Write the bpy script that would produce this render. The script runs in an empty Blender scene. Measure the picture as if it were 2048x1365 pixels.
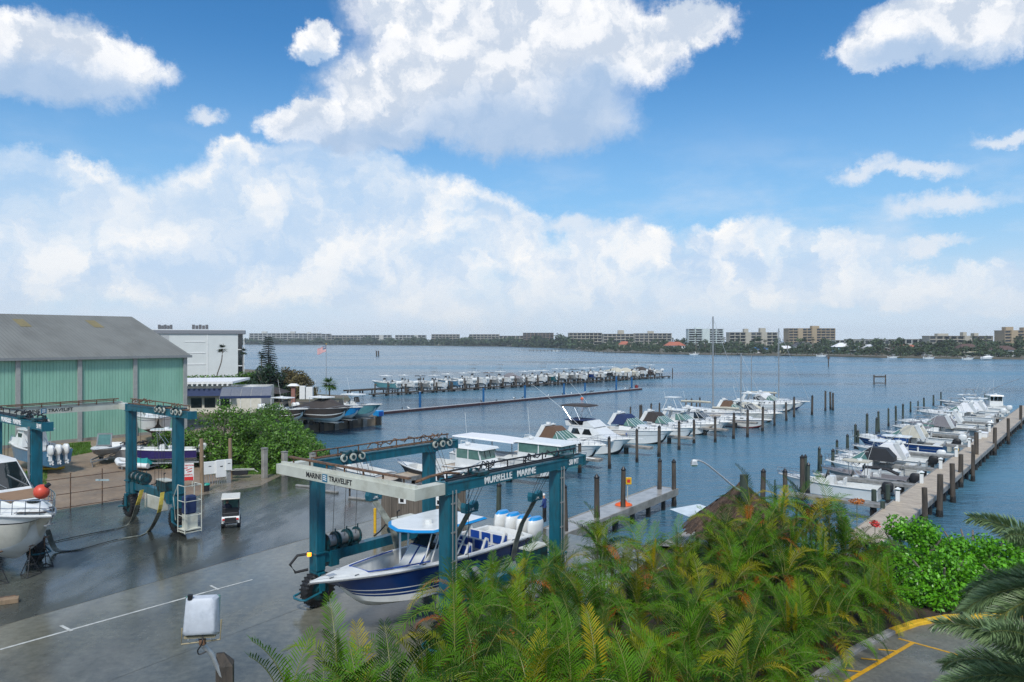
import bpy, math, random
import numpy as np
from mathutils import Vector, Matrix
R = math.radians
rng = random.Random(7)
scene = bpy.context.scene
COL = scene.collection

# ------------------------------------------------------------------ camera
F = 1500.0          # focal length in pixels of the 2048 px wide photograph
H = 11.5            # eye height above the yard
VH = 680.0          # row of the horizon
WATER = -1.3
cd = bpy.data.cameras.new("Camera"); cam = bpy.data.objects.new("Camera", cd); COL.objects.link(cam)
cam.location = (0, 0, H); cam.rotation_euler = (R(90), 0, 0)
cd.sensor_width = 36; cd.lens = 36 * F / 2048; cd.shift_y = (VH - 682.5) / 2048 * 1.0
cd.clip_start = 0.1; cd.clip_end = 20000
scene.camera = cam
scene.render.resolution_x = 1024; scene.render.resolution_y = 682
scene.view_settings.view_transform = 'Standard'; scene.view_settings.look = 'None'
scene.view_settings.exposure = 0.12; scene.view_settings.gamma = 1
scene.cycles.use_denoising = True; scene.cycles.denoising_prefilter = 'NONE'; scene.cycles.denoising_input_passes = 'RGB_ALBEDO_NORMAL'
scene.cycles.use_adaptive_sampling = False
scene.cycles.max_bounces = 6; scene.cycles.diffuse_bounces = 2; scene.cycles.glossy_bounces = 3
scene.cycles.transmission_bounces = 4; scene.cycles.transparent_max_bounces = 6; scene.cycles.volume_bounces = 0
scene.cycles.sample_clamp_indirect = 4

# ------------------------------------------------------------------ light
SUN_EL, SUN_AZ = 50, 186      # azimuth clockwise from +Y (the view direction)
sd = bpy.data.lights.new("Sun", 'SUN'); sd.energy = 2.9; sd.angle = R(9); sd.color = (1, .96, .9)
so = bpy.data.objects.new("Sun", sd); COL.objects.link(so)
so.location = (0, 0, 60)
sdir = Vector((math.sin(R(SUN_AZ)) * math.cos(R(SUN_EL)), math.cos(R(SUN_AZ)) * math.cos(R(SUN_EL)), math.sin(R(SUN_EL))))
so.rotation_euler = sdir.to_track_quat('Z', 'Y').to_euler()

def azel(u, v):
    a = math.atan((u - 1024) / F)
    return a, math.atan((VH - v) / math.hypot(F, u - 1024))

world = bpy.data.worlds.new("World"); scene.world = world; world.use_nodes = True
def make_sky():
    nt = world.node_tree; N = nt.nodes; Lk = nt.links; N.clear()
    def nd(t, **k):
        n = N.new(t)
        for a, b in k.items(): setattr(n, a, b)
        return n
    def mth(op, a, b=None, c=None, clamp=False):
        n = nd('ShaderNodeMath', operation=op); n.use_clamp = clamp
        for i, x in enumerate((a, b, c)):
            if x is None: continue
            if isinstance(x, (int, float)): n.inputs[i].default_value = x
            else: Lk.new(x, n.inputs[i])
        return n.outputs[0]
    def mr(x, a, b, c=0, d=1, smooth=True):
        n = nd('ShaderNodeMapRange'); n.interpolation_type = 'SMOOTHSTEP' if smooth else 'LINEAR'
        Lk.new(x, n.inputs[0])
        for i, q in enumerate((a, b, c, d)): n.inputs[i + 1].default_value = q
        return n.outputs[0]
    def mix(f, a, b):
        n = nd('ShaderNodeMix', data_type='RGBA')
        if isinstance(f, (int, float)): n.inputs[0].default_value = f
        else: Lk.new(f, n.inputs[0])
        for i, x in ((6, a), (7, b)):
            if isinstance(x, tuple): n.inputs[i].default_value = (*x, 1)
            else: Lk.new(x, n.inputs[i])
        return n.outputs[2]
    tc = nd('ShaderNodeTexCoord'); sp = nd('ShaderNodeSeparateXYZ'); Lk.new(tc.outputs['Generated'], sp.inputs[0])
    az = mth('ARCTAN2', sp.outputs[0], sp.outputs[1]); el = mth('ARCSINE', sp.outputs[2])
    cmb = nd('ShaderNodeCombineXYZ'); Lk.new(az, cmb.inputs[0]); Lk.new(el, cmb.inputs[1])
    P = cmb.outputs[0]
    def noise(vec, scale, detail, rough, off=(0, 0, 0), stretch=(1, 1, 1), color=False):
        m = nd('ShaderNodeMapping'); Lk.new(vec, m.inputs[0]); m.inputs['Location'].default_value = off; m.inputs['Scale'].default_value = stretch
        n = nd('ShaderNodeTexNoise'); Lk.new(m.outputs[0], n.inputs[0])
        n.inputs['Scale'].default_value = scale; n.inputs['Detail'].default_value = detail; n.inputs['Roughness'].default_value = rough
        return n.outputs[1 if color else 0]
    # billowy edges: the position is disturbed by noise before it is measured against the cloud outlines
    wob = noise(P, 7.5, 9, .68, color=True)
    va = nd('ShaderNodeVectorMath', operation='MULTIPLY_ADD'); Lk.new(wob, va.inputs[0]); va.inputs[1].default_value = (.15, .115, 0)
    sub = nd('ShaderNodeVectorMath', operation='SUBTRACT'); Lk.new(P, sub.inputs[0]); sub.inputs[1].default_value = (.075, .0575, 0)
    Lk.new(sub.outputs[0], va.inputs[2]); Q = va.outputs[0]
    def field(ells, Qv):
        acc = None
        for (u, v, ru, rv) in ells:
            a, e = azel(u, v)
            sx, sy = F / ru, F / rv
            n = nd('ShaderNodeVectorMath', operation='MULTIPLY_ADD'); Lk.new(Qv, n.inputs[0])
            n.inputs[1].default_value = (sx, sy, 0); n.inputs[2].default_value = (-a * sx, -e * sy, 0)
            l = nd('ShaderNodeVectorMath', operation='LENGTH'); Lk.new(n.outputs[0], l.inputs[0])
            acc = l.outputs['Value'] if acc is None else mth('SMOOTH_MIN', acc, l.outputs['Value'], .25)
        return acc
    big = [(1000, 20, 300, 110), (1010, 120, 270, 110), (1190, 80, 190, 90), (1330, 60, 140, 48), (880, 190, 250, 90), (1050, 220, 230, 90),
           (630, 240, 95, 42), (720, 250, 140, 55), (630, 72, 60, 42),
           (60, 110, 200, 75), (180, 110, 130, 45), (-60, 60, 140, 60),
           (1890, 40, 150, 65), (1760, 110, 80, 40), (2000, 20, 120, 60)]
    low = [(60, 385, 230, 62), (200, 430, 200, 62), (520, 335, 80, 52), (640, 370, 200, 80), (560, 440, 300, 100), (820, 420, 150, 75), (940, 440, 105, 65), (1000, 470, 100, 80),
           (100, 520, 420, 80), (700, 530, 400, 85), (1240, 500, 120, 45), (1470, 490, 110, 52), (1500, 540, 190, 60), (1690, 500, 70, 32), (1720, 560, 130, 45), (1880, 580, 140, 34), (1990, 600, 130, 45), (1120, 580, 420, 80)]
    small = [(1720, 352, 60, 20), (1830, 352, 80, 16), (1895, 415, 85, 20), (1870, 497, 65, 12), (420, 220, 35, 20), (2040, 258, 40, 14), (1150, 455, 60, 22)]
    r1 = field(big, Q); r2 = field(low, Q); r3 = field(small, Q)
    m1 = mr(r1, 1.13, .74); m2 = mth('MULTIPLY', mr(r2, 1.14, .74), mr(noise(Q, 4.2, 5, .6, stretch=(1, 1.5, 1)), .36, .50, .5, 1.0)); m3 = mr(r3, 1.35, .3)
    # brightness inside the clouds: puffs lit from above and the left, grey undersides
    puffA = noise(Q, 13, 5, .55); puffB = noise(Q, 13, 5, .55, off=(.018, -.022, 0))
    lit = mr(mth('SUBTRACT', puffA, puffB), -.11, .11)
    lowA = noise(Q, 6.5, 6, .6); lowB = noise(Q, 6.5, 6, .6, off=(.022, -.04, 0)); lit2 = mr(mth('SUBTRACT', lowA, lowB), -.14, .12)
    under = field([(1060, 280, 330, 80), (860, 285, 260, 45), (60, 165, 230, 42), (1850, 120, 130, 30), (1180, 190, 110, 60), (620, 110, 60, 20)], Q)
    und = mr(under, 1.45, .45)
    wisp = noise(P, 5, 5, .6, stretch=(1, 2.6, 1))
    grey2 = mth('MULTIPLY', mr(noise(Q, 5.5, 4, .55, stretch=(1, 1.9, 1)), .44, .66), mr(el, .02, .16))
    sky = nd('ShaderNodeTexSky', sky_type='NISHITA'); sky.sun_disc = False
    sky.sun_elevation = R(SUN_EL); sky.sun_rotation = R(SUN_AZ); sky.air_density = 1.0; sky.dust_density = .6; sky.ozone_density = 2.5
    sc = nd('ShaderNodeVectorMath', operation='MULTIPLY'); Lk.new(sky.outputs[0], sc.inputs[0]); sc.inputs[1].default_value = SKYMUL
    base = mix(mr(el, .40, .0, 0, .9), sc.outputs[0], (3.6, 5.9, 8.3))
    base = mix(mr(el, .16, .0, 0, .9), base, (6.4, 7.4, 8.5))
    white = (9.6, 9.6, 9.7); grey = (5.6, 6.4, 7.6); dark = (3.5, 5.0, 7.2)
    c1 = mix(mth('MULTIPLY', lit, mr(r1, .0, .95, .72, 1)), grey, white); c1 = mix(mth('MULTIPLY', und, .85), c1, dark)
    c2 = mix(mth('MULTIPLY', mth('ADD', mth('MULTIPLY', lit, .35), mth('MULTIPLY', lit2, .75), clamp=True), mr(r2, .5, 1.0, .72, 1)), (5.0, 6.5, 8.4), (10.0, 9.7, 9.3)); c2 = mix(mth('MULTIPLY', grey2, .45), c2, (5.2, 6.6, 8.3))
    c2 = mix(mr(el, .11, .0, 0, .85), c2, (6.4, 7.2, 8.1))
    hor = mix(mth('MULTIPLY', mr(wisp, .42, .7), mr(el, .30, .06, 0, .7)), base, (6.6, 7.4, 8.5))
    s = mix(m2, hor, c2); s = mix(mth('MULTIPLY', m3, .8), s, (7.6, 8.0, 8.6)); s = mix(m1, s, c1)
    # behind and beside the view: broken cloud of the same kind
    back = mix(mr(noise(tc.outputs['Generated'], 2.6, 6, .6), .5, .62), base, (7.4, 7.8, 8.4))
    s = mix(mr(mth('ABSOLUTE', az), .72, .95), s, back)
    s = mix(mr(el, .55, .75), s, mix(mr(noise(tc.outputs['Generated'], 3, 5, .6), .45, .6), sc.outputs[0], (6.8, 7.2, 8.0)))
    bg = nd('ShaderNodeBackground'); Lk.new(s, bg.inputs[0]); bg.inputs[1].default_value = .1
    out = nd('ShaderNodeOutputWorld'); Lk.new(bg.outputs[0], out.inputs[0])
SKYMUL = (.42, .96, 1.30)
make_sky()

# ------------------------------------------------------------------ placing helpers
def D(v, z=0.0): return (H - z) * F / (v - VH)
def G(u, v, z=0.0):
    d = D(v, z); return Vector(((u - 1024) / F * d, d, z))
def PT(u, v, d): return Vector(((u - 1024) / F * d, d, H - (v - VH) * d / F))
E1 = Vector((.643, .766, 0)); E2 = Vector((-.766, .643, 0))
K1 = Vector((.623, .782, 0)); K2 = Vector((-.782, .623, 0))
def ang(v): return math.atan2(v.y, v.x)
ORD = 'first second third fourth fifth sixth seventh eighth ninth tenth eleventh twelfth thirteenth fourteenth fifteenth sixteenth seventeenth eighteenth nineteenth twentieth'.split()
ORD += ['twenty-' + w for w in ORD[:9]] + ['thirtieth'] + ['thirty-' + w for w in ORD[:9]]

# ------------------------------------------------------------------ mesh helpers
class MB:
    def __init__(s): s.v = []; s.f = []; s.m = []
    def add(s, vs, fs, mi=0):
        o = len(s.v); s.v += [tuple(p) for p in vs]
        for f in fs: s.f.append([i + o for i in f]); s.m.append(mi)
        return s
    def box(s, x0, x1, y0, y1, z0, z1, mi=0):
        return s.add([(x0, y0, z0), (x1, y0, z0), (x1, y1, z0), (x0, y1, z0), (x0, y0, z1), (x1, y0, z1), (x1, y1, z1), (x0, y1, z1)],
                     [(0, 3, 2, 1), (4, 5, 6, 7), (0, 1, 5, 4), (1, 2, 6, 5), (2, 3, 7, 6), (3, 0, 4, 7)], mi)
    def cbox(s, x0, x1, y0, y1, z0, z1, c=.03, mi=0):      # chamfered box
        xs = [(x0, x1, y0 + c, y1 - c), (x0 + c, x1 - c, y0, y1)]
        ring = lambda k: [(x0 + c + k, y0 + k), (x1 - c - k, y0 + k), (x1 - k, y0 + c + k), (x1 - k, y1 - c - k), (x1 - c - k, y1 - k), (x0 + c + k, y1 - k), (x0 + k, y1 - c - k), (x0 + k, y0 + c + k)]
        return s.loft([[(x, y, z) for x, y in ring(k)] for z, k in ((z0, c * .6), (z0 + c, 0), (z1 - c, 0), (z1, c * .6))], mi=mi)
    def loft(s, rings, closed=True, cap=True, mi=0):
        n = len(rings[0]); vs = [p for r in rings for p in r]; fs = []
        for i in range(len(rings) - 1):
            for j in range(n if closed else n - 1):
                a = i * n + j; b = i * n + (j + 1) % n
                fs.append((a, b, b + n, a + n))
        if cap and closed:
            fs.append(tuple(range(n))[::-1]); fs.append(tuple((len(rings) - 1) * n + j for j in range(n)))
        return s.add(vs, fs, mi)
    def tube(s, pts, r, n=6, r1=None, mi=0):
        pts = [Vector(p) for p in pts]; rings = []
        for i, p in enumerate(pts):
            t = (pts[min(i + 1, len(pts) - 1)] - pts[max(i - 1, 0)])
            if t.length < 1e-9: t = Vector((0, 0, 1))
            t.normalize()
            a = t.cross(Vector((0, 0, 1)))
            if a.length < .05: a = t.cross(Vector((1, 0, 0)))
            a.normalize(); b = t.cross(a)
            rr = r if r1 is None else r + (r1 - r) * i / max(1, len(pts) - 1)
            rings.append([p + a * math.cos(q * 2 * math.pi / n) * rr + b * math.sin(q * 2 * math.pi / n) * rr for q in range(n)])
        return s.loft(rings, mi=mi)
    def bar(s, p0, p1, w, h, mi=0):                        # rectangular bar between two points
        p0, p1 = Vector(p0), Vector(p1); t = (p1 - p0).normalized()
        a = t.cross(Vector((0, 0, 1)))
        if a.length < .05: a = Vector((0, 1, 0)) if abs(t.y) < .5 else Vector((1, 0, 0))
        a.normalize(); b = a.cross(t)
        q = [(-1, -1), (1, -1), (1, 1), (-1, 1)]
        return s.loft([[p + a * x * w / 2 + b * y * h / 2 for x, y in q] for p in (p0, p1)], mi=mi)
    def belt(s, pts, wdir, w, th=.02, mi=0):
        wdir = Vector(wdir).normalized(); rings = []
        pts = [Vector(p) for p in pts]
        for i, p in enumerate(pts):
            t = (pts[min(i + 1, len(pts) - 1)] - pts[max(i - 1, 0)]).normalized(); nn = t.cross(wdir).normalized()
            rings.append([p + wdir * w / 2 + nn * th / 2, p - wdir * w / 2 + nn * th / 2, p - wdir * w / 2 - nn * th / 2, p + wdir * w / 2 - nn * th / 2])
        return s.loft(rings, mi=mi)
    def house(s, pts, w0, w1, mi=0, y=0):                  # side outline (x,z), half width from w0 at the bottom to w1 at the top
        zs = [p[1] for p in pts]; za, zb = min(zs), max(zs)
        w = lambda z: w0 + (w1 - w0) * ((z - za) / (zb - za) if zb > za else 0)
        n = len(pts)
        vs = [(x, y - w(z), z) for x, z in pts] + [(x, y + w(z), z) for x, z in pts]
        fs = [tuple(range(n)), tuple(range(2 * n - 1, n - 1, -1))] + [(i, i + n, (i + 1) % n + n, (i + 1) % n) for i in range(n)]
        return s.add(vs, fs, mi)
    def prism(s, pts, z0, z1, mi=0):
        n = len(pts)
        return s.add([(x, y, z0) for x, y in pts] + [(x, y, z1) for x, y in pts],
                     [tuple(range(n))[::-1], tuple(range(n, 2 * n))] + [(i, (i + 1) % n, (i + 1) % n + n, i + n) for i in range(n)], mi)
    def wheel(s, c, axis, r, w, n=18, mi=0, rin=None):
        c = Vector(c); ax = Vector(axis).normalized(); a = ax.cross(Vector((0, 0, 1)))
        if a.length < .1: a = Vector((1, 0, 0))
        a.normalize(); b = ax.cross(a)
        prof = [(-.5, .62), (-.5, .9), (-.34, 1.0), (.34, 1.0), (.5, .9), (.5, .62)] if rin else [(-.5, 1), (.5, 1)]
        rings = []
        for k in range(n):
            q = k * 2 * math.pi / n; e = a * math.cos(q) + b * math.sin(q)
            rings.append([c + ax * w * p + e * r * f for p, f in prof])
        rings.append(rings[0])
        if rin: return s.loft(rings, closed=True, cap=False, mi=mi)
        for k in range(n): pass
        m = [[r_[0] for r_ in rings[:-1]], [r_[1] for r_ in rings[:-1]]]
        return s.loft(m, mi=mi)
    def build(s, name, mats, parent=None, smooth=False, mat_=None):
        me = bpy.data.meshes.new(name); me.from_pydata(s.v, [], s.f)
        if not isinstance(mats, (list, tuple)): mats = [mats]
        for m in mats: me.materials.append(m)
        if len(mats) > 1: me.polygons.foreach_set('material_index', s.m)
        if smooth:
            me.polygons.foreach_set('use_smooth', [True] * len(s.f))
            try: me.set_sharp_from_angle(angle=R(38))
            except Exception: pass
        me.update(); o = bpy.data.objects.new(name, me); COL.objects.link(o)
        if parent: o.parent = parent
        return o

def tag(o, label=None, cat=None, group=None, kind=None):
    if label:
        if not 4 <= len(label.split()) <= 16: print('BADLABEL', len(label.split()), label)
        o['label'] = label
    if cat: o['category'] = cat
    if group: o['group'] = group
    if kind: o['kind'] = kind
    return o
def thing(name, label, cat, loc=(0, 0, 0), rz=0, group=None):
    o = bpy.data.objects.new(name, None); COL.objects.link(o); o.empty_display_size = .2
    o.location = loc; o.rotation_euler = (0, 0, rz)
    return tag(o, label, cat, group)
def meshcopy(src, parent, loc=(0, 0, 0), rot=(0, 0, 0), scale=(1, 1, 1), name=None):
    o = src.copy(); COL.objects.link(o); o.parent = parent; o.location = loc; o.rotation_euler = rot; o.scale = scale
    return o

def quick_mesh(name, verts, faces, mat, parent=None, smooth=False):
    """numpy arrays: verts (n,3), faces (m,k) all of one size"""
    me = bpy.data.meshes.new(name); n, (m, k) = len(verts), faces.shape
    me.vertices.add(n); me.vertices.foreach_set('co', verts.astype(np.float32).ravel())
    me.loops.add(m * k); me.loops.foreach_set('vertex_index', faces.astype(np.int32).ravel())
    me.polygons.add(m); me.polygons.foreach_set('loop_start', np.arange(0, m * k, k, dtype=np.int32))
    me.polygons.foreach_set('loop_total', np.full(m, k, dtype=np.int32))
    me.materials.append(mat); me.update(calc_edges=True); me.validate()
    o = bpy.data.objects.new(name, me); COL.objects.link(o)
    if parent: o.parent = parent
    return o

# ------------------------------------------------------------------ materials
def mat(name, col, rough=.5, metal=0, var=.12, vs=3.0, bump=0, bs=20, col2=None, c2s=.6, c2lo=.45, c2hi=.65, coat=0, isl=0, obr=0, trans=0, emit=None, spec=.5, stretch=None):
    m = bpy.data.materials.new(name); m.use_nodes = True; nt = m.node_tree; N = nt.nodes; Lk = nt.links
    b = N['Principled BSDF']
    b.inputs['Roughness'].default_value = rough; b.inputs['Metallic'].default_value = metal
    b.inputs['Coat Weight'].default_value = coat; b.inputs['Specular IOR Level'].default_value = spec
    tc = N.new('ShaderNodeTexCoord'); vec = tc.outputs['Object']
    if stretch:
        mp = N.new('ShaderNodeMapping'); mp.inputs['Scale'].default_value = stretch; Lk.new(vec, mp.inputs[0]); vec = mp.outputs[0]
    cur = N.new('ShaderNodeRGB'); cur.outputs[0].default_value = (*col, 1); cur = cur.outputs[0]
    if col2:
        n = N.new('ShaderNodeTexNoise'); n.inputs['Scale'].default_value = c2s; n.inputs['Detail'].default_value = 6; n.inputs['Roughness'].default_value = .62; Lk.new(vec, n.inputs[0])
        r = N.new('ShaderNodeMapRange'); r.inputs[1].default_value = c2lo; r.inputs[2].default_value = c2hi; Lk.new(n.outputs[0], r.inputs[0])
        x = N.new('ShaderNodeMix'); x.data_type = 'RGBA'; Lk.new(r.outputs[0], x.inputs[0]); Lk.new(cur, x.inputs[6]); x.inputs[7].default_value = (*col2, 1); cur = x.outputs[2]
    if var:
        n = N.new('ShaderNodeTexNoise'); n.inputs['Scale'].default_value = vs; n.inputs['Detail'].default_value = 5; Lk.new(vec, n.inputs[0])
        r = N.new('ShaderNodeMapRange'); r.inputs[1].default_value = .25; r.inputs[2].default_value = .75; r.inputs[3].default_value = 1 - var; r.inputs[4].default_value = 1 + var; Lk.new(n.outputs[0], r.inputs[0])
        val = r.outputs[0]
        if isl:
            g = N.new('ShaderNodeNewGeometry'); r2 = N.new('ShaderNodeMapRange'); r2.inputs[3].default_value = 1 - isl; r2.inputs[4].default_value = 1 + isl
            Lk.new(g.outputs['Random Per Island'], r2.inputs[0]); mm = N.new('ShaderNodeMath'); mm.operation = 'MULTIPLY'; Lk.new(val, mm.inputs[0]); Lk.new(r2.outputs[0], mm.inputs[1]); val = mm.outputs[0]
        if obr:
            g = N.new('ShaderNodeObjectInfo'); r2 = N.new('ShaderNodeMapRange'); r2.inputs[3].default_value = 1 - obr; r2.inputs[4].default_value = 1 + obr
            Lk.new(g.outputs['Random'], r2.inputs[0]); mm = N.new('ShaderNodeMath'); mm.operation = 'MULTIPLY'; Lk.new(val, mm.inputs[0]); Lk.new(r2.outputs[0], mm.inputs[1]); val = mm.outputs[0]
        x = N.new('ShaderNodeVectorMath'); x.operation = 'SCALE'; Lk.new(cur, x.inputs[0]); Lk.new(val, x.inputs['Scale']); cur = x.outputs[0]
    Lk.new(cur, b.inputs['Base Color'])
    if bump:
        n = N.new('ShaderNodeTexNoise'); n.inputs['Scale'].default_value = bs; n.inputs['Detail'].default_value = 4; Lk.new(vec, n.inputs[0])
        bp = N.new('ShaderNodeBump'); bp.inputs['Strength'].default_value = 1; bp.inputs['Distance'].default_value = bump; Lk.new(n.outputs[0], bp.inputs['Height']); Lk.new(bp.outputs[0], b.inputs['Normal'])
    if emit:
        b.inputs['Emission Color'].default_value = (*emit[:3], 1); b.inputs['Emission Strength'].default_value = emit[3]
    if trans:   # thin translucent leaf
        tr = N.new('ShaderNodeBsdfTranslucent'); Lk.new(cur, tr.inputs[0]); ms = N.new('ShaderNodeMixShader'); ms.inputs[0].default_value = trans
        out = N['Material Output']; Lk.new(b.outputs[0], ms.inputs[1]); Lk.new(tr.outputs[0], ms.inputs[2]); Lk.new(ms.outputs[0], out.inputs[0])
    return m

M = {}
M['white'] = mat('white_gelcoat', (.74, .75, .73), .3, var=.06, vs=1.5, coat=.3, col2=(.56, .57, .54), c2s=1.3, c2lo=.55, c2hi=.85)
M['cream'] = mat('cream_gelcoat', (.68, .65, .56), .35, var=.08, coat=.2, col2=(.52, .49, .4), c2s=1.2, c2lo=.5, c2hi=.85)
M['deck'] = mat('boat_deck', (.66, .67, .65), .45, var=.08, vs=3, col2=(.5, .5, .47), c2s=2, c2lo=.5, c2hi=.9)
M['greydeck'] = mat('grey_deck', (.42, .43, .43), .5)
M['navy'] = mat('navy_gelcoat', (.004, .034, .15), .12, var=.1, coat=.6)
M['royal'] = mat('royal_blue_vinyl', (.01, .06, .30), .3)
M['skyblue'] = mat('bright_blue_paint', (.01, .25, .58), .3, var=.05)
M['teal'] = mat('teal_steel_paint', (.005, .105, .15), .38, var=.2, vs=2.2, col2=(.012, .058, .07), c2s=2.4, c2lo=.5, c2hi=.72, stretch=(2, 2, .5), coat=.1, bump=.001, bs=6)
M['tealdark'] = mat('dark_teal_steel', (.004, .06, .075), .45, var=.25, col2=(.02, .018, .014), c2s=4)
M['lwhite'] = mat('lift_white_paint', (.52, .53, .46), .45, var=.12, vs=1.5, col2=(.33, .32, .25), c2s=1.8, c2lo=.5, c2hi=.85)
M['rust'] = mat('rusty_brown_steel', (.16, .085, .045), .75, var=.3, vs=9, col2=(.06, .045, .035), c2s=5)
M['black'] = mat('black_rubber', (.012, .012, .013), .55, var=.25, vs=6, bump=.004, bs=12)
M['blackg'] = mat('black_canvas', (.018, .019, .022), .6)
M['steel'] = mat('stainless_steel', (.6, .61, .62), .22, 1.0, var=.1)
M['galv'] = mat('galvanised_steel', (.42, .44, .45), .45, .6, var=.18, vs=8)
M['glass'] = mat('dark_tinted_glass', (.012, .018, .02), .06, var=.2, spec=.8)
M['gglass'] = mat('green_tinted_glass', (.09, .19, .16), .08, var=.2, spec=.7)
M['brown'] = mat('brown_canvas', (.13, .075, .045), .8, var=.15)
M['darkbrown'] = mat('dark_brown_cover', (.045, .036, .032), .7, var=.15)
M['tan'] = mat('tan_pad', (.27, .17, .10), .7, var=.1)
M['blue_canvas'] = mat('blue_canvas', (.012, .03, .10), .75)
M['grey_canvas'] = mat('grey_canvas', (.20, .19, .20), .8)
M['beige_canvas'] = mat('beige_canvas', (.50, .47, .38), .8)
M['whitecanvas'] = mat('white_canvas', (.75, .75, .75), .7, var=.05)
M['red'] = mat('red_antifouling', (.18, .012, .01), .6)
M['orange'] = mat('orange_plastic', (.75, .11, .015), .45, var=.08)
M['redball'] = mat('salmon_red_vinyl', (.62, .075, .04), .4, var=.08)
M['yellow'] = mat('yellow_paint', (.68, .40, .02), .5, var=.15, vs=6)
M['lblue'] = mat('steel_blue_gelcoat', (.07, .20, .32), .25, coat=.4)
M['hteal'] = mat('pale_teal_gelcoat', (.10, .27, .29), .25, coat=.4)
M['hgrey'] = mat('grey_gelcoat', (.22, .23, .23), .3, coat=.3)
M['alu'] = mat('dull_aluminium', (.33, .34, .34), .45, .5, var=.2, vs=4)
M['wood'] = mat('weathered_piling_wood', (.085, .068, .052), .8, var=.35, vs=3, bump=.02, bs=7, col2=(.028, .024, .02), c2s=1.5, stretch=(3, 3, .6))
M['woodgreen'] = mat('green_treated_piling_wood', (.055, .075, .055), .75, var=.35, vs=3, bump=.02, bs=7, col2=(.02, .026, .024), c2s=1.5, stretch=(3, 3, .6))
M['woodtan'] = mat('tan_new_piling_wood', (.26, .18, .11), .75, var=.25, vs=3, bump=.01, bs=7, stretch=(3, 3, .5))
M['barnacle'] = mat('wet_barnacled_wood', (.018, .016, .013), .4, var=.4, vs=9, bump=.03, bs=14)
M['cap'] = mat('black_piling_cap', (.01, .011, .013), .4)
M['concrete'] = mat('concrete', (.30, .285, .25), .6, var=.18, vs=1.2, bump=.004, bs=20, col2=(.17, .155, .13), c2s=.8)
M['kerbc'] = mat('kerb_concrete', (.27, .265, .25), .7, var=.2, vs=4, bump=.004, bs=30, col2=(.15, .15, .14), c2s=1.5)
M['stucco'] = mat('white_stucco', (.72, .72, .70), .8, var=.06)
M['shingle'] = mat('grey_shingle', (.11, .11, .115), .8, var=.2)
M['jack'] = mat('blue_denim_jacket', (.008, .03, .14), .8)
M['skin'] = mat('skin', (.42, .23, .15), .55)
M['hair'] = mat('dark_hair', (.02, .014, .01), .7)
M['bark'] = mat('grey_bark', (.16, .14, .115), .85, var=.3, vs=8, bump=.02, bs=10)
M['palmbark'] = mat('palm_stem', (.16, .17, .08), .7, var=.3, vs=8, bump=.01, bs=20, col2=(.09, .07, .045), c2s=3)
M['letter_black'] = mat('black_lettering', (.01, .01, .012), .5, var=0)
M['letter_white'] = mat('white_lettering', (.78, .78, .76), .5, var=.04)
M['letter_red'] = mat('red_lettering', (.6, .03, .03), .5, var=.04)
M['logo'] = mat('logo_blue', (.02, .15, .25), .4, var=0)
M['sling'] = mat('grey_web_sling', (.20, .215, .18), .8, var=.3, vs=5, col2=(.09, .095, .08), c2s=2)
M['slingy'] = mat('yellow_web_sling', (.42, .33, .05), .8, var=.3, vs=5)
M['slingd'] = mat('wet_dark_sling', (.035, .03, .026), .5, var=.3, vs=5, col2=(.13, .03, .015), c2s=.8, c2lo=.6, c2hi=.7)

def tex_lines(m, axis, period, depth, dark=None):
    """adds ribs or plank joints (object coordinates) to a material's bump"""
    nt = m.node_tree; N = nt.nodes; Lk = nt.links; b = N['Principled BSDF']
    tc = N.new('ShaderNodeTexCoord'); sp = N.new('ShaderNodeSeparateXYZ'); Lk.new(tc.outputs['Object'], sp.inputs[0])
    a = N.new('ShaderNodeMath'); a.operation = 'PINGPONG'; Lk.new(sp.outputs[axis], a.inputs[0]); a.inputs[1].default_value = period / 2
    r = N.new('ShaderNodeMapRange'); Lk.new(a.outputs[0], r.inputs[0]); r.inputs[1].default_value = 0; r.inputs[2].default_value = period * (.16 if dark is None else .09)
    bp = N.new('ShaderNodeBump'); bp.inputs['Distance'].default_value = depth; Lk.new(r.outputs[0], bp.inputs['Height'])
    old = b.inputs['Normal'].links
    if old: Lk.new(old[0].from_socket, bp.inputs['Normal'])
    Lk.new(bp.outputs[0], b.inputs['Normal'])
    if dark is not None:
        src = b.inputs['Base Color'].links[0].from_socket
        r2 = N.new('ShaderNodeMapRange'); Lk.new(r.outputs[0], r2.inputs[0]); r2.inputs[3].default_value = dark
        x = N.new('ShaderNodeVectorMath'); x.operation = 'SCALE'; Lk.new(src, x.inputs[0]); Lk.new(r2.outputs[0], x.inputs['Scale']); Lk.new(x.outputs[0], b.inputs['Base Color'])
    return m
M['dockwood'] = tex_lines(mat('weathered_dock_boards', (.50, .41, .30), .5, var=.2, vs=2.5, col2=(.36, .28, .20), c2s=1.2, stretch=(2, .6, 1)), 0, .2, .006, .45)
M['fencewood'] = tex_lines(mat('grey_fence_boards', (.15, .125, .10), .8, var=.2, vs=1.5, stretch=(4, 4, .4), col2=(.09, .075, .06)), 0, .16, .01, .3)
M['greenmetal'] = tex_lines(mat('mint_green_metal_siding', (.25, .48, .36), .5, var=.06, vs=.6, col2=(.20, .41, .30), c2s=.5, stretch=(1, 1, .3)), 0, .33, .03, .82)
M['roofmetal'] = tex_lines(mat('grey_metal_roofing', (.205, .205, .18), .6, var=.08, vs=.5, col2=(.17, .168, .145), c2s=.35, stretch=(1, .3, 1)), 0, .42, .04, .62)
M['skylight'] = mat('yellowed_skylight', (.22, .18, .08), .6, var=.2)
M['thatch'] = mat('palm_thatch', (.13, .08, .05), .9, var=.4, vs=6, col2=(.05, .032, .022), c2s=3, bump=.05, bs=12, stretch=(5, 5, .8), isl=.35)

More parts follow.
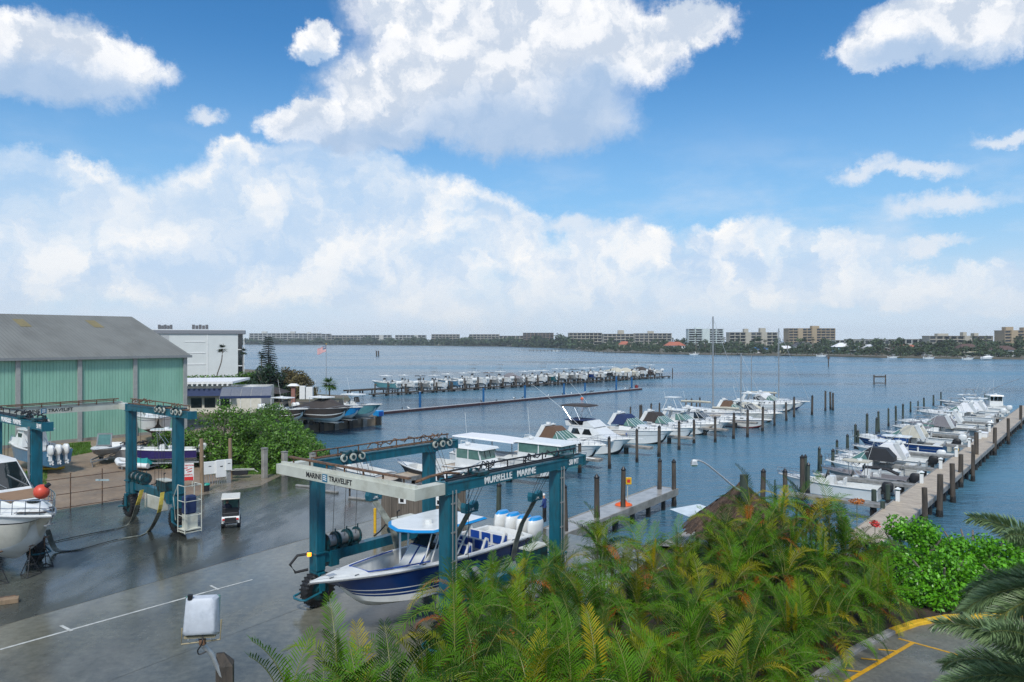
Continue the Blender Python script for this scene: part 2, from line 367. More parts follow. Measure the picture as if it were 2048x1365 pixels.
# text turned into meshes
def text(parent, s, size, m, mtx, name='lettering', ext=.006, bold=.0, sx=1, width=None):
    cu = bpy.data.curves.new('t', 'FONT'); cu.body = s; cu.size = size; cu.extrude = ext; cu.offset = bold
    cu.align_x = 'CENTER'; cu.align_y = 'CENTER'; cu.resolution_u = 3
    t = bpy.data.objects.new('t', cu); COL.objects.link(t)
    dg = bpy.context.evaluated_depsgraph_get(); me = bpy.data.meshes.new_from_object(t.evaluated_get(dg))
    bpy.data.objects.remove(t); bpy.data.curves.remove(cu)
    me.name = name; me.materials.clear(); me.materials.append(m)
    if width:
        xs = [v.co.x for v in me.vertices]; sx = width / (max(xs) - min(xs))
    me.transform(mtx @ Matrix.Diagonal((sx, 1, 1, 1)))
    o = bpy.data.objects.new(name, me); COL.objects.link(o); o.parent = parent
    return o
def face_mtx(origin, xdir, up=(0, 0, 1)):
    x = Vector(xdir).normalized(); u = Vector(up).normalized(); n = x.cross(u)
    m = Matrix((x, u, n)).transposed().to_4x4(); m.translation = Vector(origin); return m

# ------------------------------------------------------------------ ground and water
def sheet(name, pts, z, m, kind='structure', label=None):
    mb = MB(); mb.add([(p[0], p[1], z) for p in pts], [tuple(range(len(pts)))])
    o = mb.build(name, m); o['kind'] = kind
    if o.data.polygons[0].normal.z < 0: o.data.flip_normals()
    return o
def wetmat(name, col, col2, rlo, rhi, scale=.25, bump=.002, streak=(1, 1, 1), rot=0):
    m = bpy.data.materials.new(name); m.use_nodes = True; N = m.node_tree.nodes; Lk = m.node_tree.links; b = N['Principled BSDF']
    tc = N.new('ShaderNodeTexCoord'); mp = N.new('ShaderNodeMapping'); mp.inputs['Rotation'].default_value = (0, 0, rot); mp.inputs['Scale'].default_value = streak; Lk.new(tc.outputs['Object'], mp.inputs[0])
    def noi(s, d=6, r=.6, v=mp.outputs[0]):
        n = N.new('ShaderNodeTexNoise'); n.inputs['Scale'].default_value = s; n.inputs['Detail'].default_value = d; n.inputs['Roughness'].default_value = r; Lk.new(v, n.inputs[0]); return n.outputs[0]
    def rng_(x, a, b_, c, d):
        n = N.new('ShaderNodeMapRange'); Lk.new(x, n.inputs[0])
        for i, q in enumerate((a, b_, c, d)): n.inputs[i + 1].default_value = q
        return n.outputs[0]
    big = noi(scale); fine = noi(scale * 14, 5, .7, tc.outputs['Object'])
    x = N.new('ShaderNodeMix'); x.data_type = 'RGBA'; x.inputs[6].default_value = (*col, 1); x.inputs[7].default_value = (*col2, 1); Lk.new(rng_(big, .4, .62, 0, 1), x.inputs[0])
    y = N.new('ShaderNodeVectorMath'); y.operation = 'SCALE'; Lk.new(x.outputs[2], y.inputs[0]); Lk.new(rng_(fine, .25, .75, .65, 1.35), y.inputs['Scale']); Lk.new(y.outputs[0], b.inputs['Base Color'])
    rr = N.new('ShaderNodeMath'); rr.operation = 'MULTIPLY'; Lk.new(rng_(noi(scale * 1.7), .38, .62, rlo, rhi), rr.inputs[0]); Lk.new(rng_(fine, .3, .7, .8, 1.25), rr.inputs[1]); Lk.new(rr.outputs[0], b.inputs['Roughness'])
    n = noi(22, 5, .65, tc.outputs['Object']); bp = N.new('ShaderNodeBump'); bp.inputs['Distance'].default_value = bump; Lk.new(n, bp.inputs['Height']); Lk.new(bp.outputs[0], b.inputs['Normal'])
    return m
M['asphalt'] = wetmat('wet_dark_asphalt', (.030, .034, .030), (.085, .09, .075), .07, .36, .22, .0025, (1, .35, 1), R(-50))
M['yardconc'] = wetmat('wet_yard_concrete', (.16, .157, .122), (.095, .094, .072), .05, .27, .2, .002, (1, .4, 1), R(-50))
M['soil'] = wetmat('sandy_soil', (.15, .12, .085), (.08, .085, .04), .6, .9, .12, .01)
M['gravel'] = wetmat('wet_tan_gravel', (.27, .20, .135), (.19, .14, .095), .5, .8, .25, .012)
M['mulch'] = wetmat('dark_mulch', (.03, .022, .015), (.06, .04, .028), .7, .9, .8, .02)
M['road'] = wetmat('worn_wet_road_asphalt', (.17, .165, .135), (.11, .108, .092), .25, .55, .5, .004)
M['tanconc'] = wetmat('wet_tan_concrete', (.24, .20, .15), (.17, .145, .11), .15, .4, .3, .002)

LAND = [(-500, -60), (80, -60), (80, 28), (45, 34), (34, 36), (26, 38.5), (15, 40.5), (6, 42.3), (1.6, 46), (-20, 64.3), (-24, 72), (-25, 85), (-28.5, 96), (-29, 102.3), (-19.9, 113),
        (-25, 119), (-29, 130), (-31.5, 146), (-34, 155), (-56, 167), (-66, 185), (-72, 235), (-100, 290), (-150, 330), (-500, 420)]
g = MB(); g.prism(LAND, -3, 0); g = g.build('ground', M['soil']); g['kind'] = 'structure'
P2 = lambda v: (v.x, v.y)
sheet('yard_asphalt', [(-40, 0), (-20.1, 30.8), (-6, 52.3), (-19.5, 63.8), P2(G(520, 973)), P2(G(396, 992)), P2(G(254, 1000)), P2(G(109, 1022)), P2(G(-200, 1075)), (-130, 20)], .004, M['asphalt'])
sheet('yard_concrete', [(-40, 0), (-2, 0), (7, 19), (8.5, 38), (6, 42.25), (1.6, 45.95), (-5.95, 52.25), (-20.05, 30.8)], .004, M['yardconc'])
sheet('gravel_yard', [P2(G(-200, 1075)), P2(G(109, 1022)), P2(G(254, 1000)), P2(G(396, 992)), P2(G(470, 938)), (-27, 84), (-34, 100), (-60, 95), (-85, 60)], .008, M['gravel'])
sheet('tan_concrete_path', [P2(G(396, 992)), P2(G(520, 973)), (-19.6, 63.8), (-21, 66), P2(G(470, 938))], .012, M['tanconc'])
sheet('palm_bed', [(-9, 10), (-5.5, 12), (1, 26), (4.5, 34), (8, 41), (20, 39), (36, 35.3), (30, 31.6), (18, 31.0), (16.3, 30.4), (14.85, 29.5), (12.7, 27.8), (10.2, 25.4), (5, 18.6), (-1, 10)], .012, M['mulch'])
sheet('road', [(-1, 8), (5, 18.3), (10.3, 25.2), (12.8, 27.6), (15, 29.3), (16.4, 30.2), (18, 30.8), (30, 31.4), (60, 28), (60, 0)], .004, M['road'])
# kerb with its painted run
def kerb(pts, name, m, label, z1=.13):
    mb = MB()
    rings = []
    for i, p in enumerate(pts):
        p = Vector((*p, 0)); t = Vector((*pts[min(i + 1, len(pts) - 1)], 0)) - Vector((*pts[max(i - 1, 0)], 0)); t.normalize(); n = Vector((-t.y, t.x, 0))
        rings.append([p + Vector((0, 0, -.1)), p + n * .02 + Vector((0, 0, z1 - .02)), p + n * .05 + Vector((0, 0, z1)), p + n * .3 + Vector((0, 0, z1)), p + n * .32 + Vector((0, 0, -.1))])
    mb.loft(rings); o = mb.build(name, m); o['kind'] = 'structure'; return o
kpts = [(-1, 9), (5, 18.3), (10.3, 25.2), (12.8, 27.6), (15, 29.3)]
kerb(kpts, 'kerb', M['kerbc'], '')
kerb([(15, 29.3), (16.4, 30.15), (18, 30.75), (21, 31.1), (30, 31.4), (40, 31)], 'painted_kerb', M['yellow'], '', .134)
def stripe(name, a, b, w, m, z=.016):
    a, b = Vector(a), Vector(b); t = (b - a).normalized(); n = Vector((-t.y, t.x, 0)) * w / 2
    mb = MB(); mb.add([(p.x, p.y, z) for p in (a - n, b - n, b + n, a + n)], [(0, 1, 2, 3)]); o = mb.build(name, m); o['kind'] = 'structure'; return o
M['linew'] = mat('worn_white_line_paint', (.55, .55, .5), .4, var=.2, vs=5, col2=(.28, .28, .25), c2s=3, c2lo=.5, c2hi=.75)
M['liney'] = mat('worn_yellow_line_paint', (.62, .33, .015), .4, var=.2, vs=5, col2=(.4, .22, .03), c2s=3, c2lo=.5, c2hi=.8)
stripe('white_line', G(0, 1300), G(430, 1180), .13, M['linew'], .010); stripe('white_line', G(430, 1180), G(505, 1160), .10, M['linew'], .011)
stripe('white_line', G(122, 1252), G(143, 1263), .13, M['linew'], .014); stripe('white_line', G(421, 1172), G(437, 1180), .11, M['linew'], .014)
for i, (a, b, w) in enumerate([((1690, 1366), (1826, 1286), .16), ((1797, 1278), (1925, 1313), .12), ((1757, 1300), (1792, 1303), .11), ((1722, 1318), (1760, 1322), .11), ((1684, 1341), (1722, 1345), .11)]):
    stripe('yellow_line', G(*a), G(*b), w, M['liney'], .010 + .003 * i)

M['joint'] = mat('dark_slab_joint', (.03, .03, .027), .5, var=.3, vs=4)
def onto(s, t): q = Vector((-20.1, 30.8, 0)) + Vector((.55, .835, 0)) * s + Vector((.835, -.55, 0)) * t; return q
for i in range(2): stripe('slab_joint', onto(-22, 8.5 + 8.2 * i), onto(20 - 6 * i, 8.5 + 8.2 * i), .018, M['joint'], .007)
# water
m = bpy.data.materials.new('bay_water'); m.use_nodes = True; N = m.node_tree.nodes; Lk = m.node_tree.links; b = N['Principled BSDF']
b.inputs['Base Color'].default_value = (.012, .04, .065, 1); b.inputs['Roughness'].default_value = .16; b.inputs['IOR'].default_value = 1.33; b.inputs['Specular IOR Level'].default_value = .5
tc = N.new('ShaderNodeTexCoord')
def wn(scale, stretch, det, rot=.15):
    mp = N.new('ShaderNodeMapping'); mp.inputs['Scale'].default_value = stretch; mp.inputs['Rotation'].default_value = (0, 0, rot); Lk.new(tc.outputs['Object'], mp.inputs[0])
    n = N.new('ShaderNodeTexNoise'); n.inputs['Scale'].default_value = scale; n.inputs['Detail'].default_value = det; n.inputs['Roughness'].default_value = .6; Lk.new(mp.outputs[0], n.inputs[0]); return n.outputs[0]
a1 = wn(1.5, (.45, 1, 1), 4); a2 = wn(.23, (.5, 1, 1), 4, -.2); a3 = wn(.02, (.25, 1, 1), 5, .05)
s1 = N.new('ShaderNodeMath'); s1.operation = 'MULTIPLY_ADD'; Lk.new(a2, s1.inputs[0]); s1.inputs[1].default_value = 2.4; Lk.new(a1, s1.inputs[2])
bp = N.new('ShaderNodeBump'); bp.inputs['Distance'].default_value = .20; bp.inputs['Strength'].default_value = 1; Lk.new(s1.outputs[0], bp.inputs['Height']); Lk.new(bp.outputs[0], b.inputs['Normal'])
mr_ = N.new('ShaderNodeMapRange'); Lk.new(a3, mr_.inputs[0]); mr_.inputs[1].default_value = .35; mr_.inputs[2].default_value = .65; mr_.inputs[3].default_value = .09; mr_.inputs[4].default_value = .30; Lk.new(mr_.outputs[0], b.inputs['Roughness'])
mr2_ = N.new('ShaderNodeMapRange'); Lk.new(a3, mr2_.inputs[0]); mr2_.inputs[1].default_value = .36; mr2_.inputs[2].default_value = .62
x = N.new('ShaderNodeMix'); x.data_type = 'RGBA'; x.inputs[6].default_value = (.028, .080, .125, 1); x.inputs[7].default_value = (.07, .185, .26, 1); Lk.new(mr2_.outputs[0], x.inputs[0]); Lk.new(x.outputs[2], b.inputs['Base Color'])
WATERMAT = m
w = MB().add([(-5000, -300, WATER), (5000, -300, WATER), (5000, 9000, WATER), (-5000, 9000, WATER)], [(0, 1, 2, 3)]).build('water', m); w['kind'] = 'structure'

# ------------------------------------------------------------------ travel lifts
def travel_lift(name, label, O, rz, W, Hh, xl, L, blocks, seed):
    r = random.Random(seed); T = thing(name, label, 'boat lift', O, rz, 'teal travelling boat hoists in the yard')
    tm, dm = M['teal'], M['tealdark']; y = W / 2
    mb = MB(); mb.box(-.24, .20, -y - .24, y + .24, Hh - .40, Hh - .002)      # cross beam with its two short arms
    for s in (-1, 1): mb.box(.19, 1.3, s * y - .23, s * y + .23, Hh - .403, Hh)
    mb.box(-.10, .02, -y - .1, y + .1, Hh, Hh + .10)
    cb = mb.build('cross_beam', M['lwhite'], T)
    mb = MB(); mb.bar((.1, -y + .4, Hh + .26), (.1, y - .2, Hh + .30), .16, .06); mb.bar((.28, -y + .9, Hh + .2), (.28, y - .4, Hh + .22), .09, .05)
    for k in range(7):
        yy = -y + .7 + k * (W - 1.2) / 6; mb.bar((.1, yy, Hh), (.1, yy, Hh + .26), .05, .05)
    mb.tube([(.3, -y + .3, Hh + .12), (.9, -y + .2, Hh + .25), (1.5, -y, Hh + .32), (2.2, -y, Hh + .2)], .05)
    mb.build('cable_tray', M['rust'], T)
    for x0 in (-.241, .201):
        mb = MB()
        d = 1 if x0 > 0 else -1
        xd = (0, -1, 0) if d < 0 else (0, 1, 0)
        f = lambda yy: face_mtx((x0 + d * .004, yy, Hh - .20), xd)
        text(cb, 'MARINE', .28, M['letter_black'], f(-d * 1.60), width=1.0, bold=.005)
        text(cb, 'TRAVELIFT', .28, M['letter_black'], f(-d * -.08), width=1.42, bold=.005)
        yc = -d * .88
        mb.box(min(x0, x0 + d * .008), max(x0, x0 + d * .008), yc - .16, yc + .16, Hh - .35, Hh - .05, 0)
        for q in range(3): mb.bar((x0 + d * .014, yc - .1, Hh - .28 + q * .08), (x0 + d * .014, yc + .1, Hh - .25 + q * .07), .008, .03, 1)
        mb.build('emblem', [M['logo'], M['letter_white']], cb)
    for s in (-1, 1):
        yy = s * y
        mb = MB(); mb.box(1.3, L, yy - .22, yy + .22, Hh - .40, Hh - .02); mb.box(L, L + .10, yy - .27, yy + .27, Hh - .44, Hh + .02); mb.box(1.24, 1.34, yy - .26, yy + .26, Hh - .46, Hh + .03)
        mb.box(1.3, L, yy - .25, yy - .215, Hh - .06, Hh - .021); mb.box(1.3, L, yy - .25, yy - .215, Hh - .40, Hh - .36)
        top = mb.build('top_beam', tm, T)
        mb = MB()                                            # hoses, pipes and stanchions along the beam
        mb.tube([(1.4, yy + .05, Hh + .34), (L * .5, yy + .05, Hh + .36), (L - .3, yy + .05, Hh + .3)], .035)
        mb.tube([(1.4, yy - .1, Hh + .05), (L - .2, yy - .1, Hh + .06)], .04); mb.tube([(1.4, yy + .15, Hh + .05), (L - .5, yy + .12, Hh + .07)], .03)
        for k in range(8): mb.bar((1.6 + k * (L - 2) / 7, yy + .05, Hh - .02), (1.6 + k * (L - 2) / 7, yy + .05, Hh + .35), .04, .04)
        for k in range(7):
            x0 = 1.6 + r.random() * (L - 3); l = .5 + r.random() * .9; z0 = .1 + r.random() * .14
            mb.tube([(x0, yy, Hh + z0), (x0 + l * .3, yy + .12, Hh + z0 + .22), (x0 + l * .6, yy - .08, Hh + z0 + .1 * r.random()), (x0 + l, yy + .06, Hh + z0 + .2)], .028, 5)
        mb.build('hose_run', M['blackg'] if s < 0 else M['rust'], top)
        if s < 0:
            for (t, xx, sz) in (('MURRELLE', 4.15, .40), ('MARINE', 5.88, .40), ('50 MT', 9.2, .34)):
                text(top, t, sz, M['letter_white'], face_mtx((xx, yy - .226 if True else 0, Hh - .21), (1, 0, 0)), bold=.008, width={'M': 1.62, 'A': 1.2}.get(t[0] if len(t) == 8 else 'A') if len(t) > 5 else .72, ext=.012)
        for xx in blocks:                                   # trolley with its sheaves
            tr = MB(); tr.box(xx - .55, xx + .55, yy - s * .25 - .05, yy - s * .25 + .05, Hh + .02, Hh + .12); tr.box(xx - .3, xx + .3, yy - .25, yy + .25, Hh + .02, Hh + .14)
            tr.bar((xx - .5, yy - s * .3, Hh), (xx - .1, yy - s * .3, Hh + .2), .08, .08); tr.bar((xx + .5, yy - s * .3, Hh), (xx + .1, yy - s * .3, Hh + .2), .08, .08)
            tro = tr.build('trolley', dm, T)
            for q in (-.5, 0, .5):
                w = MB(); w.wheel((xx + q, yy - s * .30, Hh - .08), (0, 1, 0), .17, .07); w.wheel((xx + q, yy - s * .345, Hh - .08), (0, 1, 0), .09, .03, mi=1); w.build('sheave', [M['lwhite'], dm], tro, True)
        for xx in xl:
            mb = MB(); mb.cbox(xx - .24, xx + .24, yy - .27, yy + .27, 1.55, Hh - .40, .03); mb.box(xx - .32, xx + .32, yy - .32, yy + .32, Hh - .43, Hh - .395); mb.box(xx - .3, xx + .3, yy - .33, yy + .33, 2.3, 2.36)
            leg = mb.build('leg', tm, T, False)
            mb = MB(); mb.tube([(xx + .1, yy + s * .31, 1.9), (xx + .1, yy + s * .31, Hh - .3)], .035); mb.tube([(xx - .08, yy + s * .31, 1.7), (xx - .08, yy + s * .31, Hh - .3)], .025)
            for z in np.arange(2.4, Hh - .5, 1.05): mb.box(xx - .13, xx + .16, yy + s * .27 - .04, yy + s * .27 + .04, z, z + .05)
            mb.build('leg_pipes', M['lwhite'] if s > 0 else M['alu'], leg)
            mb = MB(); mb.box(xx - .22, xx + .22, yy - .22, yy + .22, 1.32, 1.548)       # yoke, then the wheel in it
            for q in (-1, 1): mb.bar((xx, yy + q * .34, 1.45), (xx, yy + q * .34, .70), .08, .26)
            mb.box(xx - .15, xx + .15, yy - .38, yy + .38, 1.36, 1.50)
            mb.build('wheel_yoke', tm, T)
            wb = MB(); wb.wheel((xx, yy, .74), (0, 1, 0), .74, .52, 26, 0, True)
            for k in range(26):
                q = k * 2 * math.pi / 26
                wb.bar((xx + .715 * math.cos(q), yy - .26, .74 + .715 * math.sin(q)), (xx + .715 * math.cos(q + .1), yy + .0, .74 + .715 * math.sin(q + .1)), .07, .07)
                wb.bar((xx + .715 * math.cos(q + .12), yy + .26, .74 + .715 * math.sin(q + .12)), (xx + .715 * math.cos(q + .02), yy + .0, .74 + .715 * math.sin(q + .02)), .07, .07)
            tyre = wb.build('wheel', M['black'], T, False)
            rm = MB(); rm.wheel((xx, yy, .74), (0, 1, 0), .47, .34, 20); rm.wheel((xx, yy, .74), (0, 1, 0), .16, .46, 12)
            for k in range(8): rm.wheel((xx + .28 * math.cos(k * .785), yy, .74 + .28 * math.sin(k * .785)), (0, 1, 0), .03, .38, 6)
            rm.build('rim', dm, tyre)
            gb = MB(); fx = -1 if xx == xl[0] else 1
            for z in (.55,):
                gb.tube([(xx + fx * .1, yy - .42, z + .15), (xx + fx * .9, yy - .42, z), (xx + fx * 1.02, yy - .2, z), (xx + fx * 1.02, yy + .2, z), (xx + fx * .9, yy + .42, z), (xx + fx * .1, yy + .42, z + .15)], .05)
            gb.build('wheel_guard', M['teal'], T)
        # sill beam, drums
        mb = MB(); mb.box(xl[0] + .245, xl[1] - .245, yy - .2, yy + .2, 1.85, 2.28); mb.box(xl[0] + .5, xl[0] + .95, yy - .28, yy + .28, 1.62, 2.31); mb.box(xl[1] - .95, xl[1] - .5, yy - .28, yy + .28, 1.62, 2.31)
        mb.box(xl[0] + 1.2, xl[1] - 1.2, yy + .2, yy + .5, 2.12, 2.16)
        mb.bar((xl[0] + .4, yy + s * .2, 1.55), (xl[0] + 2.2, yy + s * .2, 1.9), .06, .08)
        mb.build('sill_beam', tm, T)
        for k in range(3 if s > 0 else 2):
            x0 = xl[0] + .65 + k * .62; dr = MB()
            dr.wheel((x0, yy + .02, 2.66), (1, 0, 0), .25, .46, 16, 1)
            for q in (-.24, .24): dr.wheel((x0 + q, yy + .02, 2.66), (1, 0, 0), .37, .04, 20)
            dr.wheel((x0 + .28, yy + .02, 2.66), (1, 0, 0), .16, .10, 12); dr.box(x0 - .2, x0 + .2, yy - .2, yy + .2, 2.285, 2.42)
            dr.bar((x0 + .3, yy + .02, 2.9), (x0 + .3, yy + .02, 3.15), .03, .05)
            dr.build('winch_drum', [dm, M['alu']], T, True)
            rp = MB(); rp.tube([(x0, yy - s * .2, 2.8), (x0 + .1, yy - s * .26, Hh - .3)], .013, 4); rp.build('wire_rope', M['black'], T)
        mb = MB(); z0 = 2.29; xm = xl[1] - 2.2
        mb.cbox(xm, xm + 1.2, yy - .28, yy + .28, z0, z0 + .62, .03, 0); mb.box(xm - .03, xm + 1.23, yy - .3, yy + .3, z0 + .60, z0 + .66, 1); mb.wheel((xm - .25, yy, z0 + .2), (1, 0, 0), .15, .3, 12, 0)
        mb.tube([(xm + .2, yy + .1, z0 + .6), (xm + .2, yy + .1, z0 + .95), (xm + .35, yy + .1, z0 + 1.0)], .04, mi=2); mb.tube([(xm - .3, yy - .1, z0 + .3), (xm - .6, yy, z0 + .5), (xm - .9, yy + .1, z0 + .2), (xm - 1.3, yy, z0 + .1)], .035, mi=2)
        mb.build('engine_box', [dm, M['lwhite'], M['black']], T)
    return T

def block(T, x, y, z, s, txt, lean=0, target=None, m=None):
    """pulley block on its ropes"""
    ry = 0
    mb = MB(); mb.house([(x - .36, z - .18), (x + .36, z - .18), (x + .40, z + .05), (x + .33, z + .22), (x + .18, z + .17), (x, z + .10), (x - .18, z + .17), (x - .33, z + .22), (x - .40, z + .05)], .13, .13, y=y)
    for q in (-.22, .22): mb.wheel((x + q, y, z + .02), (0, 1, 0), .13, .30, 12)
    b = mb.build('pulley_block', M['teal'], T)
    text(b, txt, .15, M['letter_white'], face_mtx((x, y - .137, z - .06), (1, 0, 0)), bold=.003)
    return b

O1 = Vector((-6.41, 28.63, 0)); A1 = ang(E1)
L1 = travel_lift('travel_lift', 'teal travelling hoist carrying the navy-hulled boat behind the palms, lettered 50 MT', O1, A1, 7.95, 6.35, (1.62, 8.25), 9.97, (3.3, 8.9), 3)
Hh = 6.35
for (x, yb, zb, txt) in ((4.0, 3.1, 4.50, '12.5 MT 4'), (3.9, -2.9, 4.85, '12.5 MT 3'), (8.35, -2.7, 4.55, '12.5 MT 2'), (8.5, 3.0, 4.5, '12.5 MT 1')):
    s = 1 if yb > 0 else -1
    block(L1, x, yb, zb, s, txt)
    mb = MB()
    for q in (-.28, -.12, .12, .28): mb.tube([(x + q, yb, zb + .1), (x + q * 1.5 - .2, s * 3.72, Hh - .1)], .012, 4)
    mb.build('wire_rope', M['black'], L1)
    bp_ = MB(); hw = 1.55 if x > 6 else 1.5
    bp_.belt([(x, yb, zb - .15), (x + .05, s * (hw + .35), 3.2), (x + .05, s * (hw + .03), 2.35), (x, s * hw * .92, 1.6), (x, s * hw * .72, 1.18), (x, s * .02, .86)], (1, 0, 0), .34, .03)
    bp_.build('sling', M['sling'], L1)
# hose and beacon beside the far front wheel
mb = MB(); mb.tube([(1.3, 4.1, 2.3), (.9, 4.4, 2.25), (.6, 4.5, 1.9), (.8, 4.4, 1.55), (1.3, 4.2, 1.6)], .06, 8); mb.build('hose', M['black'], L1)
mb = MB(); mb.wheel((1.15, 3.9, 2.33), (0, 0, 1), .09, .14, 12); mb.build('amber_beacon', mat('lit_amber_beacon', (.8, .25, .01), .3, emit=(1, .3, .02, 2.5)), L1, True)

O2 = Vector((-28.5, 47.1, 0)); A2 = ang(-E2)
Lft2 = travel_lift('travel_lift', 'empty teal travelling hoist with slings lying on the asphalt, before the mint green shed', O2, A2, 7.56, 7.3, (1.54, 7.94), 9.6, (6.2, 8.3), 5)
Hh = 7.3
mb = MB()
for s, zz in ((1, 0), (-1, 0)):
    for x in (5.8, 6.3, 6.7, 7.0):
        mb.tube([(x, s * 3.4, Hh - .2), (x + .05, s * 3.35, 2.0)], .012, 4)
mb.build('wire_rope', M['black'], Lft2)
# operator's stand with white rails at the near right wheel, on the viewer's right
def operator_stand():
    mb = MB(); x0, x1, y0, y1 = 8.9, 9.75, 3.3, 4.3
    for (x, y) in ((x0, y0), (x1, y0), (x1, y1), (x0, y1)): mb.tube([(x, y, .25), (x, y, 3.0)], .03)
    for z in (3.0, 2.1, 1.25): mb.tube([(x0, y0, z), (x1, y0, z), (x1, y1, z), (x0, y1, z)], .028)
    mb.tube([(x0, y0, 3.0), (x0 - .55, y0, 2.2), (x0 - .3, y0, .9)], .028)
    st = mb.build('operator_rail', M['lwhite'], Lft2)
    mb = MB(); mb.box(x0, x1, y0, y1, .42, .47); mb.box(x0, x1, y0, y1, .28, .32); mb.box(x0 + .1, x0 + .6, y0 + .2, y1 - .1, .47, 1.3); mb.build('operator_platform', M['lwhite'], Lft2)
    mb = MB(); mb.cbox(x0 + .08, x0 + .62, y0 + .15, y1 - .15, 1.3, 2.35, .08); mb.build('console_cover', M['blue_canvas'], Lft2)
operator_stand()
mb = MB(); mb.cbox(4.3, 6.3, 3.55, 4.0, 1.0, 1.84, .04); mb.bar((4.25, 3.5, 1.0), (4.25, 3.5, 1.9), .06, .06)
mb.build('fuel_tank', M['lwhite'], Lft2)
# slings lying on the ground
def w2(x, y, z=0): return Matrix.Translation(O2) @ Matrix.Rotation(A2, 4, 'Z') @ Vector((x, y, z))
def ground_sling(pts, label, cols):
    S = thing('web_sling', label, 'sling', pts[len(pts) // 2])
    loc = Vector(S.location)
    n = len(pts); k = max(2, n // 5)
    def part(sub, m, w):
        mb = MB(); q = [Vector(p) - loc for p in sub]; mb.belt(q, E2 * .25 + E1 * .9, w, .04); mb.build('strap', m, S)
    for (a, b_, m, w) in cols: part(pts[a:b_], m, w)
    return S
def curve(pts, n=6):
    out = []; pts = [Vector(p) for p in pts]; P = [pts[0]] + pts + [pts[-1]]
    for i in range(1, len(P) - 2):
        for k in range(n):
            t = k / n; out.append(.5 * ((2 * P[i]) + (-P[i - 1] + P[i + 1]) * t + (2 * P[i - 1] - 5 * P[i] + 4 * P[i + 1] - P[i + 2]) * t * t + (-P[i - 1] + 3 * P[i] - 3 * P[i + 1] + P[i + 2]) * t ** 3))
    return out + [P[-2]]
za = curve([PT(284, 980, 46.5), PT(275, 1010, 46.2), G(262, 1045, .12), G(235, 1057, .05), G(190, 1066, .05), G(150, 1074, .06), G(110, 1083, .05), G(60, 1094, .05)])
ground_sling(za, 'long wet grey sling on asphalt, the one farther from the white line', [(0, 7, M['slingy'], .26), (6, 19, M['sling'], .30), (18, 43, M['slingd'], .22)])
zb = curve([PT(325, 985, 43), PT(318, 1025, 42.6), G(300, 1060, .12), G(280, 1071, .05), G(240, 1078, .05), G(200, 1088, .05), G(165, 1098, .05), G(125, 1103, .05), G(108, 1095, .25), PT(95, 1060, 40)])
ground_sling(zb, 'long wet sling on asphalt with rusty red patches, nearer to the white line', [(0, 7, M['slingy'], .26), (6, 25, M['sling'], .30), (24, 43, M['slingd'], .26), (42, 55, M['sling'], .28)])

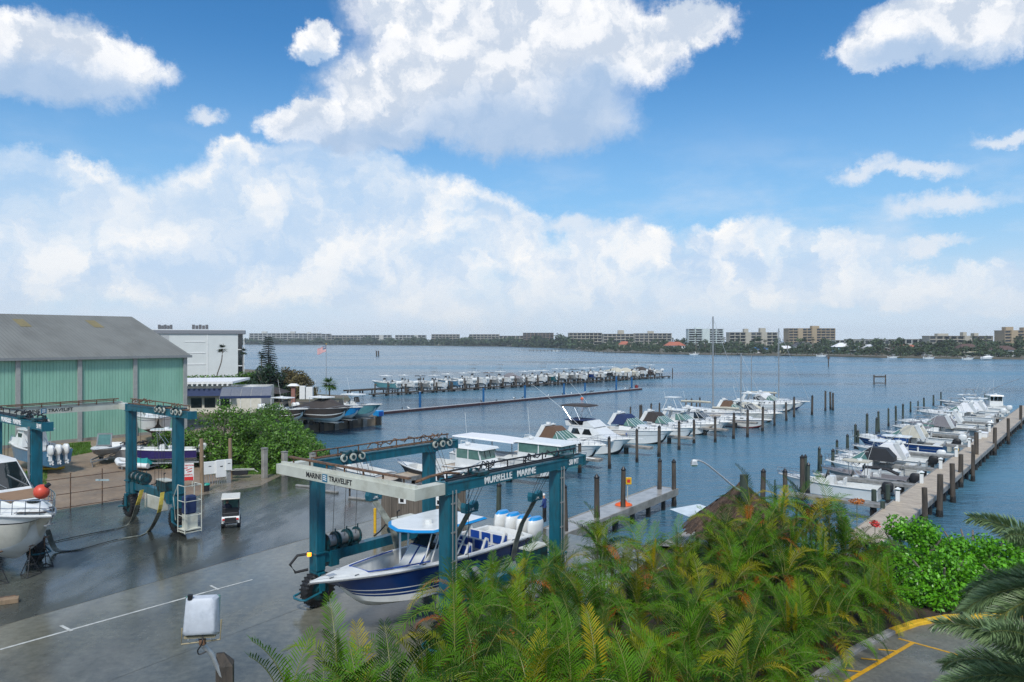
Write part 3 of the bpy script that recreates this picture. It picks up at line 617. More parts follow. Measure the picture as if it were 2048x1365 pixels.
# ------------------------------------------------------------------ boats
def hull(T, L, B, Fb, Dr, rise=.35, mats=None, bands=None, tc=.55, floor=None, rake=.12, deckm=None, n=22, crown=.10, gun=.16, sternw=.92, full=2.3, cockpit=True, tf=None):
    """local x from 0 at the transom to L at the bow; z = 0 at the waterline.  bands: [(fraction of topside, material index)]"""
    mats = mats or [M['white'], M['white']]; bands = bands or [(1.0, 0)]
    deckm = deckm or M['deck']
    def half(t):
        s = max(0, (t - .35) / .65); return max(.02, B / 2 * (1 - s ** full) * (sternw + (1 - sternw) * min(1, t / .3)))
    def sheer(t): return Fb * (1 + rise * t ** 2)
    ts = [i / n for i in range(n)] + [1 - .4 / n, 1.0]
    rings = []; nb = len(bands)
    for t in ts:
        b = half(t); zs = sheer(t); s = max(0, (t - .6) / .4)
        zk = -Dr + (zs * .93 + Dr) * s ** 2.6; bc = b * (.88 - .5 * s ** 1.3); zc = -Dr * .15 + (zs * .62) * s ** 2.0; zc = max(zc, zk + .01)
        def X(z): return L * t - rake * L * (1 - (z - zk) / max(.01, zs - zk)) * t ** 6 - rake * L * .9 * (1 - zk_rel(zk, zs)) * 0
        pts = [(0, zk), (bc * .55, zk + (zc - zk) * .5), (bc, zc)]
        for fr, _ in bands: pts.append((bc + (b - bc) * fr ** 1.3, zc + (zs - zc) * fr))
        pts[-1] = (b, zs)
        ring = [(X(z), -y, z) for y, z in reversed(pts)] + [(X(z), y, z) for y, z in pts[1:]]
        rings.append(ring)
    mb = MB(); m = len(rings[0]); vs = [p for r_ in rings for p in r_]; o = 0
    bi = [x[1] for x in bands]
    seg = bi[::-1] + [1, 1, 1, 1] + bi        # per ring segment
    seg = bi[::-1] + [1] * 4 + bi
    mb.v = vs
    for i in range(len(rings) - 1):
        for j in range(m - 1):
            a = i * m + j; mb.f.append([a, a + 1, a + m + 1, a + m]); mb.m.append(seg[j] if j < len(seg) else 0)
    mb.f.append(list(range(m))); mb.m.append(0)
    h = mb.build('hull', mats, T, True)
    # rub rail
    mb = MB()
    for s in (-1, 1): mb.tube([(L * t, s * (half(t) + .01), sheer(t) - .03) for t in ts], .03, 5)
    mb.build('rub_rail', M['alu'] if B > 2.2 else M['white'], h)
    # deck, cockpit and gunwales in one sheet
    fl = floor if floor is not None else .15
    rings = []; tt = []
    for t in ts:
        if cockpit and abs(t - tc) < .5 / n: tt += [tc - .002, tc + .002]
        else: tt.append(t)
    if cockpit and not any(abs(t - tc) < .003 for t in tt): tt += [tc - .002, tc + .002]
    tt = sorted(set([.0, .03] + tt))
    for t in tt:
        b = half(t); zs = sheer(t) + .005; inside = cockpit and .03 <= t < tc
        g_ = min(gun, b * .6); c = crown * min(1, b / (B * .3))
        q_ = max(0, (t - .55) / .45); flz = fl + (zs - fl) * .9 * q_ ** 1.6; bi_ = max(.02, (b - g_ - .05) * (1 - .45 * q_))
        if inside: r_ = [(b, zs), (b - .03, zs + .05), (b - g_, zs + .05), (bi_, flz), (0, flz)]
        else: r_ = [(b, zs), (b - .03, zs + .05), (b - g_, zs + .06), (b * .5, zs + .06 + c * .8), (0, zs + .06 + c)]
        rings.append([(L * t, -y, z) for y, z in r_] + [(L * t, y, z) for y, z in reversed(r_[:-1])])
    mb = MB(); mb.loft(rings, closed=False, cap=False); d = mb.build('deck', deckm, T, False)
    T['_'] = 0; del T['_']
    return half, sheer
def zk_rel(a, b): return 1

def outboard(T, x, y, z, s=1.0, cowl=None, top=None, tilt=0):
    """transom mounted engine, z = top of the transom"""
    mb = MB(); rings = []
    prof = [(.02, .30, .17), (.0, .36, .22), (.18, .42, .25), (.42, .44, .25), (.62, .40, .23), (.72, .28, .17)]
    for (zz, lx, ly) in [(.0, .30, .16), (.12, .40, .22), (.35, .44, .24), (.58, .43, .235), (.74, .38, .21), (.84, .26, .14)]:
        off = -.10 * zz
        rings.append([(x + s * (-.42 + off + lx * math.cos(a) * (1.0 if math.cos(a) > 0 else 1.1)), y + s * ly * math.sin(a), z + s * (zz - .12)) for a in [k * 2 * math.pi / 12 for k in range(12)]])
    mb.loft(rings, mi=0)
    if top: 
        for f, i in zip(mb.f, range(len(mb.f))):
            if all(mb.v[k][2] > z + s * .50 for k in f): mb.m[i] = 1
    o = mb.build('outboard', [cowl or M['white'], top or cowl or M['white']], T, True)
    mb = MB(); mb.box(x - s * .55, x - s * .22, y - s * .09, y + s * .09, z - s * .62, z - s * .10); mb.box(x - s * .68, x - s * .2, y - s * .14, y + s * .14, z - s * .66, z - s * .63)
    mb.tube([(x - s * .72, y, z - s * .82), (x - s * .5, y, z - s * .82), (x - s * .2, y, z - s * .82)], s * .08, 8, s * .03); mb.box(x - s * .5, x - s * .28, y - s * .025, y + s * .025, z - s * 1.0, z - s * .62)
    for k in range(3):
        a = k * 2.1; mb.bar((x - s * .74, y, z - s * .82), (x - s * .76, y + s * .18 * math.cos(a), z - s * .82 + s * .18 * math.sin(a)), .04, s * .12)
    mb.box(x - s * .3, x + .02, y - s * .12, y + s * .12, z - s * .3, z - s * .05)
    mb.build('lower_unit', cowl or M['white'], o)
    return o
def ttop(T, x0, x1, w, z0, z1, m=None, frame=None, edge=None):
    mb = MB(); t = .09
    out = [(x0, -w * .85), (x0 + .15, -w), (x1 - .5, -w), (x1, -w * .6), (x1, w * .6), (x1 - .5, w), (x0 + .15, w), (x0, w * .85)]
    mb.prism(out, z1, z1 + t, 0)
    if edge: mb.prism([(a[0] + (.04 if a[0] > (x0 + x1) / 2 else -.04), a[1] * 1.03) for a in out], z1 + .01, z1 + t - .025, 1)
    o = mb.build('t_top', [m or M['white'], edge or M['white']], T)
    mb = MB()
    for s in (-1, 1):
        a = .75 * w
        mb.tube([(x0 + .45, s * a, z0), (x0 + .35, s * a * .95, z1)], .028); mb.tube([(x1 - .75, s * a, z0), (x1 - .55, s * a * .95, z1)], .028)
        mb.tube([(x0 + .45, s * a, z0 + .4), (x1 - .6, s * a * .95, z1 - .1)], .02); mb.tube([(x0 + .3, s * a * .95, z1 - .02), (x1 - .3, s * a * .95, z1 - .02)], .025)
    mb.build('frame', frame or M['steel'], o)
    mb = MB(); mb.wheel((x0 + (x1 - x0) * .4, 0, z1 + t + .07), (0, 0, 1), .22, .16, 14); mb.tube([(x0 + .2, w * .6, z1), (x0 - .5, w * .7, z1 + 2.4)], .013, 4); mb.build('antenna', M['white'], o)
    return o
def console(T, x, z, w=.42, h=1.1, l=.8):
    mb = MB(); mb.house([(x, z), (x + l, z), (x + l * 1.05, z + h * .55), (x + l * .7, z + h), (x + .08, z + h)], w, w * .85)
    mb.box(x + l * 1.05, x + l * 1.05 + .5, -w * .8, w * .8, z, z + .45)
    c = mb.build('console', M['white'], T)
    mb = MB(); mb.house([(x + l * .72, z + h), (x + l * .9, z + h * .78), (x + l * .95, z + h * .8), (x + l * .74, z + h + .45)], w * .85, w * .8); mb.build('windshield', M['glass'], c)
    mb = MB(); mb.cbox(x - .75, x - .2, -w, w, z, z + .75, .05); mb.cbox(x - .78, x - .68, -w, w, z + .7, z + 1.1, .03); mb.build('helm_seat', M['deck'], T)
    return c
def bowrail(T, L, half, sheer, t0=.6, h=.55, n=8, m=None, r=.02):
    mb = MB()
    for s in (-1, 1):
        pts = [(L * (t0 + (1 - t0) * k / n) * 1.0, s * max(.05, half(t0 + (1 - t0) * k / n) - .08), sheer(t0 + (1 - t0) * k / n)) for k in range(n + 1)]
        top = [(p[0] + .1, p[1], p[2] + h * min(1, .25 + k * .4)) for k, p in enumerate(pts)]
        mb.tube(top, r, 5); mb.tube([(p[0] + .05, p[1], p[2] + h * .5 * min(1, .25 + k * .4)) for k, p in enumerate(pts)], r * .7, 4)
        for k in range(1, n + 1): mb.tube([pts[k], top[k]], r * .8, 4)
    return mb.build('bow_rail', m or M['steel'], T)
def glassbar(T, pts, w0, w1, m, name='window'):
    return MB().house(pts, w0, w1).build(name, m, T)

def boat_cc(label, loc, rz, L=8.5, hm=None, nout=3, group=None, ttopm=None, tower=False, outr=False, cowl=None, stripe=None, name='center_console_boat', inner=None, cover=None, edge=None, lod=0):
    B = L * .31; T = thing(name, label, 'boat', loc, rz, group); hm = hm or M['white']
    half, sheer = hull(T, L, B, L * .105, L * .055, .38, [hm, M['white'], stripe or hm], [(.3, 0), (.38, 2), (1.0, 0)], tc=.74, floor=L * .04, n=14 if lod else 22, deckm=inner)
    z0 = L * .04; F_ = L * .105
    if cover:
        rings = []
        for t, h in ((.02, .15), (.25, .75), (.45, 1.35), (.62, 1.2), (.8, .45), (.97, .12)):
            b = half(t) + .02; zs = sheer(t)
            rings.append([(L * t, -b, zs - .1), (L * t, -b, zs + .06), (L * t, -b * .45, zs + h * .8), (L * t, 0, zs + h), (L * t, b * .45, zs + h * .8), (L * t, b, zs + .06), (L * t, b, zs - .1)])
        MB().loft(rings, closed=False, cap=False).build('cover', cover, T)
    else:
        console(T, L * .42, z0, L * .055, L * .14, L * .1)
    if ttopm is not None: ttop(T, L * .28, L * .62, B * .36, z0, z0 + 2.15, ttopm, edge=edge)
    for k in range(nout): outboard(T, 0, (k - (nout - 1) / 2) * (.52 if lod else .60), F_ * .85, (.85 if lod else .98) if L > 7 else .8, cowl)
    if tower:
        mb = MB(); zt = z0 + 2.2
        for s in (-1, 1):
            mb.tube([(L * .33, s * B * .3, zt), (L * .40, s * .35, zt + 1.9)], .025, 4); mb.tube([(L * .58, s * B * .3, zt), (L * .5, s * .35, zt + 1.9)], .025, 4)
            mb.tube([(L * .36, s * .5, zt + .9), (L * .55, s * .5, zt + .9)], .02, 4)
        mb.box(L * .38, L * .52, -.4, .4, zt + .95, zt + 1.0); mb.box(L * .34, L * .56, -.55, .55, zt + 1.9, zt + 1.96); mb.build('tuna_tower', M['alu'], T)
    if outr:
        mb = MB()
        for s in (-1, 1): mb.tube([(L * .45, s * B * .36, z0 + 2.1), (L * .1, s * (B * .7), z0 + 4.4), (-L * .25, s * (B * .8), z0 + 6.0)], .02, 4, .01)
        mb.build('outrigger', M['galv'], T)
    if not lod: bowrail(T, L, half, sheer, .7, .25, 5)
    return T, half, sheer

def cruiser_house(T, L, B, z, x0, x1, h, wm=None, gm=None, front=1.4, back=.3, body=None):
    """trunk cabin with glass all round"""
    hw = B * .40
    MB().house([(x0, z), (x1, z), (x1 - front, z + h), (x0 + back, z + h)], hw, hw * .82).build('cabin', body or M['white'], T)
def windscreen(T, x, z, w, h, l, gm, arch=True, canv=None, canvl=2.2):
    mb = MB(); mb.house([(x, z), (x + l, z), (x + l * .25, z + h), (x - .1, z + h)], w, w * .78)
    g_ = mb.build('windshield', gm, T)
    mb = MB()
    for s in (-1, 1): 
        for a, b in (((x + l, z), (x + l * .25, z + h)), ((x + l * .25, z + h), (x - .1, z + h)), ((x + l * .45, z), (x + l * .1, z + h))):
            wa = w - (w * .22) * ((a[1] - z) / h); wb = w - (w * .22) * ((b[1] - z) / h)
            mb.bar((a[0], s * (wa + .01), a[1]), (b[0], s * (wb + .01), b[1]), .04, .05)
    for q in (-.5, 0, .5): mb.bar((x + l + .01, q * w * 1.1, z), (x + l * .25 + .01, q * w * .9, z + h), .04, .04)
    mb.build('frame', M['white'], g_)
    if canv:
        mb = MB(); mb.house([(x - canvl, z + .1), (x - .05, z + .1), (x + l * .2, z + h + .02), (x - .2, z + h + .45), (x - canvl * .7, z + h + .4), (x - canvl, z + h * .6)], w * .98, w * .72); mb.build('canvas_top', canv, T)
    if arch:
        mb = MB(); xa = x - canvl * .75
        for s in (-1, 1): mb.bar((xa - .5, s * w, z), (xa + .25, s * w * .8, z + h + .55), .10, .45)
        mb.box(xa, xa + .5, -w * .82, w * .82, z + h + .50, z + h + .60); mb.wheel((xa + .2, 0, z + h + .72), (0, 0, 1), .28, .2, 14); mb.build('radar_arch', M['white'], T)

def boat_express(label, loc, rz, L=10, canv=None, gm=None, group=None, name='cabin_cruiser', hm=None, hardtop=False, arch=True, stripe=None, inner=None, boot=None):
    B = L * .32; T = thing(name, label, 'boat', loc, rz, group)
    half, sheer = hull(T, L, B, L * .125, L * .05, .30, [hm or M['white'], boot or M['blackg'], stripe or M['white']], [(.06, 1), (.62, 0), (.67, 2), (1.0, 0)], tc=.38, floor=L * .045, crown=.42, inner=None) if False else hull(T, L, B, L * .125, L * .05, .30, [hm or M['white'], boot or M['blackg'], stripe or M['alu']], [(.06, 1), (.62, 0), (.66, 2), (1.0, 0)], tc=.38, floor=L * .045, crown=.42, full=2.6, deckm=inner)
    z = L * .125
    mb = MB(); rings = []
    for t, hh, wf in ((.36, .55, .78), (.5, .55, .76), (.62, .48, .7), (.74, .32, .6), (.84, .12, .45), (.88, .0, .4)):
        b = half(t) * wf; zs = sheer(t) + .1; rings.append([(L * t, -b, zs - .05), (L * t, -b * .92, zs + hh * .7), (L * t, -b * .55, zs + hh), (L * t, b * .55, zs + hh), (L * t, b * .92, zs + hh * .7), (L * t, b, zs - .05)])
    mb.loft(rings); mb.build('cabin', hm or M['white'], T, True)
    for s in (-1, 1):
        for t in (.52, .60, .68):
            mb = MB(); mb.wheel((L * t, s * (half(t) * .74), sheer(t) + .34), (0, 1, 0), .09, .12, 10); mb.build('porthole', M['glass'], T)
    mb = MB(); mb.cbox(L * .70, L * .76, -.3, .3, sheer(.73) + .42, sheer(.73) + .50, .02); mb.build('hatch', M['glass'], T)
    zc = z + .62
    windscreen(T, L * .42, zc, B * .37, .85, 1.7, gm or M['gglass'], arch, canv)
    if hardtop:
        ttop(T, L * .2, L * .52, B * .36, zc, zc + 1.25)
    mb = MB(); mb.cbox(L * .04, L * .11, -B * .35, B * .35, L * .05, z + .1, .05); mb.cbox(L * .3, L * .36, -B * .3, -B * .05, L * .05, z + .5, .05); mb.build('seat', M['deck'], T)
    bowrail(T, L, half, sheer, .5, .6, 9)
    MB().box(-.8, .0, -B * .4, B * .4, .15, .22).build('swim_platform', M['deck'], T)
    for t in (.25, .48):
        for s in (-1, 1): MB().tube([(L * t, s * (half(t) + .12), sheer(t) - .25), (L * t, s * (half(t) + .10), sheer(t) - .85)], .10, 8).build('fender', M['white'] if t < .3 else M['royal'], T, True)
    mb = MB(); mb.tube([(L * .99, 0, sheer(1) - .1), (L * 1.03, 0, sheer(1) - .15), (L * 1.02, 0, sheer(1) - .5)], .05); mb.build('anchor', M['galv'], T)
    return T, half, sheer

def boat_fly(label, loc, rz, L=11.5, group=None):
    B = L * .33; T = thing('flybridge_boat', label, 'boat', loc, rz, group)
    half, sheer = hull(T, L, B, L * .11, L * .06, .48, [M['white'], M['blackg']], [(.06, 1), (1.0, 0)], tc=.30, floor=L * .04, crown=.25)
    z = L * .11 + .1
    MB().house([(L * .30, z), (L * .82, z + .2), (L * .70, z + .75), (L * .60, z + 1.5), (L * .34, z + 1.5)], B * .40, B * .33).build('cabin', M['white'], T)
    for s in (-1, 1):
        for a, b_ in ((.36, .47), (.49, .60)):
            mb = MB(); y0 = B * .40; f = lambda zz: s * (B * .40 - (B * .07) * ((zz - z) / 1.5) + .012)
            zz0, zz1 = z + .65, z + 1.28
            pts = [(L * a, f(zz0), zz0), (L * b_, f(zz0), zz0), (L * (b_ - .035), f(zz1), zz1), (L * (a + .02), f(zz1), zz1)]
            mb.add(pts + [(p[0], p[1] - s * .05, p[2]) for p in pts], [(0, 1, 2, 3), (7, 6, 5, 4), (0, 4, 5, 1), (1, 5, 6, 2), (2, 6, 7, 3), (3, 7, 4, 0)]); mb.build('window', M['glass'], T)
    fb = MB(); fb.house([(L * .30, z + 1.5), (L * .62, z + 1.5), (L * .54, z + 2.15), (L * .50, z + 2.1), (L * .49, z + 1.62), (L * .34, z + 1.62), (L * .32, z + 2.05), (L * .29, z + 2.05)], B * .34, B * .34); fb = fb.build('flybridge', M['white'], T)
    MB().cbox(L * .36, L * .44, -.6, .6, z + 1.62, z + 2.2, .05).build('helm_seat', M['blackg'], fb)
    mb = MB(); mb.box(L * .28, L * .50, -B * .33, B * .33, z + 2.14, z + 2.22); mb.build('coaming', M['blue_canvas'], fb)
    mb = MB(); mb.house([(L * .22, z + 3.7), (L * .54, z + 3.72), (L * .52, z + 3.88), (L * .38, z + 3.95), (L * .24, z + 3.86)], B * .30, B * .26); bi = mb.build('bimini', M['darkbrown'], T)
    mb = MB()
    for s in (-1, 1):
        for a, b_ in ((.36, .24), (.36, .52), (.32, .38), (.46, .38)): mb.tube([(L * a, s * B * .32, z + 2.1), (L * b_, s * B * .28, z + 3.75)], .022, 4)
    mb.build('frame', M['steel'], bi)
    mb = MB()
    for s in (-1, 1): mb.tube([(L * .5, s * B * .34, z + 1.2), (L * .3, s * B * .75, z + 4.0), (L * .05, s * B * .95, z + 6.2)], .02, 5, .01)
    mb.build('outrigger', M['white'], T)
    bowrail(T, L, half, sheer, .55, .6, 8)
    mb = MB(); mb.box(L * .99, L * 1.08, -.12, .12, sheer(1) - .02, sheer(1) + .06); mb.build('bow_pulpit', M['white'], T)
    return T

def boat_sail(label, loc, rz, L=10, mast=14, stripe=None, hm=None, group=None, mizzen=0, furled=None, mastr=.09):
    B = L * .30; T = thing('sailboat', label, 'sailing boat', loc, rz, group)
    half, sheer = hull(T, L, B, L * .10, L * .05, .22, [hm or M['white'], stripe or M['red'], M['navy']], [(.12, 1), (.85, 0), (.9, 2), (1.0, 0)], tc=.28, floor=.3, rake=.10, full=1.9, sternw=.62, crown=.15)
    z = L * .10
    MB().house([(L * .28, z), (L * .74, z + .1), (L * .66, z + .5), (L * .3, z + .55)], B * .30, B * .24).build('cabin', hm or M['white'], T)
    for s in (-1, 1):
        for t in (.38, .48, .58):
            MB().cbox(L * t, L * t + .5, s * B * .275 - .03, s * B * .275 + .03, z + .2, z + .36, .02).build('window', M['glass'], T)
    zm = z + mast
    mb = MB(); mb.tube([(L * .56, 0, z + .4), (L * .56, 0, zm)], mastr, 8); mb.bar((L * .56, -.9, z + mast * .62), (L * .56, .9, z + mast * .62), .05, .04); mb.build('mast', M['alu'], T)
    mb = MB(); mb.tube([(L * .55, 0, z + 1.4), (L * .12, 0, z + 1.35)], .06, 6); bo = mb.build('boom', M['alu'], T)
    mb = MB(); mb.tube([(L * .53, 0, z + 1.56), (L * .35, 0, z + 1.6), (L * .14, 0, z + 1.5)], .15, 8); mb.build('furled_sail', furled or M['beige_canvas'], bo)
    mb = MB(); r_ = .012
    mb.tube([(L * .99, 0, sheer(1)), (L * .56, 0, zm - .2)], .03, 4); mb.tube([(0.05, 0, z), (L * .56, 0, zm - .1)], r_, 4)
    for s in (-1, 1): mb.tube([(L * .52, s * B * .46, z), (L * .56, s * .9, z + mast * .62), (L * .56, 0, zm - .3)], r_, 4)
    mb.build('rigging', M['galv'], T)
    if mizzen:
        mb = MB(); mb.tube([(L * .16, 0, z + .2), (L * .16, 0, z + mizzen)], .07, 6); mb.tube([(L * .15, 0, z + 1.6), (-L * .1, 0, z + 1.6)], .05, 5); mb.build('mizzen_mast', M['alu'], T)
    bowrail(T, L, half, sheer, .02, .55, 12)
    return T

def boat_pilot(label, loc, rz, L=8, group=None, canopy=0, px=.55, hm=None, roofl=None):
    B = L * .33 if L < 12 else L * .27; T = thing('pilothouse_boat', label, 'boat', loc, rz, group)
    Fb = L * .12 if L < 12 else 1.45
    half, sheer = hull(T, L, B, Fb, .5, .42, [hm or M['white'], M['blackg']], [(.07, 1), (1.0, 0)], tc=.45, floor=.3, crown=.2, deckm=M['deck'])
    z = Fb + .12; h = 1.75; x0, x1 = L * (px - .12), L * (px + .2)
    ca = MB(); ca.house([(x0, z - .3), (x1 + .5, z + .1), (x1, z + .75), (x0, z + .75)], B * .38, B * .36); ca.house([(x0 - .5, z + h - .12), (x1 + .25, z + h - .12), (x1 + .15, z + h + .05), (x0 - .4, z + h + .08)], B * .38, B * .35)
    for s in (-1, 1):
        for xx in (x0 + .06, (x0 + x1) / 2, x1 - .02): ca.bar((xx, s * B * .35, z + .7), (xx - (.3 if xx > x1 - .1 else 0) , s * B * .34, z + h - .1), .10, .10)
    ca = ca.build('pilothouse', hm or M['white'], T)
    for s in (-1, 1):
        for a, b_ in ((x0 + .12, (x0 + x1) / 2 - .06), ((x0 + x1) / 2 + .06, x1 - .12)):
            MB().box(a, b_, s * B * .35 - .02, s * B * .35 + .02, z + .76, z + h - .13).build('window', M['gglass'], T)
    for k in range(3):
        y0 = -B * .33 + k * B * .22; mb = MB(); mb.add([(x1 + .0, y0 + .05, z + .76), (x1 + .0, y0 + B * .22 - .05, z + .76), (x1 - .3, y0 + B * .22 - .05, z + h - .13), (x1 - .3, y0 + .05, z + h - .13), (x1 - .03, y0 + .05, z + .76), (x1 - .03, y0 + B * .22 - .05, z + .76), (x1 - .33, y0 + B * .22 - .05, z + h - .13), (x1 - .33, y0 + .05, z + h - .13)], [(0, 1, 2, 3), (7, 6, 5, 4), (0, 4, 5, 1), (2, 6, 7, 3), (1, 5, 6, 2), (3, 7, 4, 0)]); mb.build('window', M['gglass'], T)
    mb = MB(); mb.wheel((x0 + .5, 0, z + h + .22), (0, 0, 1), .25, .2, 14); mb.tube([(x0, .5, z + h), (x0 - .3, .5, z + h + 3)], .015, 4); mb.tube([(x0 + .2, -.6, z + h), (x0 + .2, -.6, z + h + .5), (x0 + 1, -.6, z + h + .5)], .03, 5); mb.build('antenna', M['white'], T)
    bowrail(T, L, half, sheer, .6, .6, 7)
    if canopy:
        mb = MB(); mb.house([(.1, z + 1.52), (canopy, z + 1.45), (canopy, z + 1.53), (canopy * .5, z + 1.66), (.1, z + 1.62)], B * .40, B * .36); c = mb.build('canopy', M['whitecanvas'], T)
        mb = MB()
        for s in (-1, 1):
            for k in range(4): mb.tube([(.3 + k * (canopy - .5) / 3, s * B * .38, Fb), (.3 + k * (canopy - .5) / 3, s * B * .38, z + 1.5)], .03, 5)
        mb.build('frame', M['steel'], c)
        mb = MB(); mb.cbox(canopy * .3, canopy * .75, -.9, .9, .3, 1.5, .1); mb.build('equipment_box', M['greydeck'], T)
    return T

# ------------------------------------------------------------------ the navy boat in the hoist
def hero():
    loc = O1 + E1 * 9.75 + Vector((0, 0, 1.22)); rz = ang(-E1); L = 11.3; B = 3.15
    T = thing('center_console_boat', 'navy blue open boat with four white and blue outboards hanging in the hoist slings', 'boat', loc, rz)
    mats = [M['navy'], M['white'], M['white']]
    half, sheer = hull(T, L, B, 1.08, .40, .28, mats, [(.20, 1), (.27, 0), (.30, 2), (.42, 0), (.45, 2), (1.0, 0)], tc=.80, floor=.30, rake=.13, full=2.2, gun=.22, n=30, crown=.06)
    # bow coaming pads, blue piping
    mb = MB()
    for s in (-1, 1):
        mb.tube([(L * t, s * (half(t) - .28), sheer(t) + .10) for t in np.linspace(.56, .80, 8)] , .03, 5)
    mb.tube([(L * .80, s * (half(.8) - .28), sheer(.8) + .10) for s in (-1, -.5, .5, 1)], .03, 5)
    mb.build('piping', M['royal'], T)
    MB().cbox(L * .735, L * .775, -.42, .42, .62, .90, .05).build('bow_seat', M['deck'], T)
    mb = MB(); mb.cbox(L * .60, L * .68, -.5, .5, .4, .74, .06); mb.build('bow_seat', M['deck'], T)
    # console with forward double lounge
    mb = MB(); mb.house([(L * .42, .3), (L * .56, .3), (L * .555, .85), (L * .50, 1.45), (L * .43, 1.45)], .62, .55); c = mb.build('console', M['white'], T)
    for y in (-.30, .30):
        mb = MB(); mb.bar((L * .605, y, .80), (L * .575, y, .82), .5, .12); mb.bar((L * .572, y, .85), (L * .515, y, 1.55), .5, .10); mb.build('lounge_seat', M['deck'], T)
        mb = MB(); mb.tube([(L * .565, y - .26, .98), (L * .513, y - .26, 1.60), (L * .513, y + .26, 1.60), (L * .565, y + .26, .98)], .028, 5); mb.build('piping', M['royal'], T)
    mb = MB(); mb.house([(L * .51, 1.45), (L * .525, 1.45), (L * .48, 2.05), (L * .465, 2.05)], .52, .42); mb.build('windshield', M['glass'], c)
    MB().cbox(L * .455, L * .49, -.45, .45, 1.45, 1.62, .03).build('dashboard', M['blackg'], c)
    # three rows of seats
    for k, (x, n) in enumerate(((L * .365, 3), (L * .27, 3), (L * .165, 2))):
        wd = 1.9 if n == 3 else 2.1
        mb = MB(); mb.cbox(x - .30, x + .22, -wd / 2, wd / 2, .3, .80, .05); mb.cbox(x - .36, x - .22, -wd / 2, wd / 2, .78, 1.36, .05)
        for s in (-1, 1): mb.house([(x - .40, .3), (x + .2, .3), (x + .24, .6), (x - .02, 1.05), (x - .28, 1.50), (x - .42, 1.42)], .05, .05, y=s * (wd / 2 + .04))
        b = mb.build('seat_bench', M['deck'], T)
        mb = MB()
        for q in range(3):
            y = (q - 1) * wd / 3; mb.cbox(x - .215, x - .18, y - wd * .13, y + wd * .13, .95, 1.33, .015); mb.cbox(x - .18, x + .20, y - wd * .13, y + wd * .13, .795, .83, .015); mb.cbox(x - .385, x - .355, y - wd * .13, y + wd * .13, 1.0, 1.33, .01)
        for s in (-1, 1): mb.house([(x - .34, .42), (x + .12, .42), (x + .16, .62), (x - .08, 1.0), (x - .26, 1.38), (x - .35, 1.34)], .055, .055, y=s * (wd / 2 + .05))
        mb.build('blue_panel', M['royal'], b)
    MB().cbox(.1, .75, -1.1, 1.1, .3, 1.02, .08).build('stern_bench', M['deck'], T)
    # hard top with bright blue edge
    z1 = 2.42
    out = [(L * .28, -1.35), (L * .36, -1.42), (L * .56, -1.35), (L * .605, -.75), (L * .63, 0), (L * .605, .75), (L * .56, 1.35), (L * .36, 1.42), (L * .28, 1.35)]
    cx = L * .45
    mb = MB(); mb.loft([[(cx + (x - cx) * q, y * q, z) for x, y in out] for q, z in ((1.0, z1), (1.03, z1 + .05), (.97, z1 + .12))], mi=1)
    mb.loft([[(cx + (x - cx) * q, y * q, z) for x, y in out] for q, z in ((.965, z1 + .115), (.9, z1 + .15))], mi=0)
    tt = mb.build('hard_top', [M['white'], M['skyblue']], T)
    mb = MB()
    for s in (-1, 1):
        mb.bar((L * .565, s * .62, .55), (L * .535, s * 1.0, z1), .09, .05); mb.bar((L * .53, s * .62, .6), (L * .49, s * 1.0, z1), .07, .05)
        mb.bar((L * .40, s * .62, .6), (L * .33, s * 1.05, z1), .10, .05); mb.bar((L * .43, s * .62, .6), (L * .37, s * 1.05, z1), .07, .05)
        mb.bar((L * .36, s * .8, 1.6), (L * .52, s * .85, z1 - .15), .05, .04)
    mb.build('frame', M['white'], tt)
    mb = MB(); mb.wheel((L * .50, .35, z1 + .24), (0, 0, 1), .17, .18, 14); mb.build('radar', M['white'], tt, True)
    for k in range(4): outboard(T, -.12, (k - 1.5) * .70, .92, 1.2, M['white'], M['skyblue'])
    mb = MB()
    for t in (.93, .85, .6, .4, .12):
        for s in (-1, 1): mb.bar((L * t - .1, s * (half(t) - .1), sheer(t) + .09), (L * t + .1, s * (half(t) - .1), sheer(t) + .09), .03, .04)
    mb.box(L * .9, L * .93, -.12, .12, sheer(.91) + .06, sheer(.91) + .12); mb.build('cleat', M['steel'], T)
    mb = MB(); mb.tube([(L * .52, half(.52) + .08, .5), (L * .52, half(.52) + .08, -.05)], .09, 10); mb.tube([(L * .52, half(.52) + .08, .5), (L * .52, half(.52) - .02, sheer(.52) + .1)], .012, 4); mb.build('fender', M['navy'], T, True)
    mb = MB(); mb.tube([(L * .30, half(.30) + .02, -.15), (L * .30, half(.3) + .5, -.75), (L * .31, half(.3) + .95, -1.15)], .02, 4)
    mb.build('rope', M['beige_canvas'], T)
hero()
# roll of ropes and bicycle-like clutter is left to the docks

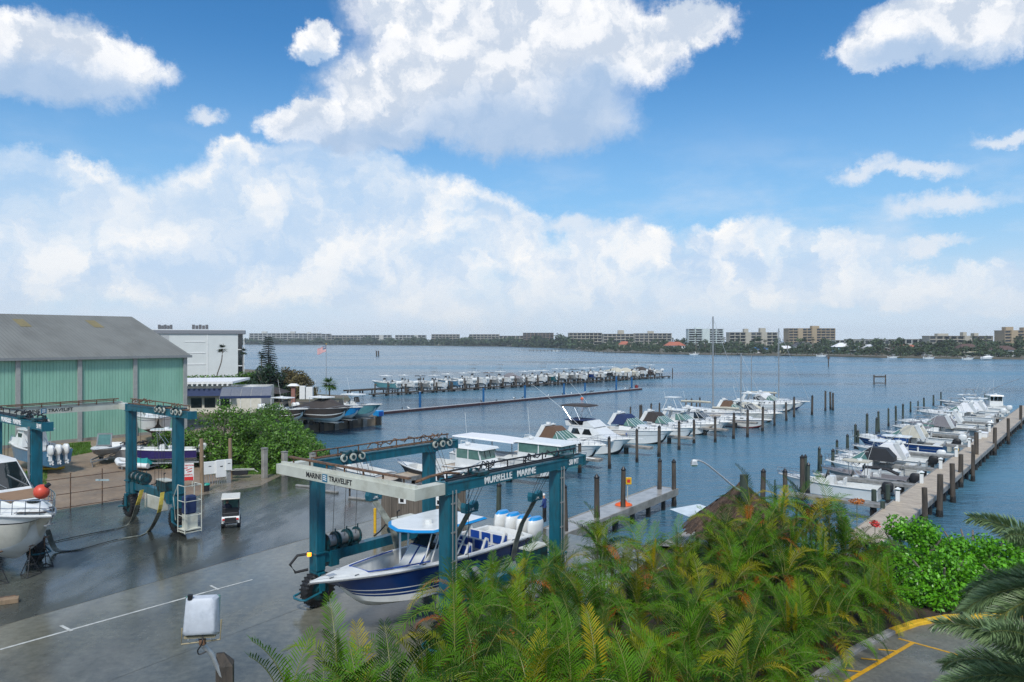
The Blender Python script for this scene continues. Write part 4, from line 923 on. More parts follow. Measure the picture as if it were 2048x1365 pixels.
# ------------------------------------------------------------------ big white cruiser at the left edge
def left_cruiser():
    d = Vector((.83, -.56, 0)).normalized(); bow = PT(106, 1030, 35); L = 13; loc = bow - d * L; loc.z = 1.35
    T = thing('motor_cruiser', 'large white motor cruiser on black jack stands, cut by the left edge', 'boat', loc, ang(d)); B = 4.0
    mats = [M['cream'], M['white'], M['red'], M['blackg']]
    half, sheer = hull(T, L, B, 1.62, .8, .18, mats, [(.72, 0), (.76, 3), (1.0, 1)], tc=.25, floor=.3, rake=.14, full=2.7, n=28, crown=.35)
    h = T.children[0]; bt = MB()
    z = 1.25
    rings = []
    for t, hh, wf in ((.35, 2.05, .82), (.5, 1.95, .82), (.60, 1.25, .78), (.70, .62, .70), (.80, .36, .6), (.90, .15, .5), (.93, .0, .45)):
        b = half(t) * wf; zs = sheer(t) + .25; rings.append([(L * t, -b, zs - .2), (L * t, -b * .95, zs + hh * .55), (L * t, -b * .7, zs + hh), (L * t, b * .7, zs + hh), (L * t, b * .95, zs + hh * .55), (L * t, b, zs - .2)])
    mb = MB(); mb.loft(rings); mb.build('cabin', M['white'], T, True)
    for s in (-1, 1):       # raked black windscreen, sides and front
        mb = MB(); zs = sheer(.6) + .25
        def P(t, f):
            ks = (.35, .5, .60, .70, .80, .90, .93); hs = (2.05, 1.95, 1.25, .62, .36, .15, 0); ws = (.82, .82, .78, .70, .6, .5, .45)
            hh = float(np.interp(t, ks, hs)); wf = float(np.interp(t, ks, ws)); b = half(t) * wf; z0 = sheer(t) + .25
            if f <= .5: return (L * t, s * (b * (1 - .05 * f * 2) + .015), z0 - .2 + (hh * .55 + .2) * f * 2)
            q = (f - .5) * 2; return (L * t, s * (b * (.95 - .25 * q) + .015), z0 + hh * (.55 + .45 * q) + .01)
        cols = [[P(t, f) for f in (.52, .7, .95)] for t in (.40, .50, .56, .60, .64, .675)]
        cols[-1] = [P(.69, .55), P(.685, .6), P(.68, .62)]
        mb.loft(cols, closed=False, cap=False); mb.build('side_window', M['glass'], T)
    mb = MB(); hs = lambda t: sheer(t) + .25 + float(np.interp(t, (.5, .6, .7), (1.95, 1.25, .62))) + .02
    mb.add([(L * .52, -1.05, hs(.52)), (L * .52, 1.05, hs(.52)), (L * .68, .8, hs(.68)), (L * .68, -.8, hs(.68)), (L * .52, -1.05, hs(.52) - .03), (L * .52, 1.05, hs(.52) - .03), (L * .68, .8, hs(.68) - .03), (L * .68, -.8, hs(.68) - .03)], [(0, 1, 2, 3), (7, 6, 5, 4), (0, 3, 7, 4), (1, 5, 6, 2), (2, 6, 7, 3), (0, 4, 5, 1)]); mb.build('windshield', M['glass'], T)
    for y in (-.25, .7):
        mb = MB(); mb.bar((L * .68, y, hs(.68) + .03), (L * .60, y - .5, hs(.60) + .05), .03, .03); mb.build('wiper', M['alu'], T)
    ff = lambda t: sheer(t) + .25 + float(np.interp(t, (.70, .80, .90, .93), (.62, .36, .15, 0)))
    mb = MB(); mb.add([(L * .70, -1.0, ff(.70) + .03), (L * .70, 1.0, ff(.70) + .03), (L * .80, .75, ff(.8) + .03), (L * .80, -.75, ff(.8) + .03), (L * .70, -1.0, ff(.70) - .05), (L * .70, 1.0, ff(.70) - .05), (L * .80, .75, ff(.8) - .05), (L * .80, -.75, ff(.8) - .05)], [(0, 1, 2, 3), (7, 6, 5, 4), (0, 3, 7, 4), (1, 5, 6, 2), (2, 6, 7, 3), (0, 4, 5, 1)]); mb.build('sun_pad', M['tan'], T)
    mb = MB(); mb.wheel((L * .85, 0, ff(.85) + .05), (0, 0, 1), .28, .08, 20); mb.build('hatch', M['glass'], T)
    mb = MB(); mb.loft([[(L * .86, -.9, sheer(.86) + .14), (L * .86, .9, sheer(.86) + .14), (L * .86, .9, sheer(.86) + .17), (L * .86, -.9, sheer(.86) + .17)], [(L * .965, -.25, sheer(.965) + .16), (L * .965, .25, sheer(.965) + .16), (L * .965, .25, sheer(.965) + .19), (L * .965, -.25, sheer(.965) + .19)]]); mb.build('foredeck_inlay', M['darkbrown'], T)
    bowrail(T, L, half, sheer, .45, .75, 11, r=.025)
    mb = MB(); mb.bar((L * .93, 0, sheer(.93) + .2), (L * 1.01, 0, sheer(1) + .12), .12, .08); mb.bar((L * 1.0, 0, sheer(1) + .1), (L * .965, .02, sheer(1) - .5), .08, .06); mb.bar((L * .985, -.25, sheer(1) - .42), (L * .97, .25, sheer(1) - .42), .14, .05); mb.build('anchor', M['galv'], T)
    # jack stands belong to the yard
    for k, (t, s) in enumerate(((.80, -1), (.62, -1), (.72, 1), (.80, .1))):
        c = loc + d * (L * t) + Vector((-d.y, d.x, 0)) * s * 1.25; J = thing('jack_stand', ['black tripod stand under the white cruiser, nearest its bow', 'black tripod stand under the near side of the white cruiser, set farther aft', 'black tripod stand under the far side of the white cruiser', 'black tripod stand under the keel of the white cruiser'][k], 'boat stand', (c.x, c.y, 0), 0, 'boat stands under the white cruiser')
        mb = MB(); top = 1.45
        for q in range(3):
            a = q * 2.09 + k; f = (math.cos(a) * .5, math.sin(a) * .5, .02); mb.tube([f, (0, 0, top * .72)], .022, 5); g = (math.cos(a + 2.09) * .5, math.sin(a + 2.09) * .5, .02); mb.tube([f, g], .018, 4); mb.tube([(f[0] * .5, f[1] * .5, top * .36), (g[0] * .5, g[1] * .5, top * .36)], .014, 4)
        mb.build('legs', M['blackg'], J)
        mb = MB(); mb.tube([(0, 0, top * .6), (0, 0, top)], .03, 6); mb.cbox(-.15, .15, -.15, .15, top, top + .05, .01); mb.build('screw_pad', M['rust'], J)
    # ball fender sitting on the rail
    P_ = PT(83, 984, 34.6); Bf = thing('ball_fender', 'salmon red ball fender with black end at the bow of the white cruiser', 'fender', P_)
    rings = []
    for k in range(1, 12): a = k / 12 * math.pi; rings.append([(.34 * math.sin(a) * math.cos(q), .34 * math.sin(a) * math.sin(q), -.34 * math.cos(a)) for q in np.linspace(0, 2 * math.pi, 17)[:-1]])
    MB().loft(rings).build('ball', M['redball'], Bf, True)
    MB().tube([(.2, 0, .24), (.33, 0, .33), (.36, 0, .36)], .1, 8).build('end_cap', M['black'], Bf, True)
left_cruiser()
t = thing('timber_block', 'wet orange-brown timber block lying at the left edge of the yard', 'timber', G(8, 1208), .5)
MB().cbox(-.9, .55, -.2, .2, .0, .22, .02).build('block', M['woodtan'], t); MB().cbox(-1.0, .4, .22, .5, .0, .18, .02).build('block', M['rust'], t)

# ------------------------------------------------------------------ boats standing in the gravel yard
def stern_at(u, v, z, d, zh=None): return PT(u, v, d)
dd = ang(Vector((-.80, .60, 0)))
p = G(112, 948); T, _, _ = boat_cc('steel-blue cabin boat with three white outboards, ashore behind the left hoist', (p.x, p.y, 1.0), dd, 9.5, M['lblue'], 3, None, M['white'], edge=None)
mb = MB(); mb.house([(4.2, 1.0), (7.4, 1.15), (5.9, 1.75), (5.4, 2.5), (4.4, 2.5)], 1.1, .85); mb.build('cabin', M['white'], T)
for s in (-1, 1): MB().box(4.6, 5.4, s * .93 - .03, s * .93 + .03, 1.75, 2.2).build('window', M['glass'], T)
def trailer(label, loc, rz, L, hgt, two=True):
    T = thing('boat_trailer', label, 'trailer', loc, rz); mb = MB()
    for s in (-1, 1): mb.bar((-.2, s * .75, hgt), (L * .8, s * .5, hgt), .08, .12); mb.bar((L * .8, s * .5, hgt), (L, 0, hgt - .05), .07, .1); mb.bar((0, s * .5, hgt + .15), (L * .5, s * .45, hgt + .15), .12, .06)
    for q in (0, .35, .7): mb.bar((L * q, -.75, hgt - .05), (L * q, .75, hgt - .05), .07, .07)
    mb.bar((L * .95, 0, 0.02), (L * .95, 0, hgt), .06, .06); mb.build('frame', M['galv'], T)
    for s in (-1, 1):
        w = MB(); w.wheel((L * .25, s * .9, .3), (0, 1, 0), .3, .2, 18, 0, True); t = w.build('wheel', M['black'], T); MB().wheel((L * .25, s * .9, .3), (0, 1, 0), .19, .16, 12).build('rim', M['galv'], t)
        MB().house([(L * .25 - .4, .45), (L * .25 - .25, .65), (L * .25 + .25, .65), (L * .25 + .4, .45), (L * .25 + .42, .5), (L * .25 + .26, .69), (L * .25 - .26, .69), (L * .25 - .42, .5)], .12, .12, y=s * .9).build('fender', M['black'], T)
p = G(188, 934); dv = Vector((.10, -1, 0)).normalized(); st = p - dv * 5.0
T = thing('skiff', 'white skiff with a grey upright windscreen, on a trailer before the green shed', 'boat', (st.x, st.y, 1.0), ang(dv)); half, sheer = hull(T, 5.0, 2.3, .42, .3, .3, [M['hgrey'], M['hgrey'], M['white']], [(.7, 0), (1, 2)], tc=.7, floor=.15, gun=.2, full=2.8, n=14)
MB().house([(2.2, .15), (3.0, .15), (2.9, .9), (2.3, .95)], .45, .4).build('console', M['greydeck'], T)
mb = MB()
for s in (-1, 1): mb.bar((3.0, s * .62, .6), (2.7, s * .60, 1.75), .12, .06)
mb.bar((2.7, -.62, 1.7), (2.7, .62, 1.7), .12, .12); mb.bar((3.0, -.62, .65), (3.0, .62, .65), .1, .14); mb.build('windshield_frame', M['hgrey'], T); MB().bar((2.96, 0, .7), (2.74, 0, 1.65), 1.15, .02).build('windshield', M['gglass'], T)
trailer('galvanised trailer carrying the white skiff near the green shed', (st.x, st.y, 0), ang(dv), 5.6, .55)
# grey junk boat
p = G(232, 921); T = thing('work_barge', 'dull grey metal work boat heaped with black hoses behind the inflatable', 'boat', (p.x, p.y, .15), ang(Vector((.9, .35, 0))))
hull(T, 5.2, 2.2, 1.0, .1, .25, [M['alu'], M['alu']], [(1.0, 0)], tc=.7, floor=.3, rake=.05, full=3.5, n=12, deckm=M['alu'])
mb = MB()
for k in range(26):
    x, y = rng.uniform(.5, 3.2), rng.uniform(-.7, .7); z = 1.0 + rng.uniform(0, .5); a = rng.uniform(0, 6)
    mb.tube([(x - .3 * math.cos(a), y - .3 * math.sin(a), z), (x, y, z + .12), (x + .3 * math.cos(a), y + .3 * math.sin(a), z)], .07, 6)
mb.box(.6, 3.0, -.7, .7, .5, 1.0); mb.build('hose_heap', M['black'], T)
p = G(303, 940); T = thing('inflatable_boat', 'white inflatable dinghy with a teal cover lying on the gravel', 'boat', (p.x + .2, p.y, .35), ang(Vector((-.93, .25, 0))))
mb = MB(); pts = [(0, .7, .1), (2.6, .7, .12), (3.3, .5, .22), (3.8, 0, .36), (3.3, -.5, .22), (2.6, -.7, .12), (0, -.7, .1)]; mb.tube(curve(pts, 5), .24, 12); mb.build('tube', M['white'], T, True)
MB().box(.1, 3.0, -.6, .6, -.1, .0).build('floor', M['greydeck'], T); mb = MB(); mb.house([(.0, .2), (1.7, .2), (1.5, .62), (1.0, .85), (.3, .75)], .85, .35); mb.build('cover', mat('teal_tarp', (.005, .24, .24), .6), T)
mb = MB(); mb.bar((.7, 0, -.3), (2.4, 0, -.3), 1.0, .1); mb.wheel((1.0, .65, -.12), (0, 1, 0), .22, .12); mb.wheel((1.0, -.65, -.12), (0, 1, 0), .22, .12); mb.build('dolly', M['blackg'], T)
# big white hull on stands
p = G(290, 893); dv = Vector((.5, -.87, 0)).normalized(); st = p - dv * 7 + Vector((1.3, 0, 0))
T = thing('sailing_yacht', 'white sailing yacht hull ashore behind the right legs of the empty hoist', 'boat', (st.x, st.y, 1.9), ang(dv)); half, sheer = hull(T, 9.5, 3.6, 1.15, .8, .18, [M['white'], M['darkbrown'], M['navy']], [(.3, 0), (.72, 0), (.76, 2), (1, 0)], tc=.2, floor=.4, full=2.0, crown=.25, n=18)
mb = MB(); mb.house([(2.4, 1.2), (6.8, 1.3), (6.2, 1.75), (2.6, 1.75)], 1.2, 1.0); mb.build('cabin', M['white'], T); MB().cbox(3.4, 4.4, -.4, .4, 1.75, 1.85, .03).build('hatch', M['glass'], T)
for s in (-1, 1):
    for q in (3.2, 4.2, 5.2): MB().cbox(q, q + .55, s * 1.13 - .03, s * 1.13 + .03, 1.35, 1.52, .02).build('window', M['glass'], T)
bowrail(T, 9.5, half, sheer, .1, .6, 9, M['steel'])
MB().house([(2, -1.9), (5, -1.9), (5.6, -.6), (1.6, -.6)], .12, .2).build('keel', M['darkbrown'], T)
# navy center console with T-top
p = G(396, 935); dv = Vector((-.93, -.22, 0)).normalized()
T, half, sheer = boat_cc('navy-hulled open boat with white T-top and single outboard, ashore beside the mangroves', (p.x, p.y, 1.05), ang(dv), 6.3, mat('indigo_gelcoat', (.018, .012, .11), .2, coat=.4), 1, None, M['white'])
text(T, 'Reel Fun', .42, M['letter_white'], face_mtx((1.1, -T.children[0].dimensions.y / 2 - .0, .40), (1, 0, 0)), bold=.0) if False else None
trailer('galvanised trailer under the navy open boat ashore', (p.x, p.y, 0), ang(dv), 6.6, .6)
T = thing('kayak', 'small yellow sit-on kayak lying beside the left hoist leg', 'kayak', G(98, 941), .1)
rings = [[(x, w * math.cos(a), .16 + .12 * math.sin(a) + z) for a in np.linspace(0, 2 * math.pi, 11)[:-1]] for x, w, z in ((-1.3, .05, .08), (-1, .22, 0), (0, .34, 0), (1, .22, 0), (1.3, .05, .08))]
MB().loft(rings).build('hull', M['yellow'], T, True); MB().cbox(-.4, .3, -.2, .2, .26, .31, .02).build('seat', M['blackg'], T)

# ------------------------------------------------------------------ pilings, docks
def piling(u, vt, vb, label, group, zb=WATER, m='wood', r=.16, cap=True, lean=0.0, zfoot=None):
    p = G(u, vb, zb); top = H - (vt - VH) * p.y / F
    T = thing('piling', label, 'piling', (p.x, p.y, zb), rng.random() * 6, group)
    h = top - zb; base = -1.5 if zb < 0 else 0; lx, ly = rng.uniform(-.02, .02) * h, rng.uniform(-.02, .02) * h
    mb = MB(); n = 10; r_ = r * rng.uniform(.85, 1.1); rr = lambda: 1 + rng.uniform(-.05, .05)
    rings = [[(lx * max(0, z) / h + r_ * k * math.cos(a * 2 * math.pi / n) * rr(), ly * max(0, z) / h + r_ * k * math.sin(a * 2 * math.pi / n) * rr(), z) for a in range(n)] for z, k in ((base, 1.1), (.0, 1.08), (h * .33, 1.03), (h * .66, 1.0), (h, .95))]
    mb.loft(rings); mb.build('post', M[m], T, True)
    if zb < 0:
        mb = MB(); mb.loft([[(r_ * k * math.cos(a * .628) * rr(), r_ * k * math.sin(a * .628) * rr(), z) for a in range(n)] for z, k in ((-1.5, 1.2), (0, 1.2), (.35, 1.16), (.5, 1.07))]); mb.build('wet_band', M['barnacle'], T)
    if cap:
        mb = MB(); mb.loft([[(lx + r_ * k * math.cos(a * .628), ly + r_ * k * math.sin(a * .628), z) for a in range(n)] for z, k in ((h - .06, 1.05), (h + .02, 1.08), (h + .24, .06))]); mb.build('cap', M['cap'], T)
    return T
def prow(rows, fmt, group, **k):
    for i, rw in enumerate(rows): piling(rw[0], rw[1], rw[2], fmt % ORD[i], group, **k)
prow([(1159.5, 889, 946), (1219, 877, 938), (1274, 861, 925), (1318, 855, 914), (1358, 845, 900), (1388, 842, 887), (1430.5, 836, 885), (1467, 828, 878), (1495, 822, 875), (1525, 816, 863), (1549, 805, 852), (1572.6, 807, 842), (1588, 796, 835), (1624, 793, 830)],
     'tall dark piling off the bows of the middle boat row, %s from the hoist', 'pilings off the bows of the middle boats', r=.17)
prow([(1239, 836, 868), (1261, 816, 850), (1280, 812, 846), (1283.5, 812, 845), (1302, 809, 840), (1319, 808, 838), (1372, 800, 826), (1383, 799, 824), (1393, 806, 822), (1400, 797, 821)],
     'weathered piling seen above the middle boats, %s from the brown-canvas cruiser', 'pilings behind the middle boats', r=.14)
prow([(1538, 785, 812), (1548, 785, 812)], 'tall piling behind the two-masted sailing boat, %s of a pair', 'pair of pilings by the far sailing boat', r=.15)
prow([(1650.7, 782, 822), (1661, 784, 819), (1666, 786, 821)], 'old piling standing alone in open water beyond the middle row, %s from its left', 'lone old pilings in open water', r=.16, cap=False)
prow([(1610, 914, 990), (1616, 930, 992), (1637.5, 898, 952), (1641, 913, 955), (1666, 902, 945), (1674, 883, 918), (1695, 872, 908), (1711, 851.5, 898), (1716, 863, 899), (1733.6, 830, 896), (1753, 838, 871), (1757.6, 825, 869), (1777, 818.6, 853), (1792, 814, 852), (1805.6, 810, 852), (1821, 805, 825), (1836, 804, 822), (1848, 797.5, 818), (1867, 792, 812), (1882, 786, 812), (1970, 789, 815)],
     'dark capped piling off the bows at the right dock, %s counted from the palms', 'capped pilings off the bows at the right dock', r=.15, m='woodgreen')
prow([(1850.5, 976, 1067), (1879, 949, 1034), (1906, 927.5, 1005), (1921, 909, 975), (1945.7, 890, 963), (1953, 865, 935), (1989, 855.5, 911), (2017, 837, 889), (2041, 811, 858)],
     'rough weathered piling along the open side of the right dock, %s from its near end', 'uncapped pilings on the open side of the right dock', r=.19, cap=False)
prow([(1748, 979.5, 1030), (1776, 970, 1012), (1765, 1003, 1055)], 'green-stained piling where the right dock begins, %s seen from the water side', 'green pilings at the root of the right dock', r=.17, m='woodgreen', cap=False)
prow([(1130, 974, 1062), (1194, 955, 1035), (1246, 939, 1014), (1319, 922, 978.5)], 'tall capped piling through the concrete pier deck, %s from its root', 'pilings along the concrete pier', zb=0, r=.17)
piling(1348, 924, 1013, 'capped dark piling at the outer corner of the concrete pier', None, r=.18)
piling(996.5, 971, 1062, 'mossy piling standing behind the outboards of the navy boat', None, m='woodgreen', r=.17)
piling(1345, 737, 757, 'thin piling standing alone off the far end of the boat lifts', None, cap=False)
prow([(1525, 943, 1016), (1571, 943, 1010), (1605, 915, 1000)], 'dark capped piling rising behind the palm tops, %s from the lamp arm', 'pilings behind the palm tops', r=.17)
# yard posts
piling(404, 878, 985, 'square-topped tan post at the left of the meter cabinets', None, zb=0, m='woodtan', r=.15, cap=False)
piling(461, 877, 958, 'tan wooden post behind the right meter cabinet', None, zb=0, m='woodtan', r=.16, cap=False)
for i, (u, vt, vb) in enumerate(((529, 898, 957), (569, 905, 953), (625, 908, 960))):
    p = G(u, vb); T = thing('concrete_post', 'square grey concrete post at the quay edge, %s from the mangroves' % ORD[i], 'post', p, A1, 'concrete posts at the quay edge')
    h = (vb - vt) * p.y / F; MB().cbox(-.2, .2, -.2, .2, 0, h, .03).build('shaft', M['concrete'], T); MB().cbox(-.23, .23, -.23, .23, h, h + .08, .02).build('head', M['kerbc'], T)

def dock(name, label, P0, dirv, Ln, W, z=0, m=None, edge=None, pile_step=3, pm='barnacle', th=.14, fingers=None):
    T = thing(name, label, 'dock', (P0.x, P0.y, z), ang(dirv)); mb = MB()
    mb.box(0, Ln, -W / 2, W / 2, -.05, 0); mb.build('deck', m or M['dockwood'], T)
    mb = MB()
    for s in (-1, 1): mb.box(-.01, Ln + .02, s * (W / 2 + .04) - .04, s * (W / 2 + .04) + .04, -.05 - th * 2, .03)
    mb.box(Ln, Ln + .07, -W / 2 - .0, W / 2 + .0, -.05 - th * 2, .025); mb.build('edge_beam', edge or M['kerbc'], T)
    k = 1.0
    i = 0
    while k < Ln and i < 45:
        mb = MB()
        for s in (-1, 1): mb.tube([(k, s * (W / 2 - .25), -.05), (k, s * (W / 2 - .25), WATER - z - 1.5)], .17, 8)
        mb.build('support_pile', M[pm], T); k += pile_step; i += 1
    return T
# right dock
R0 = G(1777, 1043) ; R0 = Vector((23.0, 46.2, 0)); KD = Vector((.624, .7815, 0)).normalized(); KN = Vector((-KD.y, KD.x, 0))
# dock centre line runs from its near end towards the upper right
near_c = (G(1749, 1029) + G(1799, 1057)) / 2; near_c.z = 0
RD = dock('wooden_dock', 'long weathered board dock running to the right edge with boats along its left side', near_c - KD * 6, KD, 112, 2.0, 0, M['dockwood'], M['kerbc'], 3.0)
CP0 = (G(1201, 1016) + G(1213, 1033)) / 2; CPe = (G(1312, 974) + G(1351, 978)) / 2; cpd = (CPe - CP0).normalized()
dock('concrete_pier', 'bare concrete pier with an orange ring buoy stand, right of the hoist', CP0 - cpd * 11, cpd, (CPe - CP0).length + 11.2, 1.75, -.0, mat('pale_wet_pier_concrete', (.36, .345, .32), .25, var=.12, vs=1.5, col2=(.26, .25, .23), c2s=1), M['concrete'], 2.6, th=.22)
dock('concrete_pier', 'concrete pier hidden behind the palms, on the near side of the hoist basin', CP0 - cpd * 11 + Vector((5.6, -4.8, .0)), cpd, 16, 1.75, -.0, M['concrete'], M['concrete'], 2.6, th=.22)
MD0 = Vector((-13.2, 60.2, 0))
dock('wooden_dock', 'board dock behind the middle row of boats, mostly hidden by them', MD0, K1, 82, 2.0, -.25, M['dockwood'], M['kerbc'], 3.5)
for k in range(7):
    c = MD0 + K1 * (3.5 + k * 10.5) - K2 * 1.0
    T = dock('finger_dock', 'narrow finger dock between middle-row boats, %s from the quay' % ORD[k], Vector((c.x, c.y, 0)), -K2, 7.5, .9, -.3, M['dockwood'], M['kerbc'], 3.4, th=.08); T['group'] = 'finger docks of the middle row'
for k in range(9):
    c = near_c + KD * (5.6 + k * 9.4) + KN * 1.08
    T = dock('finger_dock', 'narrow grey finger dock on the left of the right dock, %s from the palms' % ORD[k], Vector((c.x, c.y, 0)), KN, 7.0, .8, -.1, M['kerbc'], M['kerbc'], 3.2, th=.08); T['group'] = 'finger docks of the right dock'
# pedestals: white lantern topped service posts
for k in range(7):
    c = near_c + KD * (6.8 + k * 8.6) + KN * .72
    T = thing('dock_pedestal', 'white lantern-topped service pedestal on the right dock, %s from the palms' % ORD[k], 'pedestal', (c.x, c.y, 0), ang(KD), 'service pedestals on the right dock')
    MB().cbox(-.13, .13, -.13, .13, 0, .75, .02).build('body', M['white'], T); mb = MB(); mb.box(-.11, .11, -.11, .11, .75, .88, 1); mb.loft([[(-.2, -.2, .88), (.2, -.2, .88), (.2, .2, .88), (-.2, .2, .88)], [(-.03, -.03, 1.02), (.03, -.03, 1.02), (.03, .03, 1.02), (-.03, .03, 1.02)]]); mb.build('lantern', [M['white'], M['gglass']], T)
T = thing('dock_box', 'white storage box on the far part of the right dock', 'dock box', near_c + KD * 52 + KN * .5, ang(KD)); MB().cbox(-.7, .7, -.3, .3, 0, .5, .04).build('body', M['white'], T); MB().cbox(-.73, .73, -.33, .33, .5, .58, .02).build('lid', M['whitecanvas'], T)
T = thing('dock_cart', 'pale yellow post and hose reel beside a lantern pedestal on the right dock', 'hose reel', near_c + KD * 33 + KN * .7, 0); MB().cbox(-.08, .08, -.08, .08, 0, 1.1, .02).build('post', M['cream'], T); MB().wheel((0, .1, .7), (0, 1, 0), .22, .12, 16).build('reel', M['yellow'], T)

# ------------------------------------------------------------------ middle row boats (bows towards the viewer's right)
RM = ang(-K2)
def at_bow(u, v, L, zf=WATER, back=.90, dirv=-K2):
    p = G(u, v, WATER); p = p - dirv * L * back; return (p.x, p.y, WATER)
boat_pilot('large white work boat with big windows and a long white canopy aft', at_bow(1143, 961, 15), RM, 15, canopy=8.0, px=.68)
boat_pilot('white pilothouse boat with green windscreen, nearest the quay, beside the canopied boat', at_bow(1010, 968, 9.5), RM, 9.5, px=.5)
T, _, _ = boat_cc('small white open boat whose bow shows beneath the hoist beam end', at_bow(1178, 937, 7), RM, 7, M['hteal'], 1, None, None, lod=1)
boat_express('white cruiser with brown canvas tops and portholes, left of the flybridge boat', at_bow(1196, 921, 10.5), RM, 10.5, M['brown'], M['gglass'], arch=True)
boat_fly('white flybridge fishing boat with dark bimini and raked outriggers', at_bow(1253, 911, 12), RM, 12)
boat_express('white express cruiser with a blue canvas above its curved windscreen', at_bow(1338, 890, 11.5), RM, 11.5, M['blue_canvas'], M['gglass'])
boat_express('white express cruiser with dark canvas, right of the blue-canvas cruiser', at_bow(1386, 879, 10), RM, 10, M['darkbrown'], M['gglass'])
T, _, _ = boat_express('white hardtop cruiser with high tower, just left of the red-bottomed sailing boat', at_bow(1424, 871, 10), RM, 10, None, M['gglass'], hardtop=True)
mb = MB()
for s in (-1, 1): mb.tube([(2.2, s * 1.2, 2.9), (2.8, s * .6, 4.8)], .03, 4); mb.tube([(4.6, s * 1.0, 2.9), (3.6, s * .6, 4.8)], .03, 4)
mb.box(2.4, 4.2, -.8, .8, 4.8, 4.88); mb.build('tower', M['white'], T)
boat_sail('white sailing boat with red bottom and its blunt stern toward open water', at_bow(1530, 857, 10.5), RM, 10.5, 9.8, M['red'])
boat_sail('white sailing boat with the tallest mast, moored mid-row behind the white cruisers', at_bow(1480, 845, 13), RM, 13, 15.2, M['navy'], mastr=.12)
boat_express('cream cruiser with brown canvas, moored behind the red-bottomed sailing boat', at_bow(1522, 845, 9.5), RM, 9.5, M['brown'], M['gglass'], hm=M['cream'])
T, half, sheer = boat_cc('cream boat under a beige cover, beyond the tallest mast', at_bow(1535, 836, 9), RM, 9, M['cream'], 0, None, None, cover=M['beige_canvas'])
boat_express('white sedan cruiser with dark windows and hardtop, near the far end of the row', at_bow(1572, 828, 11), RM, 11, None, M['glass'], hardtop=True)
T, _, _ = boat_cc('white boat with raised bow overhanging the water near the row end', at_bow(1562, 836, 9), RM, 9, M['white'], 0, None, M['white'])
boat_sail('two-masted white sailing boat with flag, last boat of the middle row', at_bow(1606, 820, 13), RM, 13, 13.6, M['navy'], mizzen=8.5, mastr=.10)
# dark-covered boat on the quay, between the hoist legs
p = G(918, 957, -.3); T, half, sheer = boat_cc('white boat with black-covered sides and white struts, seen between the hoist legs', (p.x, p.y, -.75), ang(K2), 7.6, M['blackg'], 0, None, None, stripe=M['blackg'])
mb = MB()
for x in (.5, 1.6, 2.7): mb.bar((x, 1.25, .95), (x - .5, 1.45, -.3), .10, .05); mb.bar((x, -1.25, .95), (x - .5, -1.45, -.3), .10, .05)
mb.build('strut', M['white'], T)
# low white boat with red flash on the near side of the quay
p = G(772, 968, -1.0); T, _, _ = boat_cc('low white boat moored along the quay behind the beam lettering', (p.x, p.y, -1.05), ang(E2), 8.5, M['white'], 0, None, None, stripe=M['red'])

# ------------------------------------------------------------------ right dock boats (bows away from the dock)
RR = ang(KN)
def at_stern(u, v): p = G(u, v, WATER); return (p.x, p.y, WATER)
T, h_, s_ = boat_cc('white open boat with grey pulpit, first boat behind the palms at the right dock', at_stern(1762, 999), RR, 8.2, M['white'], 1, None, None, cowl=M['blackg'])
bowrail(T, 8.2, h_, s_, .55, .55, 6, M['steel'])
T, _, _ = boat_cc('dark grey pontoon-like boat with folded cover, second from the palms', at_stern(1818, 977), RR, 7.2, M['hgrey'], 1, None, None, cowl=M['blackg'], inner=M['grey_canvas'])
MB().tube([(1, -1.1, .9), (2, -1.15, 1.3), (4, -1.1, 1.3)], .14, 8).build('folded_cover', M['blackg'], T)
boat_express('small white bowrider with pale green windscreen and black bimini, right dock', at_stern(1806, 959), RR, 6.8, M['blackg'], M['gglass'], arch=False)
T, _, _ = boat_cc('white walkaround boat with white T-top and raked outriggers, right dock', at_stern(1856, 941), RR, 8.5, M['white'], 1, None, M['white'], outr=True, cowl=M['black'], tower=False)
boat_express('dark blue hulled cruiser with green windscreen at the right dock', at_stern(1890, 913), RR, 9.5, M['beige_canvas'], M['gglass'], hm=M['navy'], arch=True)
T, _, _ = boat_cc('white open boat with grey tower between the navy and the arched boats', at_stern(1916, 893), RR, 8.5, M['white'], 1, None, M['grey_canvas'], tower=True)
boat_express('white boat with sweeping white arch and dark cockpit, right dock', at_stern(1955, 874), RR, 9.5, None, M['glass'], arch=True)
boat_express('white cruiser with green windscreen and white seat stripe, right dock beyond the arch boat', at_stern(1990, 853), RR, 10.5, M['whitecanvas'], M['gglass'])
T, _, _ = boat_cc('white sportfishing boat with tuna tower and outriggers near the far right', at_stern(2000, 836), RR, 9.5, M['white'], 2, None, M['white'], tower=True, outr=True)
p = G(2003, 827, WATER); boat_pilot('white cabin boat seen from astern near the right edge', (p.x, p.y, WATER), ang(Vector((.3, .95, 0))), 8.5, px=.45)


